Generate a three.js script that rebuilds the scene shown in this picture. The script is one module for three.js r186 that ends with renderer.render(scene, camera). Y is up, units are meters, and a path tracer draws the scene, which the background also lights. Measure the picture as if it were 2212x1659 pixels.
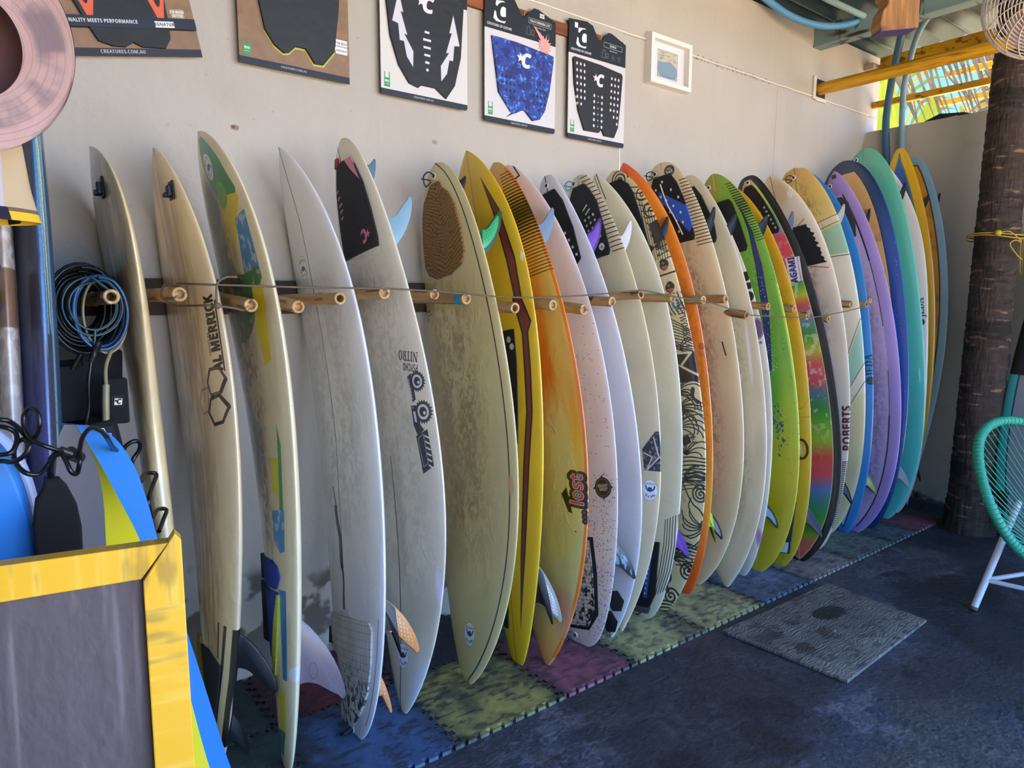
import * as THREE from 'three';
import { Sky } from 'three/addons/objects/Sky.js';
import { RoundedBoxGeometry } from 'three/addons/geometries/RoundedBoxGeometry.js';
import { mergeGeometries, toCreasedNormals } from 'three/addons/utils/BufferGeometryUtils.js';

// ---------------------------------------------------------------- camera, sky, sun, exposure
const scene = new THREE.Scene();
const camera = new THREE.PerspectiveCamera(58.65, 2212 / 1659, 0.05, 400);
{ // 23 mm-equivalent phone lens, held at 1.45 m, turned 37.5 degrees towards the right, tipped down 7.3 degrees
  const a = THREE.MathUtils.degToRad(37.499), p = THREE.MathUtils.degToRad(7.265), roll = THREE.MathUtils.degToRad(0.245);
  camera.position.set(0, 1.45, 2.5414);
  const fw = new THREE.Vector3(Math.sin(a) * Math.cos(p), -Math.sin(p), -Math.cos(a) * Math.cos(p));
  const rt = new THREE.Vector3(Math.cos(a), 0, Math.sin(a)), up = rt.clone().cross(fw);
  const rt2 = rt.clone().multiplyScalar(Math.cos(roll)).addScaledVector(up, Math.sin(roll));
  const up2 = up.clone().multiplyScalar(Math.cos(roll)).addScaledVector(rt, -Math.sin(roll));
  camera.quaternion.setFromRotationMatrix(new THREE.Matrix4().makeBasis(rt2, up2, fw.clone().negate()));
}
const renderer = new THREE.WebGLRenderer({ antialias: true });
renderer.toneMapping = THREE.LinearToneMapping;
renderer.toneMappingExposure = 2.15;
renderer.shadowMap.enabled = true;
const SUN = new THREE.Vector3(0.2, 0.9, 0.38).normalize();
const sky = new Sky(); sky.name = 'sky'; sky.scale.setScalar(300);
sky.material.uniforms.turbidity.value = 9; sky.material.uniforms.rayleigh.value = 0.38;
sky.material.uniforms.mieCoefficient.value = 0.006; sky.material.uniforms.mieDirectionalG.value = 0.7;
sky.material.uniforms.sunPosition.value.copy(SUN);
scene.add(sky);
const sun = new THREE.DirectionalLight(0xffe6c8, 16);
sun.name = 'sun'; sun.position.copy(SUN).multiplyScalar(20); sun.castShadow = true;
Object.assign(sun.shadow.camera, { left: -9, right: 9, top: 9, bottom: -9, near: 1, far: 50 });
sun.shadow.mapSize.set(2048, 2048);
scene.add(sun, sun.target);

// ---------------------------------------------------------------- helpers
let seed = 7;
const rnd = (a = 0, b = 1) => { seed = (seed + 0x6d2b79f5) | 0; let t = Math.imul(seed ^ (seed >>> 15), 1 | seed); t = (t + Math.imul(t ^ (t >>> 7), 61 | t)) ^ t; return a + (b - a) * (((t ^ (t >>> 14)) >>> 0) / 4294967296); };
const counts = {};
const numbered = (n) => { const k = counts[n] = (counts[n] ?? -1) + 1; return k ? n + '_' + String(k).padStart(3, '0') : n; };
const V = (x, y, z) => new THREE.Vector3(x, y, z);
const smooth = (a, b, x) => { const t = Math.min(1, Math.max(0, (x - a) / (b - a))); return t * t * (3 - 2 * t); };
function tag(o, label, category, group, kind) {
  if (label) o.userData.label = label;
  if (category) o.userData.category = category;
  if (group) o.userData.group = group;
  if (kind) o.userData.kind = kind;
  return o;
}
function thing(name, label, category, pos = [0, 0, 0], group) {
  const o = new THREE.Group(); o.name = numbered(name); o.position.set(...pos); scene.add(o);
  return tag(o, label, category, group);
}
function part(name, geo, m, parent) {
  const o = new THREE.Mesh(geo, m); o.name = parent === scene ? numbered(name) : name; o.castShadow = o.receiveShadow = true;
  if (parent !== scene) { const same = parent.children.filter((c) => c.name.replace(/_\d{3}$/, '') === name).length; if (same) o.name = name + '_' + String(same).padStart(3, '0'); }
  parent.add(o); return o;
}
function solo(name, geo, m, label, category, group) { return tag(part(name, geo, m, scene), label, category, group); }
function struct(name, geo, m) { const o = part(name, geo, m, scene); o.name = name; o.userData.kind = 'structure'; return o; }
const mat = (color, roughness = 0.6, extra = {}) => new THREE.MeshStandardMaterial({ color, roughness, ...extra });
const box = (x0, x1, y0, y1, z0, z1, r = 0) => {
  const g = r ? new RoundedBoxGeometry(x1 - x0, y1 - y0, z1 - z0, 2, r) : new THREE.BoxGeometry(x1 - x0, y1 - y0, z1 - z0);
  return g.translate((x0 + x1) / 2, (y0 + y1) / 2, (z0 + z1) / 2);
};
const tube = (pts, r, seg = 8, closed = false, per = 8) => new THREE.TubeGeometry(new THREE.CatmullRomCurve3(pts.map((p) => (p.isVector3 ? p : V(...p))), closed, 'centripetal'), Math.max(2, pts.length * per), r, seg, closed);
const merge = (list) => mergeGeometries(list.map((g) => (g.index ? g.toNonIndexed() : g)).map((g) => { for (const k of Object.keys(g.attributes)) if (!['position', 'normal', 'uv'].includes(k)) g.deleteAttribute(k); return g; }));
const shape = (pts) => new THREE.Shape(pts.map(([x, y]) => new THREE.Vector2(x, y)));
const plate = (pts, d, bevel = 0) => new THREE.ExtrudeGeometry(shape(pts), { depth: d, bevelEnabled: bevel > 0, bevelSize: bevel, bevelThickness: bevel, bevelSegments: 2, curveSegments: 8 });
function rod(a, b, r, seg = 12, r2 = r) {
  a = a.isVector3 ? a : V(...a); b = b.isVector3 ? b : V(...b);
  const d = b.clone().sub(a), g = new THREE.CylinderGeometry(r2, r, d.length(), seg, 1);
  g.applyQuaternion(new THREE.Quaternion().setFromUnitVectors(V(0, 1, 0), d.clone().normalize()));
  return g.translate((a.x + b.x) / 2, (a.y + b.y) / 2, (a.z + b.z) / 2);
}
// value noise
const hash = (i, j, k) => { let h = Math.imul(i, 374761393) + Math.imul(j, 668265263) + Math.imul(k, 2147483647 ^ 961748927) | 0; h = Math.imul(h ^ (h >>> 13), 1274126177); return ((h ^ (h >>> 16)) >>> 0) / 4294967296; };
const TAB = Float32Array.from({ length: 65536 }, (_, i) => hash(i & 255, i >> 8, 77));
// fractal noise, baked once over 32 x 32 cells that tile, then looked up
const NS = 1024, NOISE = new Float32Array(NS * NS);
for (let o = 0, amp = 0.533, cells = 32; o < 4; o++, amp *= 0.5, cells *= 2) for (let j = 0; j < NS; j++) {
  const y = (j * cells) / NS, jj = Math.floor(y), fy = y - jj, v = fy * fy * (3 - 2 * fy), a = (((jj % cells) + o * 31) & 255) << 8, b = ((((jj + 1) % cells) + o * 31) & 255) << 8;
  for (let i = 0; i < NS; i++) { const x = (i * cells) / NS, ii = Math.floor(x), fx = x - ii, u = fx * fx * (3 - 2 * fx), c = ii % cells, d = (ii + 1) % cells; NOISE[j * NS + i] += amp * ((TAB[a | c] * (1 - u) + TAB[a | d] * u) * (1 - v) + (TAB[b | c] * (1 - u) + TAB[b | d] * u) * v); }
}
function fbm(x, y, k = 0) {
  x = (x + k * 7.313) * 32; y = (y + k * 13.77) * 32; const i = Math.floor(x), j = Math.floor(y), u = x - i, v = y - j, a = (i & 1023), b = (i + 1) & 1023, c = (j & 1023) << 10, d = ((j + 1) & 1023) << 10;
  return (NOISE[c | a] * (1 - u) + NOISE[c | b] * u) * (1 - v) + (NOISE[d | a] * (1 - u) + NOISE[d | b] * u) * v;
}
// a canvas whose drawing units are metres, y up, origin at (x0, y0)
function metric(w, h, ppm, x0 = 0, y0 = 0) {
  const c = document.createElement('canvas'); c.width = Math.round(w * ppm); c.height = Math.round(h * ppm);
  const g = c.getContext('2d'), sx = c.width / w, sy = c.height / h;
  g.setTransform(sx, 0, 0, -sy, -x0 * sx, c.height + y0 * sy);
  g.lineJoin = 'round';
  const P = {
    c, g, w, h, x0, y0,
    fill(col) { g.fillStyle = col; g.fillRect(x0 - 1, y0 - 1, w + 2, h + 2); return P; },
    poly(pts, col) { g.fillStyle = col; g.beginPath(); pts.forEach(([x, y], i) => (i ? g.lineTo(x, y) : g.moveTo(x, y))); g.closePath(); g.fill(); return P; },
    blob(pts, col) { g.fillStyle = col; g.beginPath(); const n = pts.length, m = (i) => [(pts[i % n][0] + pts[(i + 1) % n][0]) / 2, (pts[i % n][1] + pts[(i + 1) % n][1]) / 2]; g.moveTo(...m(0)); for (let i = 1; i <= n; i++) g.quadraticCurveTo(...pts[i % n], ...m(i)); g.fill(); return P; },
    line(pts, col, lw, close) { g.strokeStyle = col; g.lineWidth = lw; g.beginPath(); pts.forEach(([x, y], i) => (i ? g.lineTo(x, y) : g.moveTo(x, y))); if (close) g.closePath(); g.stroke(); return P; },
    curve(pts, col, lw) { g.strokeStyle = col; g.lineWidth = lw; g.lineCap = 'round'; g.beginPath(); g.moveTo(...pts[0]); for (let i = 1; i < pts.length - 1; i++) g.quadraticCurveTo(pts[i][0], pts[i][1], (pts[i][0] + pts[i + 1][0]) / 2, (pts[i][1] + pts[i + 1][1]) / 2); g.lineTo(...pts[pts.length - 1]); g.stroke(); g.lineCap = 'butt'; return P; },
    ell(x, y, rx, ry, col, rot = 0, lw) { g.beginPath(); g.ellipse(x, y, rx, ry, rot, 0, 7); if (lw) { g.strokeStyle = col; g.lineWidth = lw; g.stroke(); } else { g.fillStyle = col; g.fill(); } return P; },
    rect(xa, xb, ya, yb, col) { g.fillStyle = col; g.fillRect(xa, ya, xb - xa, yb - ya); return P; },
    // text centred on (x, y); angle turns it anticlockwise; size is the letter height in metres
    text(s, x, y, size, col, angle = 0, { font = 'sans-serif', weight = 'bold', sx = 1, skew = 0, stroke, lw = 0.1, align = 'center' } = {}) {
      g.save(); g.translate(x, y); g.rotate(angle); g.transform(sx, 0, skew, 1, 0, 0); g.scale(size / 72, -size / 72);
      g.font = weight + ' 100px ' + font; g.textAlign = align; g.textBaseline = 'middle'; g.fillStyle = col;
      if (stroke) { g.strokeStyle = stroke; g.lineWidth = lw * 100; g.strokeText(s, 0, 0); }
      g.fillText(s, 0, 0); g.restore(); return P;
    },
    grad(xa, ya, xb, yb, stops) { const q = g.createLinearGradient(xa, ya, xb, yb); stops.forEach(([t, c2]) => q.addColorStop(t, c2)); return q; },
    soft(x, y, rx, ry, col, rot = 0) { g.save(); g.translate(x, y); g.rotate(rot); g.scale(rx, ry); const q = g.createRadialGradient(0, 0, 0, 0, 0, 1); q.addColorStop(0, col + 'ff'); q.addColorStop(0.55, col + 'cc'); q.addColorStop(1, col + '00'); g.fillStyle = q; g.beginPath(); g.arc(0, 0, 1, 0, 7); g.fill(); g.restore(); return P; },
    // per-pixel edit: f(x, y, [r, g, b]) changes the colour in place
    each(f) { const im = g.getImageData(0, 0, c.width, c.height), d = im.data, px = [0, 0, 0]; for (let j = 0; j < c.height; j++) for (let i = 0; i < c.width; i++) { const o = (j * c.width + i) * 4; px[0] = d[o]; px[1] = d[o + 1]; px[2] = d[o + 2]; f(x0 + (i + 0.5) / sx, y0 + (c.height - j - 0.5) / sy, px); d[o] = px[0]; d[o + 1] = px[1]; d[o + 2] = px[2]; } g.putImageData(im, 0, 0); return P; },
    tex(srgb = true) { const t = new THREE.CanvasTexture(c); if (srgb) t.colorSpace = THREE.SRGBColorSpace; t.anisotropy = 8; return t; },
  };
  return P;
}
const mixpx = (p, r, g, b, a) => { p[0] += (r - p[0]) * a; p[1] += (g - p[1]) * a; p[2] += (b - p[2]) * a; };
// planar uv from two axes of the geometry, over a metric canvas
function planarUV(geo, P, ax = 'x', ay = 'y', flip = 1) {
  const p = geo.attributes.position, uv = new Float32Array(p.count * 2), get = { x: (i) => p.getX(i), y: (i) => p.getY(i), z: (i) => p.getZ(i) };
  for (let i = 0; i < p.count; i++) { uv[2 * i] = (flip * get[ax](i) - P.x0) / P.w; uv[2 * i + 1] = (get[ay](i) - P.y0) / P.h; }
  geo.setAttribute('uv', new THREE.BufferAttribute(uv, 2)); return geo;
}
function uvMetres(geo, k = 1) { // dominant-axis uv in metres
  geo = geo.index ? geo.toNonIndexed() : geo; geo.computeVertexNormals();
  const p = geo.attributes.position, n = geo.attributes.normal, uv = new Float32Array(p.count * 2);
  for (let i = 0; i < p.count; i++) {
    const ax = Math.abs(n.getX(i)), ay = Math.abs(n.getY(i)), az = Math.abs(n.getZ(i)), x = p.getX(i), y = p.getY(i), z = p.getZ(i);
    const [u, v] = ax > ay && ax > az ? [z, y] : ay > az ? [x, z] : [x, y]; uv[2 * i] = u * k; uv[2 * i + 1] = v * k;
  }
  geo.setAttribute('uv', new THREE.BufferAttribute(uv, 2)); return geo;
}
function grainTex(size, f, srgb = true) { // tiling-free computed square map, f(u, v) -> [r, g, b] 0..255
  const d = new Uint8Array(size * size * 4);
  for (let j = 0; j < size; j++) for (let i = 0; i < size; i++) { const q = f(i / size, j / size), o = (j * size + i) * 4; d[o] = q[0]; d[o + 1] = q[1]; d[o + 2] = q[2]; d[o + 3] = 255; }
  const t = new THREE.DataTexture(d, size, size); t.wrapS = t.wrapT = THREE.MirroredRepeatWrapping; t.magFilter = THREE.LinearFilter; t.minFilter = THREE.LinearMipmapLinearFilter; t.generateMipmaps = true;
  if (srgb) t.colorSpace = THREE.SRGBColorSpace; t.needsUpdate = true; return t;
}
const gray = (v) => { v = Math.max(0, Math.min(255, v)); return [v, v, v]; };
const TX = {
  plaster: grainTex(512, (u, v) => gray(150 * fbm(u * 60, v * 60, 3, 4) + 90 * fbm(u * 8, v * 8, 9, 3)), false),
  stucco: grainTex(512, (u, v) => gray(255 * Math.pow(fbm(u * 70, v * 70, 5, 3), 1.4)), false),
  wax: grainTex(1024, (u, v) => { const zone = smooth(0.46, 0.2, Math.abs(u - 0.5)) * smooth(0.1, 0.3, v) * smooth(0.92, 0.7, v); return gray(255 * zone * (0.25 * fbm(u * 36, v * 90, 21, 3) + 0.75 * smooth(0.4, 0.72, fbm(u * 22 + 2 * fbm(u * 9, v * 20, 4, 2), v * 46, 25, 4)))); }, false),
  fabric: grainTex(256, (u, v) => gray(120 + 60 * Math.sin(u * 400) * Math.sin(v * 400) + 60 * fbm(u * 30, v * 30, 2, 2)), false),
  pad: grainTex(256, (u, v) => { const a = Math.abs(((u * 8) % 1) - 0.5), b = Math.abs(((v * 8) % 1) - 0.5); return gray(Math.max(a, b) > 0.4 ? 40 : 190 + 30 * fbm(u * 60, v * 60, 4, 2)); }, false),
  ribs: grainTex(256, (u, v) => gray(128 + 90 * Math.sin((u + v) * Math.PI * 44) * Math.sin((u - v) * Math.PI * 44) + 40 * fbm(u * 60, v * 60, 1, 2)), false),
  wood: grainTex(512, (u, v) => { const q = fbm(u * 5, v * 90, 31, 4), s = smooth(0.55, 0.75, fbm(u * 3, v * 30, 8, 3)); return [150 + 60 * q - 50 * s, 118 + 52 * q - 45 * s, 78 + 40 * q - 32 * s]; }),
};

// ---------------------------------------------------------------- the setting
const WX = 5.198;
{ // floor: dark blue painted concrete, worn and stained
  const P = metric(5.6, 3.0, 270, -0.3, -0.1); P.fill('#30364a');
  P.each((x, y, p) => {
    const w = 0.35 * fbm(x * 3, y * 3, 5), n = fbm(x * 1.1 + w, y * 1.5, 50), m = fbm(x * 7 + w * 3, y * 11 + w * 4, 61), b = fbm(x * 1.7 - w, y * 2.1, 77), q = fbm(x * 30, y * 44, 90), h = fbm(x * 90 + y * 20, y * 150, 33);
    const blue = smooth(0.44, 0.56, n), worn = smooth(0.5, 0.6, 0.6 * m + 0.4 * q), dark = smooth(0.5, 0.57, 0.75 * b + 0.25 * m), brown = smooth(0.53, 0.66, fbm(x * 1.2 + 4, y * 1.5, 99));
    p[0] = 60; p[1] = 62; p[2] = 72;
    mixpx(p, 82, 86, 104, blue * 0.8); mixpx(p, 134, 134, 144, worn * (0.25 + 0.5 * blue)); mixpx(p, 98, 90, 82, brown * 0.55); mixpx(p, 31, 33, 40, dark * 0.72); mixpx(p, 26, 27, 32, smooth(0.56, 0.64, q) * 0.4); mixpx(p, 150, 150, 160, smooth(0.64, 0.7, h) * 0.4 * (0.3 + 0.7 * blue));
    const k = 0.68 + 0.36 * q; p[0] *= k; p[1] *= k; p[2] *= k;
  });
  for (let i = 0; i < 40; i++) { let x = rnd(0.5, 4), y = rnd(0.9, 2.6), a = rnd(-0.8, 0.8); const c = [[x, y]]; for (let k = 0; k < 4; k++) c.push([x += 0.05 * Math.cos(a), y += 0.05 * Math.sin(a + rnd(-0.3, 0.3))]); P.line(c, 'rgba(180,182,196,.3)', 0.0015); }
  P.soft(2.02, 1.83, 0.09, 0.05, '#4a4038', 0.2);
  const t = P.tex(), g = box(-3, 5.6, -0.12, 0, -0.3, 4.6);
  const p = g.attributes.position, uv = g.attributes.uv;
  for (let i = 0; i < p.count; i++) uv.setXY(i, (p.getX(i) - P.x0) / P.w, (p.getZ(i) - P.y0) / P.h);
  t.wrapS = t.wrapT = THREE.MirroredRepeatWrapping;
  const b = TX.stucco.clone(); b.repeat.set(5, 4); b.needsUpdate = true;
  struct('floor', g, mat(0xffffff, 0.55, { map: t, bumpMap: b, bumpScale: 0.004 }));
}
const wallTint = (p, x, y) => { const n = fbm(x * 1.4, y * 1.4, 12, 4), m = fbm(x * 7, y * 2.2, 33, 3); const k = 0.93 + 0.09 * n + 0.03 * (m - 0.5); p[0] = 182 * k; p[1] = 175 * k; p[2] = 160 * k; };
{ // long white wall behind the boards
  const P = metric(5.7, 3.3, 290, -0.5, -0.02); P.fill('#dcd7cc');
  P.each((x, y, p) => {
    wallTint(p, x, y);
    const low = smooth(1.2, 0.25, y + 0.35 * (fbm(x * 3, y * 3, 71, 3) - 0.5)); mixpx(p, 176, 158, 136, low * 0.6);
    const peel = smooth(0.62, 0.5, y + 0.5 * (fbm(x * 5, y * 5, 81, 4) - 0.5) + 0.12) * smooth(0.42, 0.5, fbm(x * 9, y * 9, 45, 3)); mixpx(p, 92, 80, 66, peel * 0.85);
    const drip = smooth(0.6, 0.75, fbm(x * 26, y * 1.1, 51, 3)) * smooth(1.4, 3, y) * 0.05; mixpx(p, 150, 138, 118, drip);
    const smudge = smooth(0.62, 0.8, fbm(x * 2.2, y * 2.2, 64, 4)) * 0.18; mixpx(p, 150, 142, 130, smudge);
  });
  const crack = []; for (let x = 2.64; x < 5.2; x += 0.03) crack.push([x, 2.765 + 0.012 * (fbm(x * 14, 2, 3, 3) - 0.5)]);
  P.line(crack, 'rgba(120,105,85,.55)', 0.004);
  for (let i = 0; i < 150; i++) { const x = rnd(3.15, 3.95); P.ell(x, 2.768 + rnd(-0.012, 0.014), rnd(0.002, 0.006), rnd(0.001, 0.004), 'rgba(70,55,40,.65)'); }
  P.line([[4.031, 2.765], [4.02, 1.8]], 'rgba(120,112,100,.6)', 0.004);
  P.line([[1.28, 2.25], [1.285, 1.7]], 'rgba(170,162,150,.5)', 0.003);
  P.ell(0.734, 2.029, 0.014, 0.009, '#8a7458').ell(0.728, 2.03, 0.006, 0.005, '#5f4c38').ell(1.539, 2.088, 0.013, 0.008, '#9a8870');
  for (let i = 0; i < 260; i++) P.ell(rnd(-0.2, 5.1), rnd(1.6, 3.1), rnd(0.001, 0.004), rnd(0.001, 0.004), 'rgba(110,98,84,.4)');
  const t = P.tex(), g = box(-3, 5.35, -0.1, 3.19, -0.15, 0); planarUV(g, P); t.wrapS = t.wrapT = THREE.MirroredRepeatWrapping;
  const b = TX.plaster.clone(); b.repeat.set(5, 3); b.needsUpdate = true;
  struct('wall_back', g, mat(0xffffff, 0.85, { map: t, bumpMap: b, bumpScale: 0.004 }));
  // thin edges of the render coats: a lip along the crack, and the upright joints
  const lip = []; for (let i = 0; i <= 60; i++) { const x = 1.1 + i * 0.0685; lip.push(V(x, 2.772 + 0.006 * (fbm(x * 11, 1, 8, 2) - 0.5), 0.001)); }
  struct('trim_1', new THREE.TubeGeometry(new THREE.CatmullRomCurve3(lip), 120, 0.005, 5), mat('#d9d3c6', 0.9));
  struct('trim_2', tube([[2.648, 2.72, 0], [2.636, 2.71, 0], [2.632, 2.66, 0], [2.636, 1.9, 0], [2.63, 1.6, 0]], 0.005, 5), mat('#dfdacf', 0.9));
}
{ // low wall at the far end, open above
  const P = metric(3.2, 2.8, 300, -0.2, -0.02); P.fill('#dcd7cc');
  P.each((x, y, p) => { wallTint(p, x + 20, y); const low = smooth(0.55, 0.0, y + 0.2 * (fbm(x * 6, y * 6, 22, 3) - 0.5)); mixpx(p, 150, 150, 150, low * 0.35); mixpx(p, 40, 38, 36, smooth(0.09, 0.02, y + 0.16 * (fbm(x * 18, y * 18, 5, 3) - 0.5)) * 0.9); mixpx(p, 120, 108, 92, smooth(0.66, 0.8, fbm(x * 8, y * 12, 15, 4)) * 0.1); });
  for (let i = 0; i < 14; i++) { let x = rnd(0.3, 1.6), y = rnd(0.2, 1.3); const c = [[x, y]]; for (let k = 0; k < 6; k++) c.push([x += rnd(-0.1, 0.1), y += rnd(-0.1, 0.06)]); P.line(c, 'rgba(120,118,116,.5)', 0.002); }
  const g = box(WX, WX + 0.14, -0.1, 2.65, -0.15, 4.4); planarUV(g, P, 'z', 'y');
  const t = P.tex(); t.wrapS = t.wrapT = THREE.MirroredRepeatWrapping;
  struct('wall_right', g, mat(0xffffff, 0.85, { map: t, bumpMap: TX.plaster, bumpScale: 0.003 }));
  struct('wall_left', box(-1.75, -1.6, -0.1, 3.35, -0.15, 4.4), mat('#d8d2c6', 0.9));
  struct('wall_front', box(-1.75, -0.1, -0.1, 3.35, 4.4, 4.52), mat('#cfc6b6', 0.9));
  struct('baseboard_right', box(WX - 0.05, WX, 0, 0.035, 0.35, 4.2), mat('#3a3f48', 0.8));
}
// roof: corrugated sheets, each a piece of its own, their ribs running towards the far wall
{
  const roof = new THREE.Group(); roof.name = 'ceiling'; roof.userData.kind = 'structure'; scene.add(roof);
  const tones = ['#3d5056', '#45595e', '#384a50', '#4a5e62'].map((c) => mat(c, 0.5, { metalness: 0.2 }));
  for (let k = 0; k < 6; k++) {
    const z0 = -0.3 + k * 0.8, n = 44, prof = [];
    for (let i = 0; i <= n; i++) { const z = z0 + (i / n) * 0.82; prof.push([z, 3.235 + 0.02 * Math.sin((z / 0.15) * 2 * Math.PI) + 0.004 * (k % 2)]); }
    const top = prof.map(([z, y]) => [z, y + 0.004]).reverse();
    const g = new THREE.ExtrudeGeometry(shape([...prof, ...top]), { depth: 8.5, bevelEnabled: false });
    g.rotateY(Math.PI / 2); // shape x -> -z, depth -> x
    g.scale(1, 1, -1); g.translate(-3, 0, 0);
    const idx = g.attributes.position; for (let i = 0; i < idx.count; i += 3) for (const a of ['position', 'uv']) { const q = g.attributes[a], s = q.itemSize; for (let c = 0; c < s; c++) { const u = q.array[(i + 1) * s + c]; q.array[(i + 1) * s + c] = q.array[(i + 2) * s + c]; q.array[(i + 2) * s + c] = u; } }
    g.computeVertexNormals();
    part('roof_sheet', toCreasedNormals(g, 0.6), tones[k % 4], roof);
  }
}
const teal = (() => { const P = metric(2.4, 0.4, 330, 0, 0); P.fill('#86a4a2'); P.each((x, y, p) => { const n = fbm(x * 5, y * 20, 8, 4); mixpx(p, 110, 134, 134, n * 0.6); mixpx(p, 60, 44, 30, smooth(0.6, 0.7, fbm(x * 5, y * 26, 13, 4)) * smooth(0.15, 0.3, x) * smooth(0.95, 0.7, x) * 0.95); mixpx(p, 45, 34, 24, smooth(0.68, 0.74, fbm(x * 24, y * 4, 19, 3)) * 0.6); }); const t = P.tex(); t.wrapS = t.wrapT = THREE.MirroredRepeatWrapping; return { P, m: mat(0xffffff, 0.55, { map: t }) }; })();
{
  const b = thing('roof_beam', 'pale teal rust-streaked steel beam jutting out from the top of the white wall', 'beam', [4.42, 3.08, -0.1]);
  const g = box(0, 0.075, 0, 0.115, 0, 2.3); part('web', planarUV(g, { x0: 0, y0: 0, w: 2.4, h: 0.4 }, 'z', 'y'), teal.m, b);
  part('flange', planarUV(box(-0.006, 0.09, -0.008, 0.004, 0, 2.3), { x0: 0, y0: 0, w: 2.4, h: 0.4 }, 'z', 'x'), teal.m, b);
}
const yellow = (() => { const P = metric(2.4, 0.4, 300); P.fill('#e0a713'); P.each((x, y, p) => { const n = fbm(x * 8, y * 30, 8, 4); mixpx(p, 190, 130, 14, n * 0.5); mixpx(p, 110, 72, 24, smooth(0.62, 0.72, fbm(x * 26, y * 50, 3, 3)) * 0.8); }); const t = P.tex(); t.wrapS = t.wrapT = THREE.MirroredRepeatWrapping; return mat(0xffffff, 0.45, { map: t }); })();
solo('pipe', rod([4.52, 2.83, -0.06], [4.52, 2.83, 2.6], 0.038, 24), yellow, 'thick yellow pipe coming out of a hole in the white wall', 'pipe');
{ // the broken hole around the pipe
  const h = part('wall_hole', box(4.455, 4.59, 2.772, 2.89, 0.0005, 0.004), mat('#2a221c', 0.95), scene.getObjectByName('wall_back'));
  part('hole_edge', merge([box(4.43, 4.462, 2.755, 2.9, 0, 0.014, 0.004), box(4.462, 4.6, 2.75, 2.775, 0, 0.012, 0.004)]), mat('#cfc3b0', 0.9), scene.getObjectByName('wall_back'));
}
solo('fascia_board', planarUV(box(WX - 0.02, WX + 0.03, 3.05, 3.145, 0.075, 4.2), { x0: 0, y0: 0, w: 2.4, h: 0.4 }, 'z', 'y'), yellow, 'yellow board along the eaves above the far wall opening', 'board');
solo('eave_board', box(WX - 0.1, WX + 0.14, 3.06, 3.1, -0.16, 0.07, 0.004), mat('#a4967e', 0.9), 'small bare weathered board end filling the roof corner beside the yellow eaves', 'board');
// yellow poles of the fence beyond the opening
for (const [y, z0, z1, x, l] of [[2.848, 0, 4, WX + 0.07, 'long yellow pole running across the middle of the far opening'], [3.13, 0.23, 1.6, 5.9, 'upper yellow rail beyond the opening, left of the palm trunk'], [2.925, 0.19, 1.6, 5.9, 'lower short yellow rail beyond the opening, left of the palm trunk']])
  solo('fence_rail', planarUV(box(x - 0.02, x + 0.02, y - 0.022, y + 0.022, z0, z1, 0.006), { x0: 0, y0: 0, w: 2.4, h: 0.4 }, 'z', 'y'), yellow, l, 'rail');
// ground outside
{
  const P = grainTex(256, (u, v) => { const n = fbm(u * 30, v * 30, 3, 4); return [214 + 40 * (n - 0.5), 192 + 40 * (n - 0.5), 152 + 36 * (n - 0.5)]; }); P.repeat.set(20, 20);
  const g = new THREE.CylinderGeometry(90, 90, 0.3, 48); g.translate(0, -0.29, 0);
  struct('ground', g, mat(0xffffff, 0.95, { map: P }));
}

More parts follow.
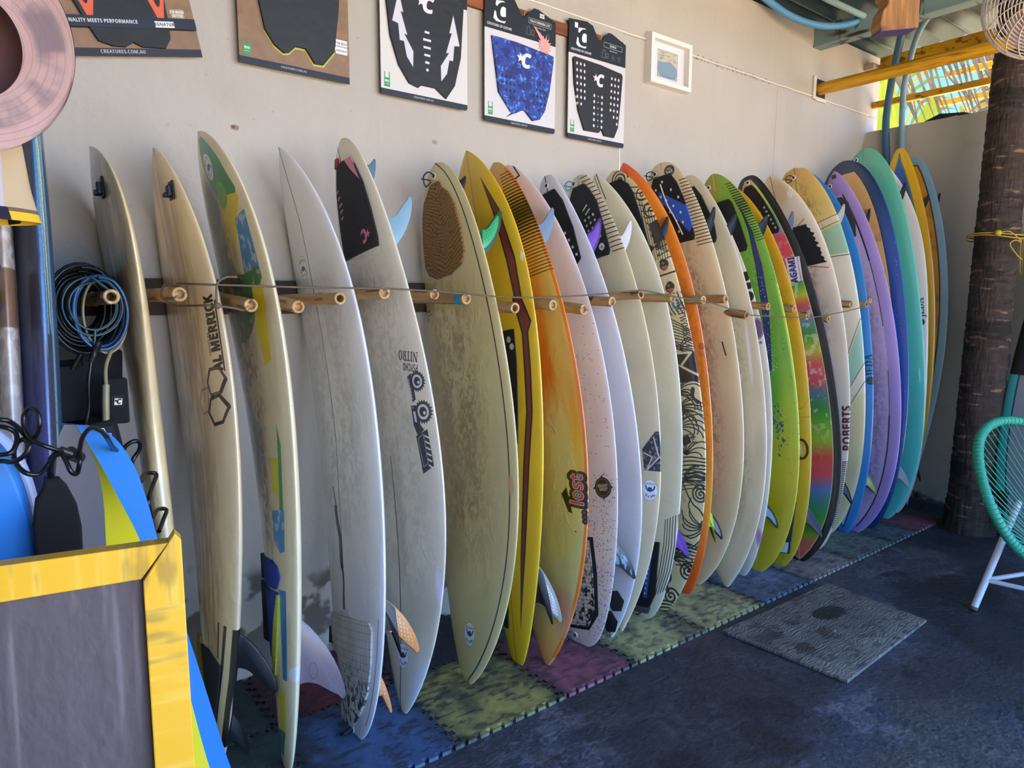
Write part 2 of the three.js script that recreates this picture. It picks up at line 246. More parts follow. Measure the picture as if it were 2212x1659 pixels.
// ---------------------------------------------------------------- interlocking foam mats
{
  const xs = [0.235, 0.675, 1.12, 1.563, 1.943, 2.39, 2.83, 3.26, 3.727, 4.19, 4.5, 4.83], z0 = 0.02, zm = 0.376, z1 = 0.822;
  const T = 9, dep = 0.017;
  // a toothed edge from a to b; s says to which side the teeth step
  const edge = (ax, az, bx, bz, s) => { const L = Math.hypot(bx - ax, bz - az), ux = (bx - ax) / L, uz = (bz - az) / L, nx = -uz * s, nz = ux * s, out = []; const n = Math.max(3, Math.round(L / 0.048)); for (let i = 0; i < n; i++) { const t = (k) => (i + k) / n * L, at = (q, d) => out.push([ax + ux * q + nx * d, az + uz * q + nz * d]); at(t(0.02), 0); at(t(0.22), 0); at(t(0.14), dep); at(t(0.64), dep); at(t(0.56), 0); } out.push([bx, bz]); return out; };
  const tile = (x0, x1, za, zb, col, dirt, label) => {
    const c = [...edge(x0, za, x0, zb, 1), ...edge(x0, zb, x1, zb, -1), ...edge(x1, zb, x1, za, 1).map((q) => [q[0] - 0.0012, q[1]]), ...edge(x1, za, x0, za, 1).map((q) => [q[0], q[1] + 0.0012])];
    const g = new THREE.ExtrudeGeometry(shape(c.map(([x, z]) => [x, -z])), { depth: 0.0105, bevelEnabled: true, bevelSize: 0.0008, bevelThickness: 0.001, bevelSegments: 1 });
    g.rotateX(-Math.PI / 2); g.translate(0, 0.001, 0);
    const P = metric(x1 - x0 + 0.06, zb - za + 0.06, 420, x0 - 0.03, za - 0.03); P.fill(col);
    const k = Math.floor(x0 * 100) + Math.floor(za * 50);
    P.each((x, z, p) => { const n = fbm(x * 5, z * 5, k, 4), d = fbm(x * 22, z * 60, k + 7, 3), e = Math.min(x - x0, x1 - x, z - za, zb - z); const m = 0.75 * dirt * smooth(0.38, 0.72, 0.6 * n + 0.4 * fbm(x * 26, z * 26, k + 2)) + smooth(0.07, 0.0, Math.min(x - x0, x1 - x, z - za) + 0.07 * (n - 0.5)) * 0.5 * dirt + smooth(0.56, 0.62, d) * 0.5 * dirt; mixpx(p, 40, 40, 40, Math.min(0.8, m)); if (zb - z < 0.004) mixpx(p, 150, 146, 130, 0.35); const w = 0.86 + 0.28 * fbm(x * 40, z * 40, k + 3, 2); p[0] *= w; p[1] *= w; p[2] *= w; if (hash(Math.floor(x * 420), Math.floor(z * 420), 5) > 0.9988) mixpx(p, 225, 222, 210, 0.8); });
    planarUV(g, P, 'x', 'z'); const b = TX.ribs.clone(); b.repeat.set((x1 - x0 + 0.06) / 0.12, (zb - za + 0.06) / 0.12); b.needsUpdate = true;
    return solo('foam_mat', g, mat(0xffffff, 0.7, { map: P.tex(), bumpMap: b, bumpScale: 0.0022 }), label, 'mat', 'interlocking foam mats under the boards');
  };
  const cols = [['#3a4642', 0.7, 'dark grey-green foam mat under the brazil-coloured board'], ['#4a6690', 0.85, 'dirty dark blue foam mat at the lower left, front row'], ['#b5aa5c', 0.75, 'grimy olive-yellow foam mat in front of the tan-padded board'], ['#a05a6c', 0.6, 'plum red foam mat below the orange board tip'], ['#bfb67a', 0.65, 'olive-yellow foam mat just right of the plum red one'], ['#c8be80', 0.6, 'pale yellow foam mat next to the slate blue one'], ['#73829c', 0.5, 'slate blue foam mat beside the corner of the grey rubber sheet'], ['#a39890', 0.5, 'taupe pink foam mat below the rainbow board'], ['#778a80', 0.55, 'grey-green foam mat below the black-railed boards'], ['#66737c', 0.6, 'slate grey foam mat below the lilac and navy boards'], ['#8f505a', 0.5, 'maroon foam mat at the far corner by the palm trunk']];
  cols.forEach(([c, d, l], i) => tile(xs[i], xs[i + 1], zm, z1, c, d, l));
  const back = [['#394744', 0.7, 'dark green foam mat tucked against the wall at the left'], ['#7c2c3a', 0.7, 'dark red foam mat against the wall behind the plain white board'], ['#2e3136', 0.7, 'dark foam mat against the wall behind the yellow mat']];
  back.forEach(([c, d, l], i) => tile(xs[i], xs[i + 1], z0, zm, c, d, l));
  tile(4.88, 5.12, 1.1, 1.5, '#7a3038', 0.4, 'small maroon foam mat piece behind the woven chair');
}
{ // grey rubber sheet on the floor
  const P = metric(0.95, 0.62, 620, 2.4, 0.82); P.fill('#807b75');
  P.each((x, z, p) => { const w = Math.sin((z * 150 + 3.4 * fbm(x * 22, z * 22, 6)) * 2) * 0.5 + 0.5, n = fbm(x * 6, z * 8, 41, 4); const k = 0.74 + 0.3 * w * fbm(x * 30, z * 30, 2, 2) + 0.3 * (n - 0.4) + 0.12 * smooth(1.2, 1.4, z); p[0] *= k; p[1] *= k; p[2] *= k * 0.98; mixpx(p, 40, 39, 37, smooth(0.52, 0.6, fbm(x * 9 + 3, z * 14, 57)) * 0.75 * smooth(0.16, 0.08, Math.hypot((x - 2.66) * 0.7, z - 1.1))); mixpx(p, 40, 39, 37, smooth(0.6, 0.66, fbm(x * 24, z * 40, 52)) * 0.4); });
  P.ell(2.98, 1.06, 0.1, 0.052, '#2a2b27', 0.1); P.ell(2.975, 1.06, 0.09, 0.045, '#26261f', 0.1); P.line([[2.82, 1.17], [2.845, 1.165]], '#d8d4c8', 0.006);
  const g = new THREE.ExtrudeGeometry(shape([[2.449, -0.868], [2.49, -1.391], [3.265, -1.361], [3.302, -0.888]]), { depth: 0.009, bevelEnabled: true, bevelSize: 0.002, bevelThickness: 0.002, bevelSegments: 1 });
  g.rotateX(-Math.PI / 2); g.translate(0, 0.003, 0); planarUV(g, P, 'x', 'z');
  const b = grainTex(256, (u, v) => gray(255 * (0.5 + 0.5 * Math.sin((v * 46 + 3.4 * fbm(u * 20, v * 20, 6)) * 6.28)) * fbm(u * 40, v * 40, 9, 2)), false);
  solo('rubber_mat', g, mat(0xffffff, 0.62, { map: P.tex(), bumpMap: b, bumpScale: 0.004 }), 'grey rubber sheet with a dark oval stain lying on the blue floor', 'mat');
}
// ---------------------------------------------------------------- rack: plank, bamboo pegs, cord
solo('rack_plank', box(-0.4, 5.05, 1.385, 1.505, 0.001, 0.028, 0.004), mat('#3b2a22', 0.8), 'dark brown plank fixed along the wall that carries the bamboo pegs', 'plank');
const bamboo = (() => { const P = metric(0.3, 0.7, 420); P.fill('#c09a62'); P.each((x, y, p) => { const n = fbm(x * 60, y * 5, 8, 4); mixpx(p, 150, 112, 66, n * 0.7); mixpx(p, 62, 42, 26, smooth(0.6, 0.72, fbm(x * 70, y * 9, 23, 4)) * 0.75); mixpx(p, 214, 182, 130, smooth(0.6, 0.75, fbm(x * 20, y * 6, 66, 3)) * 0.5); }); const t = P.tex(); t.wrapS = t.wrapT = THREE.RepeatWrapping; return mat(0xffffff, 0.5, { map: t }); })();
const pegEnds = [
  [0.262, 1.446, 0.5, 'hollow bamboo peg with the coiled leashes hanging on it'], [0.424, 1.453, 0.5, 'bamboo peg with the cord loop, between the two plain beige boards'], [0.598, 1.423, 0.55, 'bamboo peg knotted to the cord, left of the brazil-coloured board'],
  [0.771, 1.416, 0.45, 'shorter bamboo peg just right of the brazil-coloured board'], [0.843, 1.443, 0.6, 'longer bamboo peg crossing in front of the plain white board'], [1.04, 1.461, 0.5, 'bamboo peg in front of the board with the truck drawing'],
  [1.23, 1.457, 0.5, 'untaped bamboo peg left of the blue-taped one'], [1.328, 1.443, 0.55, 'bamboo peg with blue tape round its tip'], [1.503, 1.41, 0.6, 'bamboo peg in front of the yellow board with the lightning stripe'],
  [1.682, 1.42, 0.6, 'bamboo peg in front of the orange board'], [1.84, 1.402, 0.6, 'bamboo peg in front of the pinkish speckled board'], [2.015, 1.432, 0.58, 'bamboo peg in front of the plain white board with the hexagons'],
  [2.14, 1.462, 0.62, 'bamboo peg in front of the cream board with the star logo'], [2.305, 1.448, 0.65, 'bamboo peg reaching across to the patterned black-line board'], [2.578, 1.44, 0.6, 'bamboo peg crossing the orange-railed board, the left of two close together'],
  [2.745, 1.445, 0.6, 'bamboo peg ending on the cream board with the blue-banded pad'], [2.888, 1.368, 0.62, 'low bamboo peg left of the green board, carrying the cord'], [3.064, 1.408, 0.62, 'bamboo peg ending against the blue stripe of the green board'],
  [3.334, 1.395, 0.6, 'bamboo peg in front of the yellow board right of the green one'], [3.47, 1.355, 0.6, 'bamboo peg in front of the rainbow board'], [3.689, 1.334, 0.6, 'lowest bamboo peg, just right of the black rainbow-board rail'],
  [4.033, 1.413, 0.55, 'bamboo peg in front of the green-banded cream board'], [4.113, 1.414, 0.6, 'bamboo peg in front of the bright blue board'], [4.262, 1.438, 0.55, 'last bamboo peg to the right, behind the bright blue board'],
  [-0.01, 1.452, 0.72, 'dark bamboo peg at the left edge by the hanging shirt']];
pegEnds.forEach(([x, y, z, label], i) => {
  const bx = x + rnd(-0.012, 0.012), by = 1.443 + rnd(-0.01, 0.01), a = V(bx, by, 0), d = V(x, y, z).sub(a), L = d.length(), r = rnd(0.0185, 0.021);
  const o = thing('bamboo_peg', label, 'peg', [bx, by, 0], 'bamboo pegs of the surfboard rack');
  o.quaternion.setFromUnitVectors(V(0, 1, 0), d.normalize());
  const node = rnd(0.35, 0.75) * L, prof = [[0.0001, 0], [r * 1.04, 0], [r * 1.02, node - 0.02], [r, node - 0.008], [r * 1.12, node - 0.002], [r * 1.12, node + 0.002], [r * 0.98, node + 0.008], [r, L - 0.03], [r * 0.99, L - 0.003], [r * 0.93, L], [r * 0.62, L], [r * 0.56, L - 0.004], [r * 0.54, L - (i % 4 ? 0.012 : 0.08)], [0.0001, L - (i % 4 ? 0.014 : 0.08)]];
  const g = new THREE.LatheGeometry(prof.map(([u, v]) => new THREE.Vector2(u, v)), 18), uv = g.attributes.uv, p = g.attributes.position;
  for (let k = 0; k < p.count; k++) uv.setXY(k, uv.getX(k) * 0.42 + i * 0.37, p.getY(k) / 0.7 + i * 0.21);
  const cane = part('cane', g, bamboo, o); cane.rotation.y = i * 1.7;
  if (i === 7) part('tape', new THREE.LatheGeometry([[r * 1.03, L - 0.055], [r * 1.07, L - 0.053], [r * 1.07, L - 0.014], [r * 1.03, L - 0.012]].map(([u, v]) => new THREE.Vector2(u, v)), 18), mat('#2f8fae', 0.5), o);
});
{
  const m = mat('#6b5a44', 0.9), o = thing('cord', 'thin brown cord strung along the bamboo pegs in front of the boards', 'cord');
  const run = [[0.415, 1.482, 0.52], [0.44, 1.478, 0.68], [0.634, 1.474, 0.71], [0.765, 1.473, 0.69], [0.953, 1.473, 0.67], [1.047, 1.47, 0.67], [1.234, 1.46, 0.67], [1.345, 1.452, 0.67], [1.545, 1.448, 0.67], [1.816, 1.459, 0.67], [2.081, 1.478, 0.67], [2.125, 1.475, 0.67], [2.268, 1.455, 0.68], [2.502, 1.432, 0.68], [2.69, 1.398, 0.67], [2.81, 1.374, 0.67], [2.99, 1.363, 0.67], [3.152, 1.356, 0.68], [3.346, 1.353, 0.69], [3.6, 1.369, 0.68], [3.955, 1.407, 0.67], [4.113, 1.42, 0.6]];
  part('strand', tube(run, 0.0028, 6), m, o);
  part('loop', tube([[0.421, 1.475, 0.5], [0.4, 1.48, 0.44], [0.392, 1.45, 0.42], [0.405, 1.428, 0.46], [0.424, 1.424, 0.62], [0.45, 1.425, 0.7], [0.5, 1.42, 0.68], [0.561, 1.41, 0.6]], 0.003, 6), m, o);
  part('tail', tube([[0.52, 1.498, 0.7], [0.485, 1.495, 0.72], [0.467, 1.481, 0.72], [0.463, 1.448, 0.72], [0.466, 1.426, 0.71]], 0.003, 6), m, o);
  part('knot', new THREE.IcosahedronGeometry(0.009, 2).translate(0.466, 1.425, 0.71), m, o);
}

// ---------------------------------------------------------------- surfboards
// Each board: foot and top in the room, rocker R, twist, outline law a, b, c. Board axes: x across (towards the room), y up the board, z out of the deck.
const B = {
 b1:{F:[0.34,0.0,0.52],T:[0.275,1.872,0.2],R:0.05,tw:0,tu:0,a:1.0,b:0.9,c:[2.5819,-8.8551,7.6166,1.7739],fins:[]},
 b2:{F:[0.476,0.0,0.441],T:[0.448,1.898,0.15],R:0.07,tw:8,tu:0,a:0.8,b:0.7,c:[0.6326,-0.6776,1.4579,-0.6189],fins:[{x:0.097,y0:0.314,y1:0.424,yt:0.223,d:0.099,c:32},{x:0.036,y0:0.083,y1:0.182,yt:0.025,d:0.052,c:0}]},
 b3:{F:[0.632,0.0,0.594],T:[0.568,1.955,0.2],R:0.09,tw:0,tu:0,a:0.3,b:0.7,c:[0.1421,0.4016,-0.2041,0.8897],fins:[{x:0.083,y0:0.277,y1:0.476,yt:0.196,d:0.12,c:0}]},
 b4:{F:[0.873,0.0,0.585],T:[0.853,1.962,0.1],R:0.1,tw:2,tu:0,a:0.6,b:0.8,c:[0.7177,-0.7449,1.004,0.0669],fins:[{x:0.165,y0:0.36,y1:0.46,yt:0.267,d:0.103,c:0},{x:0.119,y0:0.163,y1:0.232,yt:0.097,d:0.03,c:0}]},
 b5:{F:[1.056,0.0,0.557],T:[1.056,2.006,0.166],R:0.095,tw:4,tu:1,a:0.8,b:0.5,c:[1.0012,-0.9537,0.3209,0.111],fins:[{x:0.151,y0:1.619,y1:1.718,yt:1.799,d:0.097,c:0},{x:0.097,y0:1.845,y1:1.919,yt:1.941,d:0.03,c:0}]},
 b6:{F:[1.338,0.0,0.536],T:[1.441,1.966,0.17],R:0.09,tw:0,tu:1,a:0.7,b:0.5,c:[0.895,-0.6322,0.0864,0.2446],fins:[{x:0.18,y0:1.595,y1:1.69,yt:1.777,d:0.104,c:0},{x:0.11,y0:1.848,y1:1.902,yt:1.921,d:0.03,c:0}]},
 b7:{F:[1.573,0.0,0.539],T:[1.585,2.032,0.17],R:0.055,tw:0,tu:0,a:0.3,b:0.8,c:[0.1471,0.9435,-0.9323,1.167],fins:[{x:0.112,y0:0.258,y1:0.422,yt:0.185,d:0.087,c:36}]},
 b8:{F:[1.658,0.0,0.616],T:[1.723,2.001,0.17],R:0.095,tw:0,tu:1,a:0.8,b:0.5,c:[1.0264,-1.2413,1.3229,-0.6387],fins:[{x:0.164,y0:1.648,y1:1.742,yt:1.816,d:0.087,c:0}]},
 b9:{F:[1.879,0.0,0.575],T:[1.805,2.004,0.15],R:0.12,tw:8,tu:0,a:0.3,b:0.6,c:[0.3171,0.5195,-0.5297,0.3114],fins:[{x:0.183,y0:0.332,y1:0.442,yt:0.261,d:0.087,c:20}]},
 b10:{F:[2.02,0.0,0.612],T:[2.02,1.983,0.152],R:0.075,tw:0,tu:1,a:0.9,b:0.3,c:[1.2678,-2.394,2.7488,-1.4505],fins:[{x:0.144,y0:1.632,y1:1.727,yt:1.8,d:0.097,c:0}]},
 b11:{F:[2.094,0.0,0.602],T:[2.198,2.0,0.17],R:0.085,tw:0,tu:1,a:1.0,b:0.3,c:[1.4046,-2.5529,2.7415,-1.3874],fins:[{x:0.16,y0:1.644,y1:1.723,yt:1.801,d:0.083,c:0}]},
 b12:{F:[2.273,0.0,0.564],T:[2.304,2.021,0.17],R:0.115,tw:2,tu:0,a:0.4,b:0.8,c:[0.3904,0.4197,-0.2462,0.4534],fins:[{x:0.169,y0:0.326,y1:0.426,yt:0.269,d:0.088,c:0}]},
 b13:{F:[2.392,0.0,0.579],T:[2.422,2.047,0.17],R:0.11,tw:2,tu:1,a:0.7,b:0.6,c:[0.8778,-0.591,0.1362,0.3457],fins:[{x:0.176,y0:1.696,y1:1.765,yt:1.818,d:0.059,c:12}]},
 b14:{F:[2.622,0.0,0.509],T:[2.469,2.086,0.19],R:0.09,tw:6,tu:0,a:0.3,b:0.8,c:[0.2062,1.0868,-1.5756,1.4034],fins:[{x:0.154,y0:0.341,y1:0.43,yt:0.251,d:0.113,c:0}]},
 b15:{F:[2.76,0.0,0.487],T:[2.761,2.123,0.17],R:0.125,tw:3,tu:1,a:0.7,b:0.4,c:[0.9964,-1.4172,1.4248,-0.5872],fins:[{x:0.173,y0:1.739,y1:1.804,yt:1.892,d:0.099,c:0}]},
 b16:{F:[2.852,0.0,0.6],T:[2.972,2.082,0.17],R:0.08,tw:0,tu:1,a:0.9,b:0.4,c:[1.402,-2.6576,3.1652,-1.5858],fins:[{x:0.161,y0:1.747,y1:1.823,yt:1.892,d:0.104,c:0}]},
 b17:{F:[3.04,0.0,0.563],T:[3.153,2.004,0.17],R:0.05,tw:0,tu:0,a:0.6,b:0.5,c:[0.5159,-0.0148,0.2638,-0.5569],fins:[{x:0.136,y0:0.325,y1:0.395,yt:0.252,d:0.102,c:4}]},
 b18:{F:[3.158,0.0,0.577],T:[3.186,2.115,0.17],R:0.125,tw:0,tu:1,a:0.6,b:0.6,c:[0.7984,-0.7558,0.8198,-0.0971],fins:[{x:0.179,y0:1.748,y1:1.835,yt:1.885,d:0.108,c:0}]},
 b19:{F:[3.325,0.0,0.607],T:[3.379,2.063,0.17],R:0.065,tw:0,tu:0,a:0.6,b:0.7,c:[0.7159,-0.5322,0.8985,-0.3152],fins:[{x:0.153,y0:0.245,y1:0.353,yt:0.153,d:0.12,c:8}]},
 b20:{F:[3.467,0.0,0.641],T:[3.502,2.136,0.17],R:0.135,tw:0,tu:1,a:0.7,b:0.3,c:[1.1784,-2.469,3.2234,-1.7148],fins:[{x:0.155,y0:1.794,y1:1.883,yt:1.943,d:0.08,c:0}]},
 b21:{F:[3.731,0.0,0.595],T:[3.732,2.164,0.17],R:0.135,tw:0,tu:0,a:0.6,b:0.7,c:[0.5649,0.1774,-0.4687,0.7334],fins:[{x:0.147,y0:0.328,y1:0.419,yt:0.25,d:0.098,c:0}]},
 b22:{F:[4.052,-0.0,0.503],T:[3.934,2.235,0.2],R:0.09,tw:2,tu:1,a:0.8,b:0.5,c:[1.0962,-1.8526,2.537,-1.1947],fins:[{x:0.189,y0:1.85,y1:1.921,yt:1.991,d:0.127,c:0}]},
 b23:{F:[4.125,0.0,0.559],T:[4.219,2.236,0.15],R:0.01,tw:0,tu:0,a:0.6,b:0.9,c:[0.5069,0.749,-1.3313,1.6073],fins:[{x:0.138,y0:0.309,y1:0.401,yt:0.251,d:0.079,c:24}]},
 b24:{F:[4.193,0.0,0.588],T:[4.314,2.244,0.25],R:0.09,tw:0,tu:1,a:0.7,b:0.7,c:[1.1359,-1.6223,2.0949,-0.9311],fins:[{x:0.141,y0:1.882,y1:1.943,yt:2.011,d:0.078,c:0}]},
 b25:{F:[4.332,0.0,0.596],T:[4.44,2.322,0.24],R:0.065,tw:0,tu:0,a:0.5,b:0.5,c:[0.5128,0.4304,-0.9901,0.7774],fins:[{x:0.176,y0:0.335,y1:0.425,yt:0.257,d:0.166,c:0}]},
 b26:{F:[4.614,0.0,0.581],T:[4.619,2.419,0.28],R:0.03,tw:0,tu:1,a:0.7,b:0.5,c:[1.0109,-1.1535,0.9302,-0.1895],fins:[{x:0.174,y0:2.031,y1:2.098,yt:2.182,d:0.119,c:0}]},
 b27:{F:[4.804,0.0,0.565],T:[4.804,2.365,0.308],R:0.03,tw:0,tu:0,a:0.7,b:1.0,c:[0.7539,-0.4969,0.4169,1.1393],fins:[{x:0.121,y0:0.303,y1:0.36,yt:0.228,d:0.076,c:0}]},
 b28:{F:[4.991,-0.0,0.525],T:[4.991,2.459,0.335],R:0.02,tw:0,tu:1,a:0.9,b:0.4,c:[0.8404,-1.1012,1.3254,-0.8414],fins:[{x:0.119,y0:2.021,y1:2.078,yt:2.126,d:0.063,c:24}]},
 b29:{F:[5.091,0.0,0.519],T:[5.091,2.411,0.388],R:0.02,tw:0,tu:1,a:0.3,b:0.5,c:[0.0147,1.0756,-0.7342,0.0617],fins:[{x:0.129,y0:2.033,y1:2.093,yt:2.15,d:0.07,c:0}]},
 b30: { F: [0.035, 0, 0.42], T: [0.125, 2.12, 0.24], R: 0, tw: 3, tu: 0, a: 0.4, b: 0.45, c: [0.5, 0, 0, 0], fins: [], th: 0.09 },
 b31: { F: [-0.02, 0, 0.45], T: [0.055, 2.05, 0.26], R: 0, tw: 2, tu: 0, a: 0.4, b: 0.5, c: [0.5, 0, 0, 0], fins: [], th: 0.062 },
 b32: { F: [4.72, 0, 1.36], T: [5.02, 2.2, 1.48], R: 0.03, tw: 0, tu: 0, a: 0.35, b: 0.45, c: [0.52, 0, 0, 0], fins: [], th: 0.08 },
};
const CW = 0.62; // width of a board's print, metres
for (const k in B) {
  const b = B[k]; b.Fv = V(...b.F); b.Tv = V(...b.T); b.len = b.Tv.distanceTo(b.Fv); b.th ??= 0.06;
  const L = b.Tv.clone().sub(b.Fv).normalize(), t = THREE.MathUtils.degToRad(b.tw), w0 = V(Math.sin(t), 0, Math.cos(t));
  const N = L.clone().cross(w0).normalize(); const w = N.clone().cross(L).normalize();
  b.q = new THREE.Quaternion().setFromRotationMatrix(new THREE.Matrix4().makeBasis(w, L, N.clone().negate()));
  b.hw = (s) => { const q = Math.max(1e-4, Math.min(1 - 1e-4, s)), v = Math.pow(q, b.a) * Math.pow(1 - q, b.b) * (b.c[0] + q * (b.c[1] + q * (b.c[2] + q * b.c[3]))); return s <= 0 || s >= 1 ? 0 : Math.min(0.3, Math.max(v, 0.13 * Math.sqrt(q * (1 - q)) * Math.min(1, q * 20 + 0.2))); };
  b.tk = (s) => b.th * Math.pow(Math.max(0.02, 4 * s * (1 - s)), 0.45);
  b.bow = (s) => b.R * 4 * s * (1 - s) * (b.tu ? 0.7 + 0.6 * (1 - s) : 0.7 + 0.6 * s);
  b.deck = (x, y) => { const s = Math.min(1, Math.max(0, y / b.len)), u = Math.min(0.999, Math.abs(x) / Math.max(0.01, b.hw(s))); return -b.bow(s) + (b.tk(s) / 2) * Math.pow(1 - Math.pow(u, 2.4), 0.6); };
}
function hullGeometry(b, ring) {
  const wrap = ring ? 2 : 0.78;
  const NS = 76, NU = 44, pos = [], uv = [], deckI = [], botI = [];
  for (let i = 0; i <= NS; i++) {
    const s = 0.5 - 0.5 * Math.cos((Math.PI * i) / NS), hw = b.hw(s), t = b.tk(s) / 2, bow = b.bow(s);
    for (let j = 0; j <= NU; j++) {
      const a = -Math.PI / 2 + (2 * Math.PI * j) / NU, u = Math.sin(a + Math.PI / 2 - Math.PI / 2), up = Math.cos(a) >= 0, au = Math.min(1, Math.abs(u));
      const z = up ? t * Math.pow(1 - Math.pow(au, 2.4), 0.6) : -t * Math.pow(1 - Math.pow(au, 5), 0.6);
      pos.push(u * hw, s * b.len, z - bow); uv.push(ring ? j / NU : 0.5 + (u * hw) / CW, s);
    }
  }
  const W = NU + 1;
  for (let i = 0; i < NS; i++) for (let j = 0; j < NU; j++) {
    const a = -Math.PI / 2 + (2 * Math.PI * (j + 0.5)) / NU, bottom = !ring && Math.cos(a) < 0 && Math.abs(Math.sin(a)) < wrap, q = i * W + j;
    (bottom ? botI : deckI).push(q, q + 1, q + W, q + 1, q + W + 1, q + W);
  }
  const g = new THREE.BufferGeometry();
  g.setAttribute('position', new THREE.Float32BufferAttribute(pos, 3)); g.setAttribute('uv', new THREE.Float32BufferAttribute(uv, 2));
  g.setIndex([...deckI, ...botI]); g.computeVertexNormals();
  const n = g.attributes.normal; // close the seam of the ring
  for (let i = 0; i <= NS; i++) { const p = i * W, q = p + NU, x = n.getX(p) + n.getX(q), y = n.getY(p) + n.getY(q), z = n.getZ(p) + n.getZ(q), l = Math.hypot(x, y, z) || 1; n.setXYZ(p, x / l, y / l, z / l); n.setXYZ(q, x / l, y / l, z / l); }
  g.addGroup(0, deckI.length, 0); g.addGroup(deckI.length, botI.length, 1);
  return g;
}
// a pad glued on the deck: rows [y, x0, x1] from the lowest up
function padGeometry(b, rows, th = 0.006) {
  const M = 10, fine = [];
  for (let i = 0; i < rows.length - 1; i++) { const k = Math.max(1, Math.ceil((rows[i + 1][0] - rows[i][0]) / 0.02)); for (let j = 0; j < k; j++) { const t = j / k; fine.push(rows[i].map((v, c) => v + (rows[i + 1][c] - v) * t)); } }
  fine.push(rows[rows.length - 1]);
  const pos = [], uv = [], idx = [], R = fine.length, W = M + 1, put = (x, y, dz) => { pos.push(x, y, b.deck(x, y) + dz); uv.push(x, y); };
  for (const [y, xa, xb] of fine) for (let j = 0; j <= M; j++) put(xa + ((xb - xa) * j) / M, y, th);
  const base = pos.length / 3, ring = [];
  for (let j = 0; j <= M; j++) ring.push(j); for (let i = 1; i < R; i++) ring.push(i * W + M); for (let j = M - 1; j >= 0; j--) ring.push((R - 1) * W + j); for (let i = R - 2; i > 0; i--) ring.push(i * W);
  for (let i = 0; i < R - 1; i++) for (let j = 0; j < M; j++) { const q = i * W + j; idx.push(q, q + 1, q + W, q + 1, q + W + 1, q + W); }
  for (const q of ring) for (const dz of [0, -th - 0.003]) { pos.push(pos[3 * q], pos[3 * q + 1], pos[3 * q + 2] + dz); uv.push(uv[2 * q], uv[2 * q + 1]); }
  for (let k = 0; k < ring.length; k++) { const a = base + 2 * k, c = base + 2 * ((k + 1) % ring.length); idx.push(a, a + 1, c, c, a + 1, c + 1); }
  const g = new THREE.BufferGeometry(); g.setAttribute('position', new THREE.Float32BufferAttribute(pos, 3)); g.setAttribute('uv', new THREE.Float32BufferAttribute(uv, 2)); g.setIndex(idx); g.computeVertexNormals(); return g;
}
const honey = (() => { const P = metric(0.06, 0.0866, 3400); P.fill('#f2f2f0'); for (let r = -1; r < 8; r++) for (let c = -1; c < 6; c++) { const x = c * 0.0125 + (r % 2 ? 0.00625 : 0), y = r * 0.01083, h = []; for (let k = 0; k < 6; k++) h.push([x + 0.0072 * Math.cos(k * 1.0472 + 0.5236), y + 0.0072 * Math.sin(k * 1.0472 + 0.5236)]); P.line(h, '#8d8d8a', 0.0011, true); } const t = P.tex(); t.wrapS = t.wrapT = THREE.RepeatWrapping; t.repeat.set(1 / 0.0625, 1 / 0.0866); return t; })();
function addFin(b, o, f, look) {
  const { x, y0, y1, yt, d } = f, cc = Math.cos((f.c * Math.PI) / 180), cs = Math.sin((f.c * Math.PI) / 180), up = yt > (y0 + y1) / 2, lead = up ? y0 : y1, trail = up ? y1 : y0, s = (y0 + y1) / 2 / b.len;
  const make = (k, thick, bev) => { // k shrinks towards the middle for the inner panel
    const cy = (y0 + y1) / 2 * 0.45 + yt * 0.55, cd = d * 0.52, m = (y, q) => [cy + (y - cy) * k, cd + (q - cd) * k];
    const sh = new THREE.Shape(); sh.moveTo(...m(lead, -0.012)); sh.lineTo(...m(lead, 0));
    sh.bezierCurveTo(...m(lead + (yt - lead) * 0.18, d * 0.45), ...m(lead + (yt - lead) * 0.62, d * 0.98), ...m(yt, d));
    sh.quadraticCurveTo(...m(yt + (yt - lead) * 0.07, d * 0.93), ...m(yt - (yt - trail) * 0.08, d * 0.84));
    sh.bezierCurveTo(...m(yt - (yt - trail) * 0.45, d * 0.5), ...m(trail + (yt - trail) * 0.1, d * 0.36), ...m(trail, 0)); sh.lineTo(...m(trail, -0.012));
    const g = new THREE.ExtrudeGeometry(sh, { depth: thick, bevelEnabled: true, bevelSize: bev, bevelThickness: bev, bevelSegments: 2, curveSegments: 14 }), p = g.attributes.position, bow = b.bow(s) + b.tk(s) * 0.36;
    for (let i = 0; i < p.count; i++) { const a = p.getX(i), q = p.getY(i), c = p.getZ(i); const e = thick / 2 - c; p.setXYZ(i, x + e * cc + q * cs, a, -bow - q * cc + e * cs); }
    const uv = g.attributes.uv; for (let i = 0; i < p.count; i++) uv.setXY(i, p.getY(i), p.getZ(i));
    g.computeVertexNormals(); return toCreasedNormals(g, 0.7);
  };
  const fin = part('fin', make(1, 0.003, 0.0025), look.m, o);
  if (look.core) part('fin_core', make(0.7, 0.0085, 0.0006), look.core, fin);
  if (look.root) { const g = make(0.99, 0.0092, 0.0004), p = g.attributes.position; for (let i = 0; i < p.count; i++) { const bow = b.bow(s) + b.tk(s) * 0.36, q = -p.getZ(i) - bow; if (q > d * look.rootTo) p.setZ(i, -bow - d * look.rootTo); } part('fin_root', g, look.root, fin); }
  return fin;
}
const gloss = (map, wax = 0.0012, rough = 0.34) => { const t = TX.wax; return new THREE.MeshPhysicalMaterial({ map, roughness: rough, clearcoat: 0.8, clearcoatRoughness: 0.12, bumpMap: t, bumpScale: wax }); };
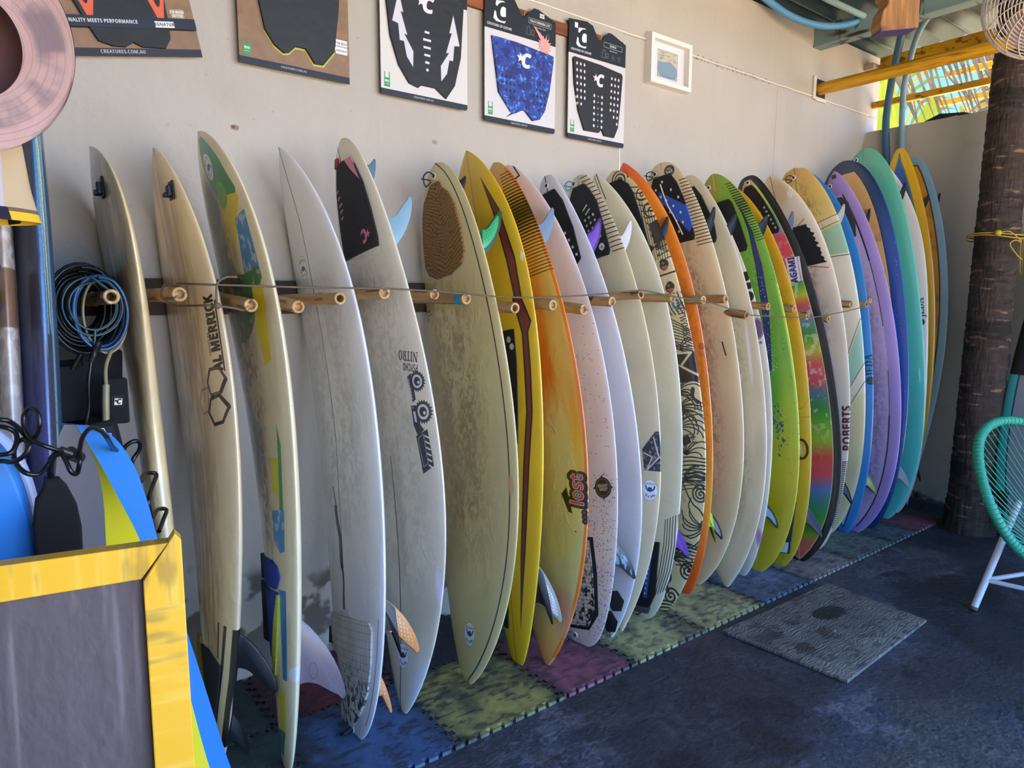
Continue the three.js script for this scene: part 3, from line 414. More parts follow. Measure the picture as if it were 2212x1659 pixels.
function board(k, label, opt) {
  const b = B[k], o = thing('surfboard', label, 'surfboard', b.F, opt.group ?? 'surfboards leaning in the wall rack'); o.quaternion.copy(b.q);
  const ppm = opt.ppm ?? 560, P = metric(CW, b.len, ppm, -CW / 2, 0); P.fill(opt.base);
  b.P = P; opt.paint?.(P, b);
  const D = opt.dirt;
  let ly = -1, lh = 0; if (D?.a) P.each((x, y, p) => {
    const s = y / b.len; if (y !== ly) { ly = y; lh = b.hw(s); } const u = x / Math.max(0.03, lh); if (u > 1.06 || u < -1.06) return; const n = fbm(x * 16, y * 7, D.k ?? 3, 4), m = fbm(x * 46, y * 30, (D.k ?? 3) + 9, 3);
    const zone = smooth(D.s0 - 0.12, D.s0 + 0.1, s + 0.12 * (n - 0.5)) * smooth(D.s1 + 0.12, D.s1 - 0.1, s) * smooth(D.u ?? 0.85, (D.u ?? 0.85) - 0.5, Math.abs(u + (D.off ?? 0)) + 0.35 * (n - 0.5));
    let a = 0; if (zone > 0) { const q = D.streak ? fbm(x * 75, y * 5, (D.k ?? 3) + 5, 4) : fbm(x * 85 + 3 * m, y * 50 + 3 * n, (D.k ?? 3) + 5, 4); a = zone * (0.34 * smooth(0.2, 0.6, n) + (D.streak ? 0.42 : 0.72) * smooth(0.43, 0.58, q * 0.6 + n * 0.28 + m * 0.12)) * D.a * (D.streak ? 1 : 1.15); }
    const c = D.c ?? [148, 122, 84];
    mixpx(p, c[0], c[1], c[2], Math.min(0.78, a));
    const g = 0.94 + 0.1 * fbm(x * 9, y * 5, 40 + (D.k ?? 3), 3); p[0] *= g; p[1] *= g; p[2] *= g;
    if (hash(Math.floor(x * ppm), Math.floor(y * ppm), D.k ?? 3) > 0.9993) mixpx(p, 60, 50, 40, 0.6);
  });
  opt.over?.(P, b);
  b.hull = part('hull', hullGeometry(b, opt.ring), [gloss(P.tex(), opt.wax ?? 0.0012, opt.rough), new THREE.MeshPhysicalMaterial({ color: opt.bottom ?? opt.base, roughness: 0.3, clearcoat: 0.3 })], o);
  b.fins.forEach((f, i) => addFin(b, o, f, [].concat(opt.fin)[i] ?? [].concat(opt.fin)[0]));
  b.o = o; return o;
}
// the rail line parallel to the outline, from s0 to s1 on the side sgn
const railLine = (b, inset, s0, s1, sgn, n = 40) => { const r = []; for (let i = 0; i <= n; i++) { const s = s0 + ((s1 - s0) * i) / n; r.push([sgn * Math.max(0, b.hw(s) - inset), s * b.len]); } return r; };
const inner = (b, inset, s0, s1) => [...railLine(b, inset, s0, s1, 1), ...railLine(b, inset, s0, s1, -1).reverse()];
const BL = '#141414';
function wayo(P, x, y, k = 1, rot = 0, clear = false) { // oval shop sticker: hand sign and lettering
  const g = P.g; g.save(); g.translate(x, y); g.rotate(rot); g.scale(k, k);
  if (clear) { P.ell(0, 0, 0.034, 0.042, 'rgba(255,255,255,.25)').ell(0, 0, 0.034, 0.042, '#3c4660', 0, 0.0012); } else P.ell(0, 0, 0.034, 0.042, '#f1f2f4').ell(0, 0, 0.034, 0.042, '#8d93a0', 0, 0.0014);
  const c = clear ? '#33405c' : '#1d3476';
  P.text('W', -0.017, 0.021, 0.011, c, 0.45).text('A', -0.006, 0.0262, 0.011, c, 0.15).text('Y', 0.006, 0.0262, 0.011, c, -0.15).text('O', 0.017, 0.021, 0.011, c, -0.45);
  P.blob([[-0.011, -0.006], [-0.006, 0.008], [0.006, 0.008], [0.011, -0.006], [0.006, -0.012], [-0.006, -0.012]], c);
  P.curve([[-0.009, 0.002], [-0.018, -0.004], [-0.021, -0.014]], c, 0.006).curve([[0.009, 0.002], [0.017, -0.006], [0.019, -0.016]], c, 0.006);
  P.text('SURFBOARD RENTAL', 0, -0.024, 0.0042, '#4a5578').line([[-0.02, -0.0285], [0.02, -0.0285]], '#c8a04a', 0.0012);
  g.restore();
}
function starC(P, x, y, k, col, rot = 0) { // the slanted C with its star
  const g = P.g; g.save(); g.translate(x, y); g.rotate(rot); g.scale(k, k);
  P.text('C', 0.18, 0, 0.95, col, 0, { skew: 0.16, stroke: col, lw: 0.06 });
  const st = []; for (let i = 0; i < 10; i++) { const r = i % 2 ? 0.15 : 0.38, a = Math.PI / 2 + (i * Math.PI) / 5; st.push([-0.32 + r * Math.cos(a), 0.12 + r * Math.sin(a)]); } P.poly(st, col);
  g.restore();
}
const hexa = (x, y, r, rot = 0) => Array.from({ length: 6 }, (_, i) => [x + r * Math.cos(rot + (i * Math.PI) / 3), y + r * Math.sin(rot + (i * Math.PI) / 3)]);
const finLook = (c, extra = {}) => ({ m: mat(c, 0.35), ...extra });
const blackFin = finLook('#17181a'), padBump = (() => { const t = TX.pad.clone(); t.repeat.set(9, 9); t.wrapS = t.wrapT = THREE.RepeatWrapping; t.needsUpdate = true; return t; })();
const padMat = (c) => mat(c, 0.75, { bumpMap: padBump, bumpScale: 0.0016 });
const blackPad = padMat('#1b1b1d');
const sym = (list) => list.map(([y, h, c = 0]) => [y, c - h, c + h]);
const printed = (rows, ppm, col, f) => { const xs = rows.flatMap((r) => [r[1], r[2]]), x0 = Math.min(...xs), x1 = Math.max(...xs), y0 = rows[0][0], y1 = rows[rows.length - 1][0], P = metric(x1 - x0, y1 - y0, ppm, x0, y0); P.fill(col); f(P); const t = P.tex(); const m = mat(0xffffff, 0.7, { map: t, bumpMap: padBump, bumpScale: 0.0014 }); m.userData.P = P; return m; };
const padOn = (k, rows, m, th = 0.006, name = 'grip_pad') => { const b = B[k], g = padGeometry(b, rows, th); if (m.map) { const P = m.userData.P, uv = g.attributes.uv, bu = []; for (let i = 0; i < uv.count; i++) { bu.push(uv.getX(i), uv.getY(i)); uv.setXY(i, (uv.getX(i) - P.x0) / P.w, (uv.getY(i) - P.y0) / P.h); } m.bumpMap = null; } return part(name, g, m, b.o); };
const plugOn = (k, x, y, col = '#1a1a1a') => { const b = B[k], p = part('leash_plug', new THREE.CylinderGeometry(0.0125, 0.0125, 0.006, 20).rotateX(Math.PI / 2).translate(x, y, b.deck(x, y) + 0.0005), mat('#e8e6de', 0.5), b.o); part('plug_cup', new THREE.CylinderGeometry(0.008, 0.008, 0.0064, 16).rotateX(Math.PI / 2).translate(x, y, b.deck(x, y) + 0.0009), mat(col, 0.6), p); return p; };
const leashLoop = (k, x, y, col = '#1a1a1c', s = 1) => { const b = B[k], z = b.deck(x, y); return part('leash_string', tube([[x, y, z], [x - 0.01 * s, y + 0.012 * s, z + 0.014], [x - 0.03 * s, y + 0.006 * s, z + 0.02], [x - 0.026 * s, y - 0.02 * s, z + 0.016], [x - 0.008 * s, y - 0.012 * s, z + 0.01], [x - 0.04 * s, y + 0.004 * s, z + 0.02]], 0.0028, 6), mat(col, 0.7), b.o); };

const BEIGE = '#e6d09c', CREAM = '#e3d9b6', OFF = '#e6dfd0', WHITE = '#e9e7e6';
const mountOn = (k, x, y) => { const b = B[k], z = b.deck(x, y); const m = mat('#17181b', 0.4), p = part('mount_base', new RoundedBoxGeometry(0.034, 0.056, 0.006, 3, 0.003).translate(x, y, z + 0.002), m, b.o); part('mount_clip', merge([new RoundedBoxGeometry(0.02, 0.032, 0.014, 2, 0.003).translate(x - 0.002, y - 0.002, z + 0.009), new RoundedBoxGeometry(0.024, 0.012, 0.02, 2, 0.003).translate(x - 0.012, y - 0.012, z + 0.012)]), m, p); };

board('b1', 'dirty beige surfboard standing between the leash coil and the hexagon-logo board', { base: BEIGE, ppm: 760, dirt: { a: 0.95, s0: 0.2, s1: 0.98, u: 1.1, k: 11, streak: 1, c: [132, 104, 66] }, paint: (P, b) => P.line([[0.0, 0], [0.0, 2]], '#8d7550', 0.003), fin: blackFin });
mountOn('b1', 0.098, 1.753);

board('b2', 'beige surfboard with two black hexagon logos and three black tail stripes', { base: '#e8d2a6', ppm: 800, dirt: { a: 0.8, s0: 0.16, s1: 0.96, u: 0.95, off: 0.18, k: 23, streak: 1, c: [142, 108, 72] },
  paint: (P) => { P.line([[0.005, 0], [0.005, 2]], '#9a835c', 0.002); },
  over: (P) => {
    P.line([[0.058, 0.455], [0.044, 0.345]], '#1d2130', 0.009).line([[0.096, 0.45], [0.066, 0.322], [0.005, 0.13]], '#1c1515', 0.015).line([[0.137, 0.44], [0.104, 0.288], [0.038, 0.07]], '#1c1515', 0.018);
    P.text('AL MERRICK', 0.17, 1.33, 0.042, BL, Math.PI / 2 + 0.03, { sx: 0.66, stroke: '#141414', lw: 0.07 }).line([[0.2, 1.215], [0.196, 1.425]], BL, 0.005).text('SHAPES by', 0.142, 1.3, 0.01, BL, Math.PI / 2);
    const A = [[0.125, 1.225], [0.176, 1.228], [0.201, 1.193], [0.171, 1.154], [0.116, 1.148], [0.103, 1.187]], C = [[0.112, 1.137], [0.162, 1.147], [0.201, 1.11], [0.166, 1.066], [0.12, 1.059], [0.093, 1.097]], F = [[0.058, 1.166], [0.1, 1.173], [0.1, 1.14], [0.085, 1.1], [0.054, 1.094], [0.036, 1.13]];
    P.line(F, 'rgba(40,32,26,.4)', 0.006, true).line(A, '#16161a', 0.009, true).line(C, '#16161a', 0.0105, true).line(A, '#e8dfc9', 0.0012, true); P.line([[0.201, 1.193], [0.171, 1.154]], '#16161a', 0.014).line([[0.162, 1.147], [0.201, 1.11]], '#16161a', 0.014);
    P.each((x, y, p) => { if (x > 0.03 && x < 0.21 && y > 1.05 && y < 1.45 && p[0] < 110) mixpx(p, 200, 178, 140, smooth(0.6, 0.68, fbm(x * 60, y * 60, 7)) * 0.75 * smooth(0.19, 0.1, x)); });
  }, fin: [finLook('#1b1c1e'), finLook('#141516')] });
mountOn('b2', 0.076, 1.772);
padOn('b2', [[0.14, -0.04, 0.008], [0.22, -0.08, 0.036], [0.323, -0.1, 0.064], [0.36, -0.09, -0.02]], padMat('#1c1c1e'), 0.006, 'grip_pad');
padOn('b2', [[0.2, -0.15, -0.085], [0.34, -0.17, -0.105], [0.38, -0.16, -0.1]], padMat('#b98d2a'), 0.006, 'grip_pad_edge');

board('b3', 'cream surfboard painted with green, yellow and blue patches, oval sticker at its nose', { base: '#efe1b2', ppm: 800, dirt: { a: 0.7, s0: 0.36, s1: 0.86, u: 0.7, off: 0.3, k: 31, c: [120, 94, 56] },
  paint: (P) => {
    P.line([[0.0, 0], [0.01, 2]], '#a99a70', 0.002);
    P.blob([[0.0, 1.99], [0.05, 1.945], [0.106, 1.88], [0.14, 1.811], [0.178, 1.756], [0.12, 1.74], [0.061, 1.755], [0.0, 1.8], [-0.05, 1.9]], '#2f9152');
    P.soft(-0.07, 1.76, 0.1, 0.13, '#4d5a38'); P.soft(-0.05, 1.6, 0.1, 0.12, '#8a7c3c');
    P.blob([[0.03, 1.78], [0.099, 1.765], [0.186, 1.75], [0.15, 1.71], [0.1, 1.65], [0.03, 1.56], [-0.04, 1.58], [0.0, 1.68]], '#e9cf38').blob([[0.02, 1.82], [0.08, 1.82], [0.11, 1.77], [0.07, 1.73], [0.02, 1.75]], '#6fae3a');
    P.poly([[0.118, 1.69], [0.19, 1.697], [0.205, 1.49], [0.08, 1.48]], '#3f8cc2');
    P.blob([[0.0, 1.55], [0.1, 1.52], [0.2, 1.535], [0.208, 1.49], [0.15, 1.45], [0.09, 1.37], [0.0, 1.33], [-0.1, 1.34], [-0.08, 1.46]], '#3c7d3f');
    P.poly([[0.124, 1.48], [0.2, 1.474], [0.166, 1.253], [0.12, 1.242], [0.1, 1.34]], '#f2d91c');
    P.soft(-0.12, 0.99, 0.12, 0.18, '#3b4a52'); P.soft(-0.14, 1.42, 0.09, 0.16, '#56643a');
    P.poly([[0.136, 1.065], [0.146, 1.0], [0.116, 0.8], [0.092, 0.792], [0.118, 0.95]], '#2ea25d');
    P.poly([[0.056, 0.962], [0.116, 0.962], [0.1, 0.842], [0.05, 0.86]], '#ece02c');
    P.poly([[0.03, 0.8], [0.122, 0.805], [0.104, 0.68], [0.075, 0.672], [0.03, 0.705]], '#3d95cf'); P.each((x, y, p) => { if (p[2] > 150 && p[0] < 100 && y < 1.72) mixpx(p, 200, 218, 224, smooth(0.6, 0.68, fbm(x * 60, y * 40, 5)) * 0.8); if (p[1] > p[0] + 40 && y > 1.3 && y < 1.56) mixpx(p, 190, 190, 150, smooth(0.6, 0.68, fbm(x * 50, y * 40, 15)) * 0.7); });
    P.blob([[0.045, 0.26], [0.045, 0.19], [0.02, 0.1], [-0.01, 0.14], [0.0, 0.25]], '#f2e21f').poly([[-0.17, 0.11], [0.0, 0.13], [-0.01, 0.05], [-0.09, 0.064]], '#3f7fb5').poly([[-0.012, 0.13], [0.032, 0.13], [0.0, 0.045], [-0.014, 0.055]], '#3f9a52');
    P.poly([[0.045, 0.56], [0.092, 0.56], [0.064, 0.29], [0.036, 0.29]], '#2f86c4');
  },
  over: (P) => { wayo(P, 0.012, 1.88, 1.0, 0.3); P.blob([[0.07, 0.33], [0.15, 0.345], [0.148, 0.298], [0.085, 0.285]], '#eceaf0'); },
  fin: { m: new THREE.MeshPhysicalMaterial({ color: '#b9a6ac', roughness: 0.25, transmission: 0.75, thickness: 0.006, ior: 1.45 }) } });
{
  const navy = padMat('#2140a0'), dk = padMat('#1c2230');
  padOn('b3', [[0.56, -0.15, 0.03], [0.6, -0.17, 0.062], [0.63, -0.16, 0.045], [0.645, -0.12, 0.0]], navy); padOn('b3', [[0.56, -0.2, -0.165], [0.64, -0.2, -0.175]], dk);
  padOn('b3', [[0.34, -0.12, -0.03], [0.5, -0.13, 0.03], [0.55, -0.12, 0.04]], navy); padOn('b3', [[0.29, -0.04, -0.02], [0.35, -0.045, 0.0], [0.45, -0.01, 0.028], [0.545, 0.035, 0.05]], padMat('#c9d452'), 0.0065, 'grip_pad_edge'); padOn('b3', [[0.36, -0.2, -0.14], [0.55, -0.21, -0.145]], dk);
  const b = B.b3, f = b.o.children.find((c) => c.name === 'fin'), g = new THREE.TorusGeometry(0.024, 0.0022, 6, 30); g.scale(0.55, 1, 1);
  const bow = b.bow(0.17) + 0.02; part('fin_badge', g.rotateY(Math.PI / 2).translate(b.fins[0].x - 0.0055, 0.3, -bow - 0.035), mat('#191512', 0.5), f);
}

board('b4', 'plain white surfboard nose up with a thin black stringer and a grubby white tail pad', { base: '#e8e6e6', ppm: 800, dirt: { a: 0.28, s0: 0.35, s1: 0.74, u: 0.9, k: 41, c: [150, 138, 122] }, wax: 0.002,
  paint: (P) => { P.line([[0.0, 2.03], [0.004, 1.75], [-0.018, 1.5], [-0.02, 1.2], [-0.02, 1.0], [-0.036, 0.8], [-0.042, 0.38]], '#23201f', 0.0038); },
  over: (P) => {
    wayo(P, -0.062, 1.61, 1, -0.1, true);
    const c = []; for (let i = 0; i <= 20; i++) { const t = i / 20; c.push([-0.085 + 0.05 * Math.sin(t * 1.9) - 0.012 * t + 0.004 * Math.sin(t * 19), 0.83 - t * 0.43]); } P.line(c.slice(0, 7), '#242120', 0.007).line(c.slice(3, 14), '#2b2826', 0.024).line(c.slice(10), '#242120', 0.013); for (let i = 0; i < 60; i++) { const q = c[3 + Math.floor(rnd(0, 11))]; P.line([[q[0] + rnd(-0.012, 0.012), q[1]], [q[0] + rnd(-0.012, 0.012), q[1] - 0.02]], '#5c5652', 0.0012); }
    P.line(railLine(B.b4, 0.02, 0.03, 0.2, 1), '#6a2a55', 0.002);
  }, fin: [finLook('#1d1c1c', { m: mat('#d98a3e', 0.35), core: new THREE.MeshStandardMaterial({ color: '#f0a35a', map: honey, roughness: 0.35 }), root: mat('#1a1a1a', 0.4), rootTo: 0.36 }), finLook('#d98a3e', { core: new THREE.MeshStandardMaterial({ color: '#ee9750', map: honey, roughness: 0.35 }) })] });
{
  const rows = [[0.04, -0.12, -0.02], [0.1, -0.12, 0.05], [0.17, -0.1, 0.1], [0.255, -0.11, 0.128], [0.27, -0.2, 0.13], [0.37, -0.2, 0.145], [0.392, -0.17, 0.13]];
  padOn('b4', rows, printed(rows, 1100, '#e2dedb', (P) => P.each((x, y, p) => { const a = Math.abs((((x * 55) % 1) + 1) % 1 - 0.5), c = Math.abs(((y * 42) % 1) - 0.5); mixpx(p, 150, 142, 136, Math.max(a, c) > 0.43 ? 0.4 : 0); mixpx(p, 38, 36, 36, smooth(0.53, 0.6, fbm(x * 90, y * 60, 4)) * smooth(0.3, 0.1, y) * 0.9); mixpx(p, 110, 98, 76, 0.3 * fbm(x * 20, y * 20, 6)); })), 0.007);
  padOn('b4', [[0.396, -0.1, 0.02], [0.415, -0.06, -0.01]], padMat('#cfcac6'), 0.006);
  padOn('b4', [[0.28, -0.215, -0.185], [0.335, -0.21, -0.185]], mat('#18181a', 0.6), 0.009, 'pad_logo');
  plugOn('b4', -0.03, 0.03); part('rail_saver', tube([[-0.03, 0.035, B.b4.deck(-0.03, 0.035)], [-0.035, 0.024, 0.035], [-0.05, 0.014, 0.04]], 0.008, 8), mat('#161618', 0.6), B.b4.o);
}

board('b5', 'off-white surfboard standing tail up with a black and pink grip pad and a truck drawing', { base: '#e6dcc0', ppm: 760, dirt: { a: 0.26, s0: 0.25, s1: 0.8, u: 0.9, k: 51, c: [156, 138, 108] }, wax: 0.0022,
  paint: (P) => { for (let i = 0; i < 60; i++) P.line([[-0.3 + i * 0.0105, 0], [-0.3 + i * 0.0105, 2.1]], 'rgba(160,146,110,.16)', 0.0016); P.line([[-0.02, 0.0], [-0.02, 0.9]], '#5b564c', 0.006).line([[-0.02, 1.95], [-0.05, 2.1]], '#5b564c', 0.005); P.soft(0.12, 0.1, 0.1, 0.12, '#e4e2ea'); P.soft(0.2, 0.45, 0.02, 0.08, '#eae8ee'); },
  over: (P) => {
    wayo(P, -0.005, 0.2, 1, Math.PI);
    P.text('NITRO', 0.168, 1.24, 0.034, BL, Math.PI - 0.22, { sx: 0.62, font: 'serif' }).text('PSYCHO', 0.172, 1.2, 0.026, BL, Math.PI - 0.22, { sx: 0.55 });
    // truck outline running down the board: two saw-toothed wheels, body, grille
    for (const [cx, cy, r] of [[0.196, 1.15, 0.03], [0.205, 1.045, 0.034]]) { const t = []; for (let i = 0; i < 40; i++) { const a = (i / 40) * 6.283, q = i % 2 ? r : r * 1.24; t.push([cx + q * Math.cos(a), cy + q * Math.sin(a)]); } P.poly(t, BL).ell(cx, cy, r * 0.78, r * 0.78, '#d9d4c6').ell(cx, cy, r * 0.5, r * 0.5, BL).ell(cx + 0.006, cy - 0.004, r * 0.18, r * 0.18, '#e9e4d6'); }
    P.poly([[0.15, 1.17], [0.172, 1.18], [0.178, 1.09], [0.16, 1.08]], BL).line([[0.155, 1.165], [0.16, 1.09]], '#ddd', 0.003).poly([[0.148, 1.07], [0.175, 1.07], [0.185, 1.0], [0.2, 0.985], [0.165, 0.965], [0.15, 1.0]], BL).poly([[0.155, 1.05], [0.168, 1.05], [0.17, 1.01], [0.158, 1.015]], '#d9d4c6');
    for (let i = 0; i < 7; i++) P.line([[0.15, 1.13 - i * 0.011], [0.165, 1.127 - i * 0.011]], '#e4dfd0', 0.002);
    P.poly([[0.155, 0.965], [0.215, 0.985], [0.225, 0.86], [0.17, 0.835]], BL); for (let i = 0; i < 6; i++) P.line([[0.197 + i * 0.001, 0.965 - i * 0.02], [0.219, 0.955 - i * 0.02]], '#e4dfd0', 0.006); P.line([[0.163, 0.955], [0.176, 0.86], [0.2, 0.87], [0.193, 0.97]], '#e4dfd0', 0.002, true);
  }, fin: [finLook('#7fa0ac'), finLook('#55737a')] });
{
  const rows = sym([[1.632, 0.118], [1.66, 0.122], [1.764, 0.112], [1.86, 0.094], [1.93, 0.066], [1.962, 0.05]]);
  const m = printed(rows, 900, '#1d1d1f', (P) => { P.each((x, y, p) => { const a = Math.abs((((x * 42) % 1) + 1) % 1 - 0.5), c = Math.abs(((y * 42) % 1) - 0.5); mixpx(p, 12, 12, 13, Math.max(a, c) > 0.42 ? 0.7 : 0); mixpx(p, 46, 46, 48, 0.35 * fbm(x * 60, y * 60, 3, 2)); }); P.poly([[0.0, 1.975], [0.05, 1.975], [0.085, 1.87], [0.04, 1.92]], '#d98a94'); for (const [y, l] of [[1.778, 0.012], [1.802, 0.016], [1.824, 0.018], [1.849, 0.014], [1.874, 0.01]]) P.line([[-0.085, y - 0.003], [-0.085 + l * 1.6, y + 0.004]], '#d88a93', 0.007); starC(P, 0.06, 1.685, 0.045, '#d0717c', Math.PI + 0.3); });
  padOn('b5', rows, m, 0.007);
  padOn('b5', [[1.955, -0.07, -0.04], [1.985, -0.055, -0.035]], mat('#a22a2e', 0.7), 0.009, 'leash_string');
}

board('b6', 'yellowed wide surfboard with a tan brown grip pad and a thin black pinline', { base: '#ddcd90', ppm: 760, dirt: { a: 0.75, s0: 0.3, s1: 0.74, u: 0.8, off: 0.2, k: 61, c: [156, 130, 80] }, wax: 0.0024,
  paint: (P, b) => { P.soft(-0.2, 0.9, 0.2, 0.6, '#bfa970'); P.line(railLine(b, 0.035, 0.0, 1, 1, 80), '#15161c', 0.005); },
  over: (P) => { wayo(P, 0.0, 0.185, 1, Math.PI); P.text('GLAZE', -0.235, 1.42, 0.016, BL, Math.PI).text('MATHARU', -0.225, 1.45, 0.012, BL, Math.PI).line([[-0.27, 1.435], [-0.17, 1.437]], BL, 0.003); P.soft(0.24, 0.75, 0.02, 0.05, '#d9a37a'); },
  fin: [finLook('#1f4a30', { core: new THREE.MeshStandardMaterial({ color: '#3fae6a', map: honey, roughness: 0.3 }) }), blackFin] });
{
  const rows = sym([[1.562, 0.05, -0.03], [1.585, 0.115, -0.02], [1.625, 0.145, -0.02], [1.72, 0.14, -0.02], [1.82, 0.118, -0.02], [1.87, 0.09, -0.02], [1.9, 0.05, -0.02], [1.925, 0.03, -0.01]]);
  padOn('b6', rows, printed(rows, 900, '#8a6636', (P) => P.each((x, y, p) => { const w = 0.5 + 0.5 * Math.sin((y * 64 - Math.abs(x) * 30 + 3 * fbm(x * 14, y * 14, 5, 3)) * 6.28), d = hash(Math.floor(x * 75), Math.floor(y * 75), 3) > 0.82 && Math.hypot(((x * 75) % 1 + 1) % 1 - 0.5, ((y * 75) % 1) - 0.5) < 0.2; mixpx(p, 70, 48, 22, 0.55 * smooth(0.7, 1, w)); mixpx(p, 168, 128, 74, 0.35 * smooth(0.3, 0, w)); if (d) mixpx(p, 40, 26, 14, 0.9); })), 0.008);
  plugOn('b6', -0.012, 1.955); leashLoop('b6', -0.012, 1.955, '#2a3a42', 1.6);
}

const boltPoly = (g0) => [[0.068, 1.94], [0.118 - g0, 1.79], [0.158 - g0, 1.59], [0.176 - g0, 1.45], [0.166 - g0, 1.435], [0.196 - g0, 1.3], [0.188 - g0, 1.15], [0.178 - g0, 1.0], [0.138 - g0, 0.8], [0.085 - g0, 0.45], [0.046, 0.15], [0.1 + g0, 0.45], [0.16 + g0, 0.8], [0.2 + g0, 1.0], [0.212 + g0, 1.156], [0.218 + g0, 1.3], [0.238 + g0, 1.34], [0.206 + g0, 1.43], [0.196 + g0, 1.59], [0.145 + g0, 1.79]];
board('b7', 'yellow surfboard nose up with a dark red lightning stripe outlined in black', { base: '#e7c020', ppm: 700, dirt: { a: 0.6, s0: 0.35, s1: 0.72, u: 0.6, off: 0.45, k: 71, c: [150, 118, 46] },
  paint: (P) => { P.line([[0.005, 2.1], [0.0, 0]], '#a8821a', 0.004); },
  over: (P) => { P.poly(boltPoly(0.006), '#17120f').poly(boltPoly(-0.002), '#74212a'); P.poly([[0.232, 1.61], [0.242, 1.595], [0.236, 1.565], [0.226, 1.58]], '#efe8d0'); },
  fin: { m: mat('#a7a294', 0.4), core: new THREE.MeshStandardMaterial({ color: '#e9e9e2', map: honey, roughness: 0.3 }), root: mat('#161616', 0.4), rootTo: 0.28 } });
{
  const rows = [[0.877, 0.06, 0.112], [1.0, 0.06, 0.128], [1.2, 0.06, 0.148], [1.322, 0.06, 0.152]];
  padOn('b7', rows, printed(rows, 700, '#141416', (P) => { P.poly(hexa(0.118, 1.285, 0.014), '#b9b6b2').poly(hexa(0.132, 1.256, 0.014), '#c9c6c2'); }), 0.004, 'deck_strip');
  padOn('b7', [[0.143, -0.06, -0.03], [0.25, -0.07, -0.02]], blackPad, 0.005, 'deck_strip');
}

const bars = (P, b, list, xa, xb, col, tilt = 0.02) => { for (const [y, w] of list) P.line([[xa(y), y], [xb(y), y + tilt]], col, w); };
board('b8', 'orange and yellow surfboard with thin black bars near its top and red logo lettering', { base: '#e8b04a', ppm: 640, dirt: { a: 0.8, s0: 0.2, s1: 0.7, u: 0.55, off: 0.35, k: 81, c: [150, 130, 120] }, wax: 0.0022,
  paint: (P, b) => {
    const g = P.g; P.fill(P.grad(0, 0, 0, b.len, [[0, '#e79a5a'], [0.1, '#dccf92'], [0.3, '#dfd27e'], [0.42, '#e8b63a'], [0.55, '#ee8420'], [0.78, '#efaa48'], [1, '#d8b060']]));
    P.soft(-0.02, 1.3, 0.12, 0.42, '#e8701a'); P.soft(0.2, 1.3, 0.07, 0.45, '#ecca6c'); P.soft(0.13, 0.85, 0.1, 0.3, '#e4d890');
    P.line(railLine(b, 0.004, 0.02, 0.98, 1), '#e8801e', 0.016); P.soft(0.1, 0.22, 0.06, 0.12, '#e8a27c');
    const list = []; for (let i = 0; i < 34; i++) { const t = i / 33; list.push([1.985 - t * 0.44, 0.003 + 0.009 * Math.exp(-(((t - 0.42) / 0.2) ** 2))]); } bars(P, b, list, (y) => 0.03 + (1.98 - y) * 0.12, (y) => 0.32, '#1b140e', 0.012);
  },
  over: (P) => { // slanted lettering with a heavy black edge, read upwards
    const o = { skew: 0.12, stroke: '#141112', lw: 0.42, sx: 0.8 };
    P.poly([[0.12, 0.675], [0.15, 0.7], [0.17, 0.6], [0.15, 0.605]], '#141112').text('lost', 0.2, 0.69, 0.062, '#c8323a', Math.PI / 2 - 0.06, o).text('lost', 0.2, 0.69, 0.062, '#c8323a', Math.PI / 2 - 0.06, { skew: 0.12, stroke: '#e9e4de', lw: 0.05, sx: 0.8 });
    P.soft(0.212, 0.74, 0.008, 0.02, '#7fb0c4'); P.soft(0.2, 0.66, 0.008, 0.03, '#5a7890');
    for (let i = 0; i < 3; i++) P.ell(0.226, 0.602 - i * 0.017, 0.013, 0.011, '#141112').ell(0.226, 0.602 - i * 0.017, 0.008, 0.005, '#5b3a44'); P.ell(0.18, 0.53, 0.003, 0.003, '#141112');
  }, fin: finLook('#6f8797') });
plugOn('b8', -0.02, 1.99); padOn('b8', sym([[1.5, 0.04, -0.07], [1.62, 0.05, -0.04], [1.8, 0.05, -0.02], [1.92, 0.035, 0]]), padMat('#2a2725'));

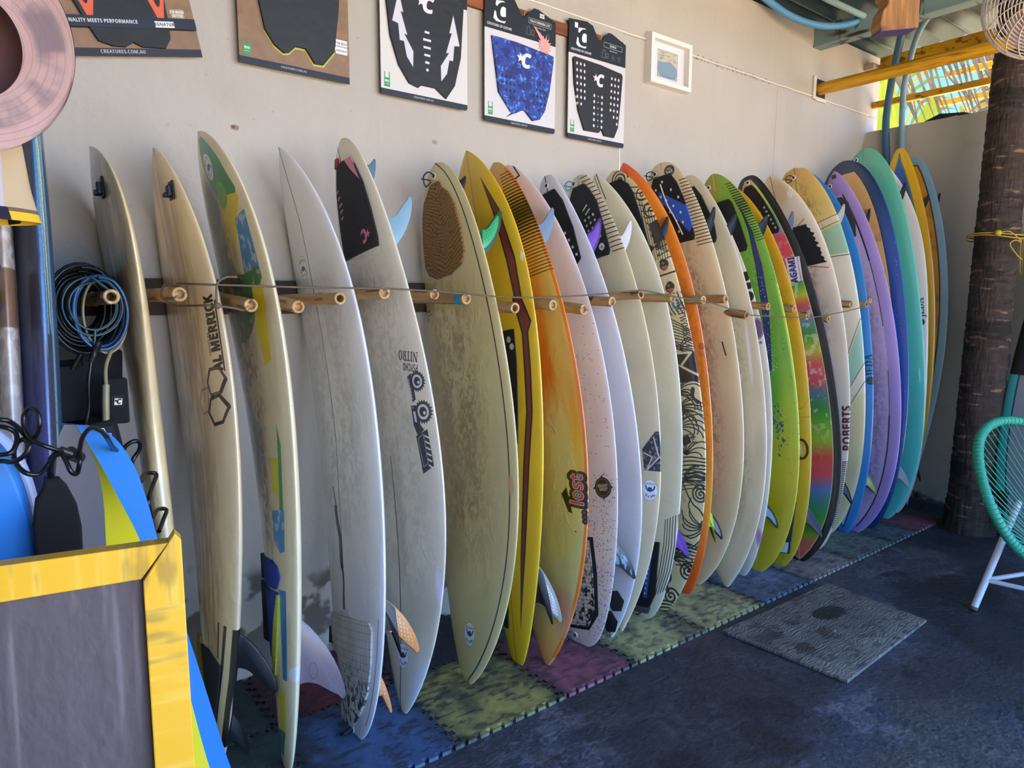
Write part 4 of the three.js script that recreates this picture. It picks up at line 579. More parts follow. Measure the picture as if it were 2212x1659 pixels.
board('b9', 'pinkish white surfboard with blue speckles and a round black emblem', { base: '#dccdc6', ppm: 620, dirt: { a: 1, s0: 0.42, s1: 0.76, u: 0.5, off: 0.25, k: 91, c: [138, 108, 84] },
  paint: (P, b) => { P.line([[0.002, 0], [0.002, 2.1]], '#b49a88', 0.002); P.line([[0.01, 1.98], [0.05, 1.99], [0.005, 2.1]], '#1c1818', 0.006); },
  over: (P) => {
    for (let i = 0; i < 520; i++) { const y = rnd(0.05, 0.72), x = 0.15 + (y - 0.4) * 0.1 + (rnd() + rnd() - 1) * 0.11; P.ell(x, y, rnd(0.0008, 0.003), rnd(0.0008, 0.003), i % 3 ? 'rgba(40,48,120,.8)' : 'rgba(60,90,130,.7)'); }
    for (let i = 0; i < 60; i++) P.ell(rnd(0.1, 0.24), rnd(0.75, 1.4), 0.0015, 0.002, '#3a2c2c');
    const t = []; for (let i = 0; i < 48; i++) { const a = (i / 48) * 6.283, r = i % 12 === 0 ? 0.052 : 0.042; t.push([0.185 + r * 0.9 * Math.cos(a), 0.652 + r * Math.sin(a)]); } P.poly(t, '#1c191b').ell(0.185, 0.652, 0.031, 0.034, '#8d7f7c', 0, 0.002).text('RIGHT', 0.185, 0.66, 0.013, '#cfc4c0', 0, { sx: 0.85 }).text('SHOT', 0.187, 0.645, 0.013, '#cfc4c0', 0, { sx: 0.85 });
  }, fin: finLook('#15181b', { core: (() => { const P = metric(0.2, 0.2, 900, -0.05, -0.1); P.fill('#15181b'); P.each((x, y, p) => mixpx(p, 96, 150, 178, smooth(0.5, 0.62, fbm(x * 30, y * 90, 6, 3)) * 0.9)); const t2 = P.tex(); t2.wrapS = t2.wrapT = THREE.RepeatWrapping; t2.repeat.set(5, 5); return mat(0xffffff, 0.35, { map: t2 }); })() }) });
{
  const rows = sym([[0.09, 0.06, 0], [0.15, 0.098], [0.3, 0.105], [0.44, 0.1]]);
  padOn('b9', sym([[0.075, 0.06, 0], [0.14, 0.112], [0.3, 0.122], [0.452, 0.116]]), mat('#17171a', 0.6), 0.004, 'pad_rim');
  padOn('b9', rows, printed(rows, 1000, '#cfc6be', (P) => P.each((x, y, p) => { const a = Math.abs((((x * 60) % 1) + 1) % 1 - 0.5), c = Math.abs(((y * 60) % 1) - 0.5); mixpx(p, 90, 82, 78, Math.max(a, c) > 0.4 ? 0.5 : 0); mixpx(p, 30, 28, 28, smooth(0.5, 0.62, fbm(x * 80, y * 60, 14, 3)) * smooth(0.5, 0.2, y)); })), 0.008);
  plugOn('b9', -0.02, 0.045, '#5e2f66'); leashLoop('b9', -0.02, 0.045, '#6a4470', 1.2);
}

board('b10', 'clean white surfboard tail up with a black pad and black hexagons at its foot', { base: '#e2e2e6', ppm: 560, dirt: { a: 0.28, s0: 0.3, s1: 0.7, u: 0.5, off: 0.4, k: 101, c: [130, 120, 110] },
  paint: (P) => { P.line([[0.0, 1.96], [-0.01, 2.1]], '#1b1b1d', 0.006); P.poly(hexa(0.045, 0.165, 0.048, 0.1), '#151517').poly(hexa(0.0, 0.075, 0.05, 0.1), '#151517').line([[0.0, 0.04], [0.0, 0]], '#151517', 0.004); },
  fin: finLook('#4c2f78', { core: finLook('#6d46a0').m }) });
{ const rows = sym([[1.612, 0.1], [1.63, 0.125], [1.77, 0.112], [1.9, 0.08], [1.96, 0.045]]); padOn('b10', rows, printed(rows, 700, '#141416', (P) => { for (let i = 0; i < 4; i++) P.rect(0.06 + i * 0.014, 0.072 + i * 0.014, 1.75 - i * 0.035, 1.762 - i * 0.035, '#d9d9dc'); }), 0.006); plugOn('b10', 0, 1.99); }

board('b11', 'cream surfboard with black rail lines, a dark star logo and an oval sticker low down', { base: '#dfd0a6', ppm: 560, dirt: { a: 1, s0: 0.34, s1: 0.78, u: 0.6, off: 0.1, k: 111, c: [136, 112, 76] },
  paint: (P, b) => { P.line([[0, 1.98], [0, 2.1]], '#a9875a', 0.004); const l = []; for (let i = 0; i < 19; i++) l.push([2.03 - i * 0.0205, 0.0042]); bars(P, b, l, (y) => 0.012 + (2.03 - y) * 0.34, () => 0.32, '#1a1715', 0.012); },
  over: (P) => {
    P.poly([[0.165, 0.7], [0.165, 0.79], [0.235, 0.86], [0.25, 0.86], [0.25, 0.69]], '#1c2230'); P.line([[0.17, 0.775], [0.21, 0.755], [0.18, 0.7], [0.24, 0.75], [0.225, 0.84]], '#d8cdb0', 0.006); P.each((x, y, p) => { if (x > 0.16 && y > 0.68 && y < 0.87 && p[0] < 60) mixpx(p, 150, 150, 150, smooth(0.55, 0.68, fbm(x * 90, y * 90, 2, 3)) * 0.8); });
    wayo(P, 0.185, 0.615, 1.05, Math.PI - 0.1);
  }, fin: finLook('#c5c6c4') });
{ const rows = sym([[1.652, 0.11, 0.01], [1.67, 0.13], [1.75, 0.12], [1.9, 0.095], [1.96, 0.065], [2.0, 0.035]]); padOn('b11', rows, printed(rows, 800, '#1a1a1c', (P) => { P.each((x, y, p) => mixpx(p, 52, 50, 48, 0.5 * fbm(x * 50, y * 50, 3, 3))); for (let i = 0; i < 2; i++) P.line([[0.01 + i * 0.012, 1.88 - i * 0.022], [0.04 + i * 0.012, 1.9 - i * 0.022]], '#d8d0bc', 0.008); for (let r = 0; r < 5; r++) for (let c = 0; c < 3; c++) P.ell(0.015 + c * 0.026 + r * 0.006, 1.835 - r * 0.026 + c * 0.006, 0.006, 0.007, '#d8d0bc'); P.ell(0.09, 1.695, 0.016, 0.016, '#e2ddd2').text('e', 0.09, 1.695, 0.016, '#222', 0.3); }), 0.006); plugOn('b11', -0.03, 2.02); leashLoop('b11', -0.03, 2.02, '#4d93ad', 1.2); }

board('b12', 'off-white surfboard nose up with fine black stripes on its lower rail', { base: '#e2dcc0', ppm: 560, dirt: { a: 0.8, s0: 0.3, s1: 0.75, u: 0.45, off: 0.25, k: 121, c: [138, 122, 90] },
  paint: (P, b) => { P.line([[0.006, 2.06], [0.03, 1.93]], '#1b1a1a', 0.004).line([[-0.008, 2.06], [0.016, 1.9]], '#1b1a1a', 0.003); for (let i = 0; i < 8; i++) P.line([[0.152 + i * 0.0125, 0.45 + i * 0.005], [0.138 + i * 0.0125, 0.34], [0.11 + i * 0.0125, 0.22 + i * 0.002], [0.07 + i * 0.0125, 0.11 + i * 0.006]], '#1b1b1b', 0.0032); },
  fin: finLook('#5a2f86') });
{ const rows = sym([[0.06, 0.05], [0.12, 0.085], [0.22, 0.1], [0.35, 0.12]]); padOn('b12', rows, printed(rows, 640, '#17171a', (P) => { P.line([[0.03, 0.1], [0.07, 0.3]], '#2f57b0', 0.022); for (let i = 0; i < 8; i++) P.ell(0.03 + i * 0.005, 0.12 + i * 0.022, 0.004, 0.005, '#d5d5d8'); }), 0.006); padOn('b12', sym([[0.03, 0.04], [0.058, 0.055]]), padMat('#55575c'), 0.006); part('leash_string', tube([[0, 0.03, B.b12.deck(0, 0.03)], [-0.03, 0.012, 0.02], [-0.05, 0.008, 0.03]], 0.003, 6), mat('#161616', 0.7), B.b12.o); }

board('b13', 'cream surfboard covered in black swirling line drawings', { base: '#dccb98', ppm: 640, dirt: { a: 0.35, s0: 0.2, s1: 0.9, u: 1, k: 131 },
  paint: (P, b) => {
    const K = '#191412';
    const swirl = (x, y, r, n, a0 = 0, dir = 1, lw = 0.0045) => { const c = []; for (let i = 0; i <= n * 16; i++) { const t = i / (n * 16), a = a0 + dir * t * n * 6.283; c.push([x + r * (1 - t) * Math.cos(a), y + r * (1 - t) * Math.sin(a)]); } P.line(c, K, lw); };
    const petals = (x, y, a0, a1, n, r0, r1) => { for (let i = 0; i < n; i++) { const a = a0 + ((a1 - a0) * i) / (n - 1), r = rnd(r0, r1); P.curve([[x, y], [x + 0.45 * r * Math.cos(a + 0.35), y + 0.45 * r * Math.sin(a + 0.35)], [x + r * Math.cos(a), y + r * Math.sin(a)], [x + 1.15 * r * Math.cos(a - 0.25), y + 1.15 * r * Math.sin(a - 0.25)]], K, 0.005); } };
    const hair = (pts, n, gap, lw = 0.004) => { for (let i = 0; i < n; i++) P.curve(pts.map(([x, y], k) => [x + i * gap * (0.3 + k * 0.25), y - i * gap * 1.5 + k * 0.002]), K, lw); };
    // nose to tail, top down
    swirl(0.03, 2.03, 0.05, 3, 0, 1, 0.007); for (let i = 0; i < 13; i++) P.curve([[0.09 + i * 0.008, 1.98 - i * 0.03], [0.15, 1.96 - i * 0.03], [0.24, 1.99 - i * 0.03]], K, 0.0045); swirl(0.17, 1.86, 0.05, 2, 1, -1, 0.006); swirl(0.14, 1.93, 0.04, 2, 0, 1, 0.005);
    P.poly([[0.15, 1.79], [0.24, 1.82], [0.26, 1.71], [0.16, 1.7]], '#2b211d'); for (let i = 0; i < 12; i++) P.line([[0.12 + i * 0.012, 1.92 - i * 0.02], [0.13 + i * 0.012, 1.62]], K, 0.0028); for (let i = 0; i < 10; i++) P.line([[0.11, 1.71 - i * 0.008], [0.27, 1.62 + i * 0.018]], K, 0.003);
    // two eyes with red lids
    for (const [x, y] of [[0.19, 1.593], [0.2, 1.488]]) P.blob([[x - 0.03, y - 0.005], [x, y + 0.035], [x + 0.03, y + 0.005], [x + 0.002, y - 0.035]], K).blob([[x - 0.022, y - 0.008], [x, y - 0.004], [x + 0.024, y - 0.006], [x + 0.002, y - 0.03]], '#b54a44').ell(x - 0.004, y + 0.008, 0.008, 0.006, '#6d6a6a');
    P.line([[0.12, 1.545], [0.2, 1.55], [0.28, 1.56]], K, 0.007).curve([[0.13, 1.62], [0.11, 1.58], [0.15, 1.54]], K, 0.012);
    for (let i = 0; i < 7; i++) P.curve([[0.15 + i * 0.016, 1.46], [0.14 + i * 0.02, 1.41], [0.17 + i * 0.018, 1.36]], K, 0.005); P.ell(0.215, 1.41, 0.018, 0.026, '#2f6f92').ell(0.215, 1.41, 0.008, 0.012, '#dccb98');
    P.text('NETWORKS', 0.238, 1.325, 0.03, K, -Math.PI / 2 + 0.06, { font: 'serif', sx: 0.72 });
    hair([[0.1, 1.37], [0.18, 1.35], [0.27, 1.27]], 9, 0.011); hair([[0.12, 1.28], [0.17, 1.24], [0.24, 1.2]], 6, 0.012); swirl(0.165, 1.2, 0.03, 1.5); petals(0.2, 1.2, -0.6, 0.9, 5, 0.06, 0.09);
    P.poly([[0.12, 1.185], [0.3, 1.185], [0.3, 1.05], [0.12, 1.05]], '#201815').line([[0.15, 1.19], [0.25, 1.18], [0.195, 1.125], [0.3, 1.055]], '#dccb98', 0.011).line([[0.1, 1.125], [0.19, 1.13]], '#dccb98', 0.006);
    petals(0.15, 1.0, -0.5, 0.7, 9, 0.06, 0.12); P.blob([[0.23, 1.03], [0.25, 1.02], [0.235, 0.98], [0.26, 0.955], [0.25, 0.94], [0.22, 0.985]], K);
    petals(0.15, 0.93, -0.9, 0.6, 9, 0.08, 0.13); swirl(0.165, 0.9, 0.03, 1.5); petals(0.13, 0.84, -0.3, 1.1, 8, 0.08, 0.14); P.poly([[0.15, 0.8], [0.19, 0.81], [0.2, 0.775], [0.16, 0.76]], '#1b1715').line([[0.15, 0.805], [0.2, 0.815], [0.21, 0.77]], K, 0.003);
    petals(0.17, 0.72, 0.1, 2.4, 9, 0.06, 0.1); hair([[0.1, 0.7], [0.17, 0.715], [0.27, 0.69]], 7, 0.012, 0.006); hair([[0.1, 0.64], [0.18, 0.66], [0.27, 0.61]], 6, 0.011); petals(0.14, 0.6, -0.5, 0.9, 8, 0.08, 0.12);
    swirl(0.222, 0.54, 0.045, 3, 0, 1, 0.007); P.curve([[0.14, 0.59], [0.17, 0.5], [0.22, 0.47], [0.23, 0.4]], K, 0.006); petals(0.225, 0.395, 2.2, 4.4, 9, 0.06, 0.12); P.ell(0.222, 0.395, 0.014, 0.03, K);
    P.blob([[0.24, 0.37], [0.27, 0.33], [0.22, 0.26], [0.17, 0.3]], '#2b211f'); hair([[0.06, 0.33], [0.12, 0.33], [0.19, 0.3]], 7, 0.012, 0.0055); swirl(0.1, 0.29, 0.035, 2, 0, 1, 0.006); petals(0.06, 0.25, -0.6, 0.8, 7, 0.06, 0.11);
    swirl(0.14, 0.2, 0.045, 2.5, 0, -1, 0.008); P.blob([[0.0, 0.2], [0.05, 0.21], [0.06, 0.15], [0.03, 0.13], [0.05, 0.1], [0.01, 0.08]], K); swirl(0.05, 0.08, 0.04, 2, 0, 1, 0.008); hair([[-0.03, 0.05], [0.02, 0.06], [0.08, 0.04]], 5, 0.01, 0.006); P.blob([[-0.08, 0.3], [-0.02, 0.28], [-0.03, 0.18], [-0.1, 0.2]], K);
  }, fin: blackFin });
{ const r = sym([[1.672, 0.12, 0.02], [1.69, 0.135], [1.8, 0.125], [1.95, 0.1], [2.0, 0.08], [2.035, 0.04]]); padOn('b13', r, blackPad, 0.007); }

board('b14', 'bright orange surfboard nose up, seen mostly as a glossy orange rail', { base: '#ee7f1c', ppm: 420, rough: 0.25, dirt: { a: 0.3, s0: 0.3, s1: 0.75, u: 1.2, k: 141, c: [120, 60, 20] },
  paint: (P, b) => { P.fill(P.grad(0, 0, 0, b.len, [[0, '#ef5a1c'], [0.08, '#f0661c'], [0.22, '#eba638'], [0.35, '#e98a22'], [0.6, '#ee7f16'], [0.9, '#ec8a1e'], [1, '#e8582a']])); P.soft(0.02, 1.95, 0.05, 0.12, '#e8a52c'); P.ell(0.235, 1.2, 0.012, 0.018, '#b05a28'); P.ell(0.232, 1.165, 0.01, 0.014, '#c07038'); },
  fin: finLook('#161617', { root: mat('#a9cf3a', 0.4), rootTo: 0.42, core: mat('#6d7468', 0.4) }) });

board('b15', 'cream surfboard tail up with a black pad crossed by a bright blue band', { base: '#e0d1a2', ppm: 560, dirt: { a: 0.8, s0: 0.25, s1: 0.78, u: 0.75, k: 151, c: [144, 118, 92] },
  paint: (P, b) => { P.line([[0, 2.11], [0, 2.2]], '#a08d66', 0.003); const l = []; for (let i = 0; i < 21; i++) l.push([2.035 - i * 0.0165, 0.004]); bars(P, b, l, (y) => 0.092 + (2.035 - y) * 0.14, () => 0.32, '#1b1917', 0.012); P.ell(0.045, 2.095, 0.03, 0.027, '#161616').ell(0.045, 2.095, 0.025, 0.022, '#cfc7ae', 0, 0.0015).text('EPS', 0.045, 2.091, 0.016, '#e7e0ca', Math.PI + 0.1).text('CORE', 0.045, 2.106, 0.007, '#e7e0ca', Math.PI + 0.1); P.ell(-0.04, 2.095, 0.022, 0.02, '#c9a262', 0, 0.004).ell(-0.04, 2.095, 0.012, 0.012, '#161616'); },
  over: (P) => P.line([[0.2, 1.22], [0.212, 1.15]], '#171717', 0.006), fin: blackFin });
{ const rows = sym([[1.735, 0.1, 0.03], [1.76, 0.135], [1.85, 0.125], [1.95, 0.105], [2.03, 0.08], [2.08, 0.05]]); padOn('b15', rows, printed(rows, 900, '#17171a', (P) => { P.poly([[-0.03, 2.01], [0.125, 1.9], [0.135, 1.8], [0.112, 1.775], [0.0, 1.93], [-0.04, 1.95]], '#2b5fc4'); for (const [x, y] of [[0.0, 2.05], [0.045, 2.0], [0.08, 1.955], [-0.02, 1.98], [0.01, 1.955], [0.045, 1.92], [0.02, 1.895], [0.08, 1.88], [0.05, 1.845], [0.085, 1.83], [0.055, 1.79], [-0.045, 2.02], [-0.07, 1.95]]) P.ell(x, y, 0.006, 0.007, '#e6e2d6'); }), 0.007); plugOn('b15', -0.04, 2.1); leashLoop('b15', -0.04, 2.1, '#161616', 1.3); part('loose_string', tube([[-0.01, 2.04, B.b15.deck(-0.01, 2.04) + 0.012], [0.02, 1.93, B.b15.deck(0.02, 1.93) + 0.02], [0.045, 1.86, B.b15.deck(0.045, 1.86) + 0.012], [0.075, 1.77, B.b15.deck(0.075, 1.77) + 0.01]], 0.0035, 6), mat('#d8ccae', 0.9), B.b15.o); }

board('b16', 'dirty cream surfboard with a black rail pad and black fin, right of the blue-banded pad', { base: '#dfd2ae', ppm: 460, dirt: { a: 0.9, s0: 0.2, s1: 0.75, u: 0.8, k: 161, c: [146, 126, 104] }, paint: (P) => { P.soft(0.22, 1.18, 0.012, 0.2, '#f2f0ea'); }, fin: blackFin });
{ const rows = sym([[1.745, 0.11, 0.01], [1.77, 0.13], [1.85, 0.125], [2.0, 0.075], [2.06, 0.04]]); padOn('b16', rows, padMat('#202022'), 0.007); }

board('b17', 'pale narrow surfboard with black dots, tucked just left of the green one', { base: '#d9d0bb', ppm: 420, dirt: { a: 0.5, s0: 0.1, s1: 0.8, u: 1, k: 171, c: [150, 134, 110] },
  paint: (P, b) => { P.line(railLine(b, 0.05, 0.02, 0.98, 1), '#6d675c', 0.003); P.ell(0.16, 1.564, 0.018, 0.026, BL).rect(0.158, 0.182, 1.495, 1.53, BL).ell(0.172, 1.456, 0.018, 0.026, BL).ell(0.198, 1.283, 0.022, 0.05, '#6b4a72').ell(0.198, 1.283, 0.025, 0.055, '#3b2c44', 0, 0.003).text('SB', 0.204, 1.21, 0.014, BL); P.soft(0.12, 0.2, 0.02, 0.07, '#b06ab0'); },
  fin: finLook('#1c2022', { core: mat('#5f7f8a', 0.35) }) });

board('b18', 'green surfboard fading to yellow, with a navy stripe and black bars near its top', { base: '#7fae28', ppm: 520, dirt: { a: 0.25, s0: 0.2, s1: 0.7, u: 0.5, k: 181, c: [90, 110, 60] },
  paint: (P, b) => {
    P.fill(P.grad(0, 0, 0, b.len, [[0, '#c9b81e'], [0.22, '#c6ba20'], [0.4, '#a6bc28'], [0.52, '#76b034'], [0.85, '#78b038'], [1, '#8fae2c']])); P.soft(-0.02, 2.1, 0.06, 0.12, '#a89a28'); P.line(railLine(b, 0.0, 0.3, 0.7, 1), '#b8cc3a', 0.02); P.soft(0.14, 1.1, 0.06, 0.4, '#5fa83a');
    P.line([[0, 2.06], [0, 2.2]], '#cfd29a', 0.003);
    P.poly([[0.125, 1.95], [0.15, 1.8], [0.155, 1.6], [0.15, 1.4], [0.13, 1.06], [0.155, 1.06], [0.19, 1.4], [0.19, 1.62], [0.17, 1.8]], '#2c3270').line([[0.125, 1.95], [0.152, 1.8], [0.157, 1.6], [0.152, 1.4], [0.13, 1.06]], '#12121c', 0.004);
    const l = []; for (let i = 0; i < 24; i++) { const t = i / 23; l.push([2.075 - t * 0.33, 0.0035 + 0.006 * Math.exp(-(((t - 0.4) / 0.22) ** 2))]); } bars(P, b, l, (y) => 0.07 + (2.07 - y) * 0.35, () => 0.32, '#141812', 0.012);
  },
  over: (P) => { for (let i = 0; i < 130; i++) { const y = rnd(0.5, 2.1); P.ell(rnd(0.02, 0.26), y, 0.0018, 0.0022, '#2a3a1c'); } for (let i = 0; i < 60; i++) P.ell(0.16 + (rnd() + rnd() - 1) * 0.04, 0.76 + (rnd() + rnd() - 1) * 0.16, rnd(0.001, 0.005), rnd(0.002, 0.01), '#1f4f7a'); for (let i = 0; i < 120; i++) P.ell(rnd(0.13, 0.19), rnd(1.06, 1.6), rnd(0.001, 0.003), rnd(0.001, 0.004), 'rgba(230,232,240,.8)'); P.line([[0.0, 0], [0.0, 0.16]], '#d9cf8c', 0.004); },
  fin: blackFin });
{ const rows = sym([[1.708, 0.09, 0.03], [1.73, 0.132], [1.85, 0.115], [1.97, 0.09], [1.995, 0.075]]); padOn('b18', rows, padMat('#19191a'), 0.006); plugOn('b18', -0.035, 2.09); }

board('b19', 'yellow surfboard with a grey tail pad, right of the green one', { base: '#d9ab22', ppm: 460, dirt: { a: 0.45, s0: 0.3, s1: 0.8, u: 1, k: 191, c: [150, 116, 40] },
  paint: (P, b) => { P.fill(P.grad(0, 0, 0, b.len, [[0, '#cdb42a'], [0.4, '#d8ae2c'], [0.7, '#dca424'], [1, '#d9a020']])); },
  over: (P) => { P.ell(0.19, 0.633, 0.03, 0.05, '#1a1917', 0, 0.012).ell(0.18, 0.633, 0.014, 0.03, '#cfc8b0'); P.line([[0.14, 0.83], [0.22, 0.85], [0.26, 0.9]], '#8a6e20', 0.002).line([[0.12, 0.8], [0.25, 0.8]], '#8a6e20', 0.002); }, fin: finLook('#3c434d') });
{ padOn('b19', sym([[0.08, 0.07], [0.2, 0.1], [0.35, 0.135], [0.42, 0.13]]), padMat('#3d3d40'), 0.007); padOn('b19', [[0.085, 0.02, 0.06], [0.14, 0.03, 0.075]], mat('#e6e6e8', 0.6), 0.0078, 'pad_logo'); plugOn('b19', -0.03, 0.045); leashLoop('b19', -0.03, 0.045, '#161616', 1); }

board('b20', 'rainbow tie-dyed surfboard with a thick black rail', { base: '#3f9f4c', ppm: 520, dirt: { a: 0.0, s0: 0, s1: 1 },
  paint: (P, b) => {
    P.fill('#171718'); const g = P.g; g.save(); g.beginPath(); inner(b, 0.042, 0.012, 0.988).forEach(([x, y], i) => (i ? g.lineTo(x, y) : g.moveTo(x, y))); g.closePath(); g.clip();
    const cols = [[0, '#dc5b5e'], [0.05, '#d9705a'], [0.075, '#7dbb3a'], [0.11, '#3fa04a'], [0.15, '#3f8f80'], [0.18, '#5a87c4'], [0.215, '#d65a66'], [0.26, '#d8544e'], [0.3, '#9fc53a'], [0.34, '#72b83a'], [0.38, '#3a9048'], [0.42, '#4f7f92'], [0.45, '#c85a64'], [0.49, '#d65a66'], [0.53, '#b9c83e'], [0.57, '#4a9a4c'], [0.61, '#6a93b8'], [0.645, '#dc5a5c'], [0.67, '#b8cc40'], [0.7, '#45a048'], [0.735, '#7fa4c0'], [0.76, '#d8566a'], [0.82, '#dc4f5e'], [0.85, '#7a9cc0'], [0.88, '#3f9f58'], [0.92, '#a8c832'], [0.965, '#d9cf3a'], [1, '#d9606a']];
    P.rect(-1, 1, -1, 3, P.grad(0, 0, 0, b.len, cols)); g.restore();
    P.each((x, y, p) => { if (p[0] + p[1] + p[2] < 90) return; const w = 0.09 * (fbm(x * 6, y * 6, 5, 3) - 0.5); mixpx(p, 232, 228, 220, smooth(0.56, 0.68, fbm(x * 40, y * 34, 9, 3)) * smooth(0.24, 0.36, y / b.len + w) * smooth(0.9, 0.7, y / b.len) * 0.6); });
    P.line(inner(b, 0.042, 0.012, 0.988), '#e4dcc4', 0.0035, true);
  },
  over: (P) => { P.g.save(); P.g.translate(0.162, 1.61); P.g.rotate(-0.03); P.rect(-0.038, 0.038, -0.068, 0.068, '#e4e2ec'); P.text('AGAMI', -0.008, 0.0, 0.036, '#2a2f74', Math.PI / 2, { sx: 0.85, stroke: '#2a2f74', lw: 0.06 }); P.text('Ahangama Surf & Comfort', 0.026, 0, 0.0085, '#2a2f74', Math.PI / 2); P.ell(-0.012, -0.01, 0.018, 0.02, '#8fa0d0', 0, 0.003); P.g.restore(); P.line([[0, 0], [0, 0.12]], '#d8b8a0', 0.004); },
  bottom: '#171718', fin: finLook('#4a5a66') });
{ const rows = sym([[1.83, 0.118, 0.0], [1.85, 0.128], [1.94, 0.105], [2.03, 0.074], [2.1, 0.042], [2.13, 0.022]]); padOn('b20', rows, printed(rows, 700, '#161617', (P) => { for (let i = 0; i < 6; i++) P.ell(0.07 + i * 0.008, 1.985 - i * 0.025, 0.006, 0.007, '#9fb8a0').ell(0.04 + i * 0.004, 1.965 - i * 0.025, 0.005, 0.006, '#9fc8a0'); }), 0.006); plugOn('b20', 0.0, 2.15); }

board('b21', 'white surfboard with a torn black pad up high and dark red lettering on its rail', { base: '#e2d4ba', ppm: 480, dirt: { a: 0.9, s0: 0.35, s1: 0.78, u: 0.8, k: 211, c: [146, 112, 92] },
  paint: (P) => { P.soft(0.02, 2.1, 0.08, 0.12, '#d2b88c'); P.line([[0, 2.05], [0, 2.2]], '#8a6a44', 0.005); P.soft(0.1, 1.45, 0.04, 0.12, '#cf8a86'); P.ell(0.09, 2.07, 0.014, 0.02, '#efe9da').line([[0.078, 2.05], [0.1, 2.09]], '#b8a888', 0.002); },
  over: (P) => { P.text('ROBERTS', 0.215, 0.69, 0.044, '#6b1f28', Math.PI / 2 - 0.06, { sx: 0.98, stroke: '#1c1010', lw: 0.04 }); for (let i = 0; i < 36; i++) P.line([[0.172 - i * 0.0022, 0.5 - i * 0.0105], [0.3, 0.515 - i * 0.0105]], '#161616', 0.0042); P.line([[0.075, 1.87], [0.14, 1.915]], '#a8302c', 0.004).line([[0.12, 1.64], [0.222, 1.612]], '#a8302c', 0.004); }, fin: finLook('#18191b', { core: mat('#4b4a52', 0.4) }) });
{ const b = B.b21, rows = []; for (let i = 0; i <= 16; i++) { const t = i / 16, y = 1.645 + t * 0.235; rows.push([y, -0.13 + rnd(0, 0.004), 0.215 - 0.05 * t + (i % 2 ? rnd(-0.018, -0.004) : rnd(-0.004, 0.004)) - 0.02 * Math.max(0, t - 0.8) * 5]); } padOn('b21', rows, padMat('#1b1b1c'), 0.006); }

board('b22', 'cream surfboard tail up with a pale green band and black pinlines', { base: '#ddd6bc', ppm: 460, dirt: { a: 0.9, s0: 0.2, s1: 0.93, u: 0.7, k: 221, c: [140, 116, 62] },
  paint: (P, b) => {
    P.rect(-1, 1, 1.85, 3, P.grad(0, 1.85, 0, 2.3, [[0, '#ddc983'], [0.5, '#d9b963'], [1, '#cf9a50']])); P.rect(-1, 1, 0, 0.86, '#d8cf9e');
    P.poly([[-0.3, 1.7], [0.3, 1.7], [0.3, 1.9], [-0.3, 1.72]], '#9cc4a0'); P.poly([[-0.3, 1.75], [0.3, 1.91], [0.3, 1.95], [-0.3, 1.79]], '#dccdb0'); P.line([[-0.3, 1.75], [0.3, 1.91]], '#29241d', 0.003).line([[-0.3, 1.8], [0.3, 1.95]], '#29241d', 0.003).line([[-0.3, 1.7], [0.3, 1.685]], '#29241d', 0.004);
    P.poly([[0.1, 0.9], [0.3, 1.36], [0.3, 1.1], [0.1, 0.8]], '#9fc8b0').line([[0.1, 0.92], [0.3, 1.38]], '#29362d', 0.003).line([[0.1, 0.79], [0.3, 1.1]], '#29362d', 0.003).line([[0.1, 0.7], [0.3, 1.0]], '#29362d', 0.003); P.line([[0, 2.08], [0, 2.3]], '#7d5a2a', 0.004).line([[-0.05, 2.245], [0.0, 2.255], [0.1, 2.235]], '#efe9d8', 0.012);
  }, fin: finLook('#a3a293') });
plugOn('b22', -0.008, 2.195); leashLoop('b22', -0.008, 2.195, '#141414', 1.3);

const jeda = (P, x, y, ang = -Math.PI / 2) => { P.text('JEDA', x, y + 0.02, 0.04, BL, Math.PI + ang, { font: 'serif', sx: 0.9 }); P.ell(x, y - 0.075, 0.022, 0.024, BL); for (let i = 0; i < 3; i++) P.line([[x - 0.014, y - 0.085 + i * 0.01], [x + 0.014, y - 0.085 + i * 0.01]], 'rgba(190,200,210,.8)', 0.0022); };
board('b23', 'bright blue surfboard with an olive fin and black lettering on its rail', { base: '#2f7fbd', ppm: 420, rough: 0.26, dirt: { a: 0.0, s0: 0, s1: 1 }, paint: (P, b) => { P.poly(inner(b, 0.055, 0.02, 0.25), '#9cc6dc').line(railLine(b, 0.055, 0.02, 0.98, 1), '#10141c', 0.006).line(railLine(b, 0.055, 0.02, 0.98, -1), '#10141c', 0.006); jeda(P, 0.242, 1.01); }, fin: finLook('#5c6a3a', { core: mat('#8c9a3c', 0.35) }) });

board('b24', 'lilac surfboard tail up with a black inner line along its rail', { base: '#a488c0', ppm: 420, dirt: { a: 0.55, s0: 0.15, s1: 0.7, u: 0.9, k: 241, c: [120, 104, 116] },
  paint: (P, b) => { P.poly(inner(b, 0.06, 0.02, 0.93), '#c8aecb'); P.soft(0.0, 0.5, 0.15, 0.4, '#bba6d8'); P.line(railLine(b, 0.062, 0.02, 0.32, 1), '#131116', 0.007).line(railLine(b, 0.062, 0.32, 0.44, 1), '#131116', 0.003).line(railLine(b, 0.062, 0.56, 0.74, 1), '#131116', 0.004).line(railLine(b, 0.062, 0.74, 0.93, 1), '#131116', 0.008); P.rect(-0.02, 0.01, 2.225, 2.25, '#131116'); },
  fin: blackFin });
{ padOn('b24', sym([[1.84, 0.1], [1.93, 0.102], [2.06, 0.07], [2.1, 0.035]]), padMat('#3a3a3d'), 0.006); plugOn('b24', -0.033, 2.185); }

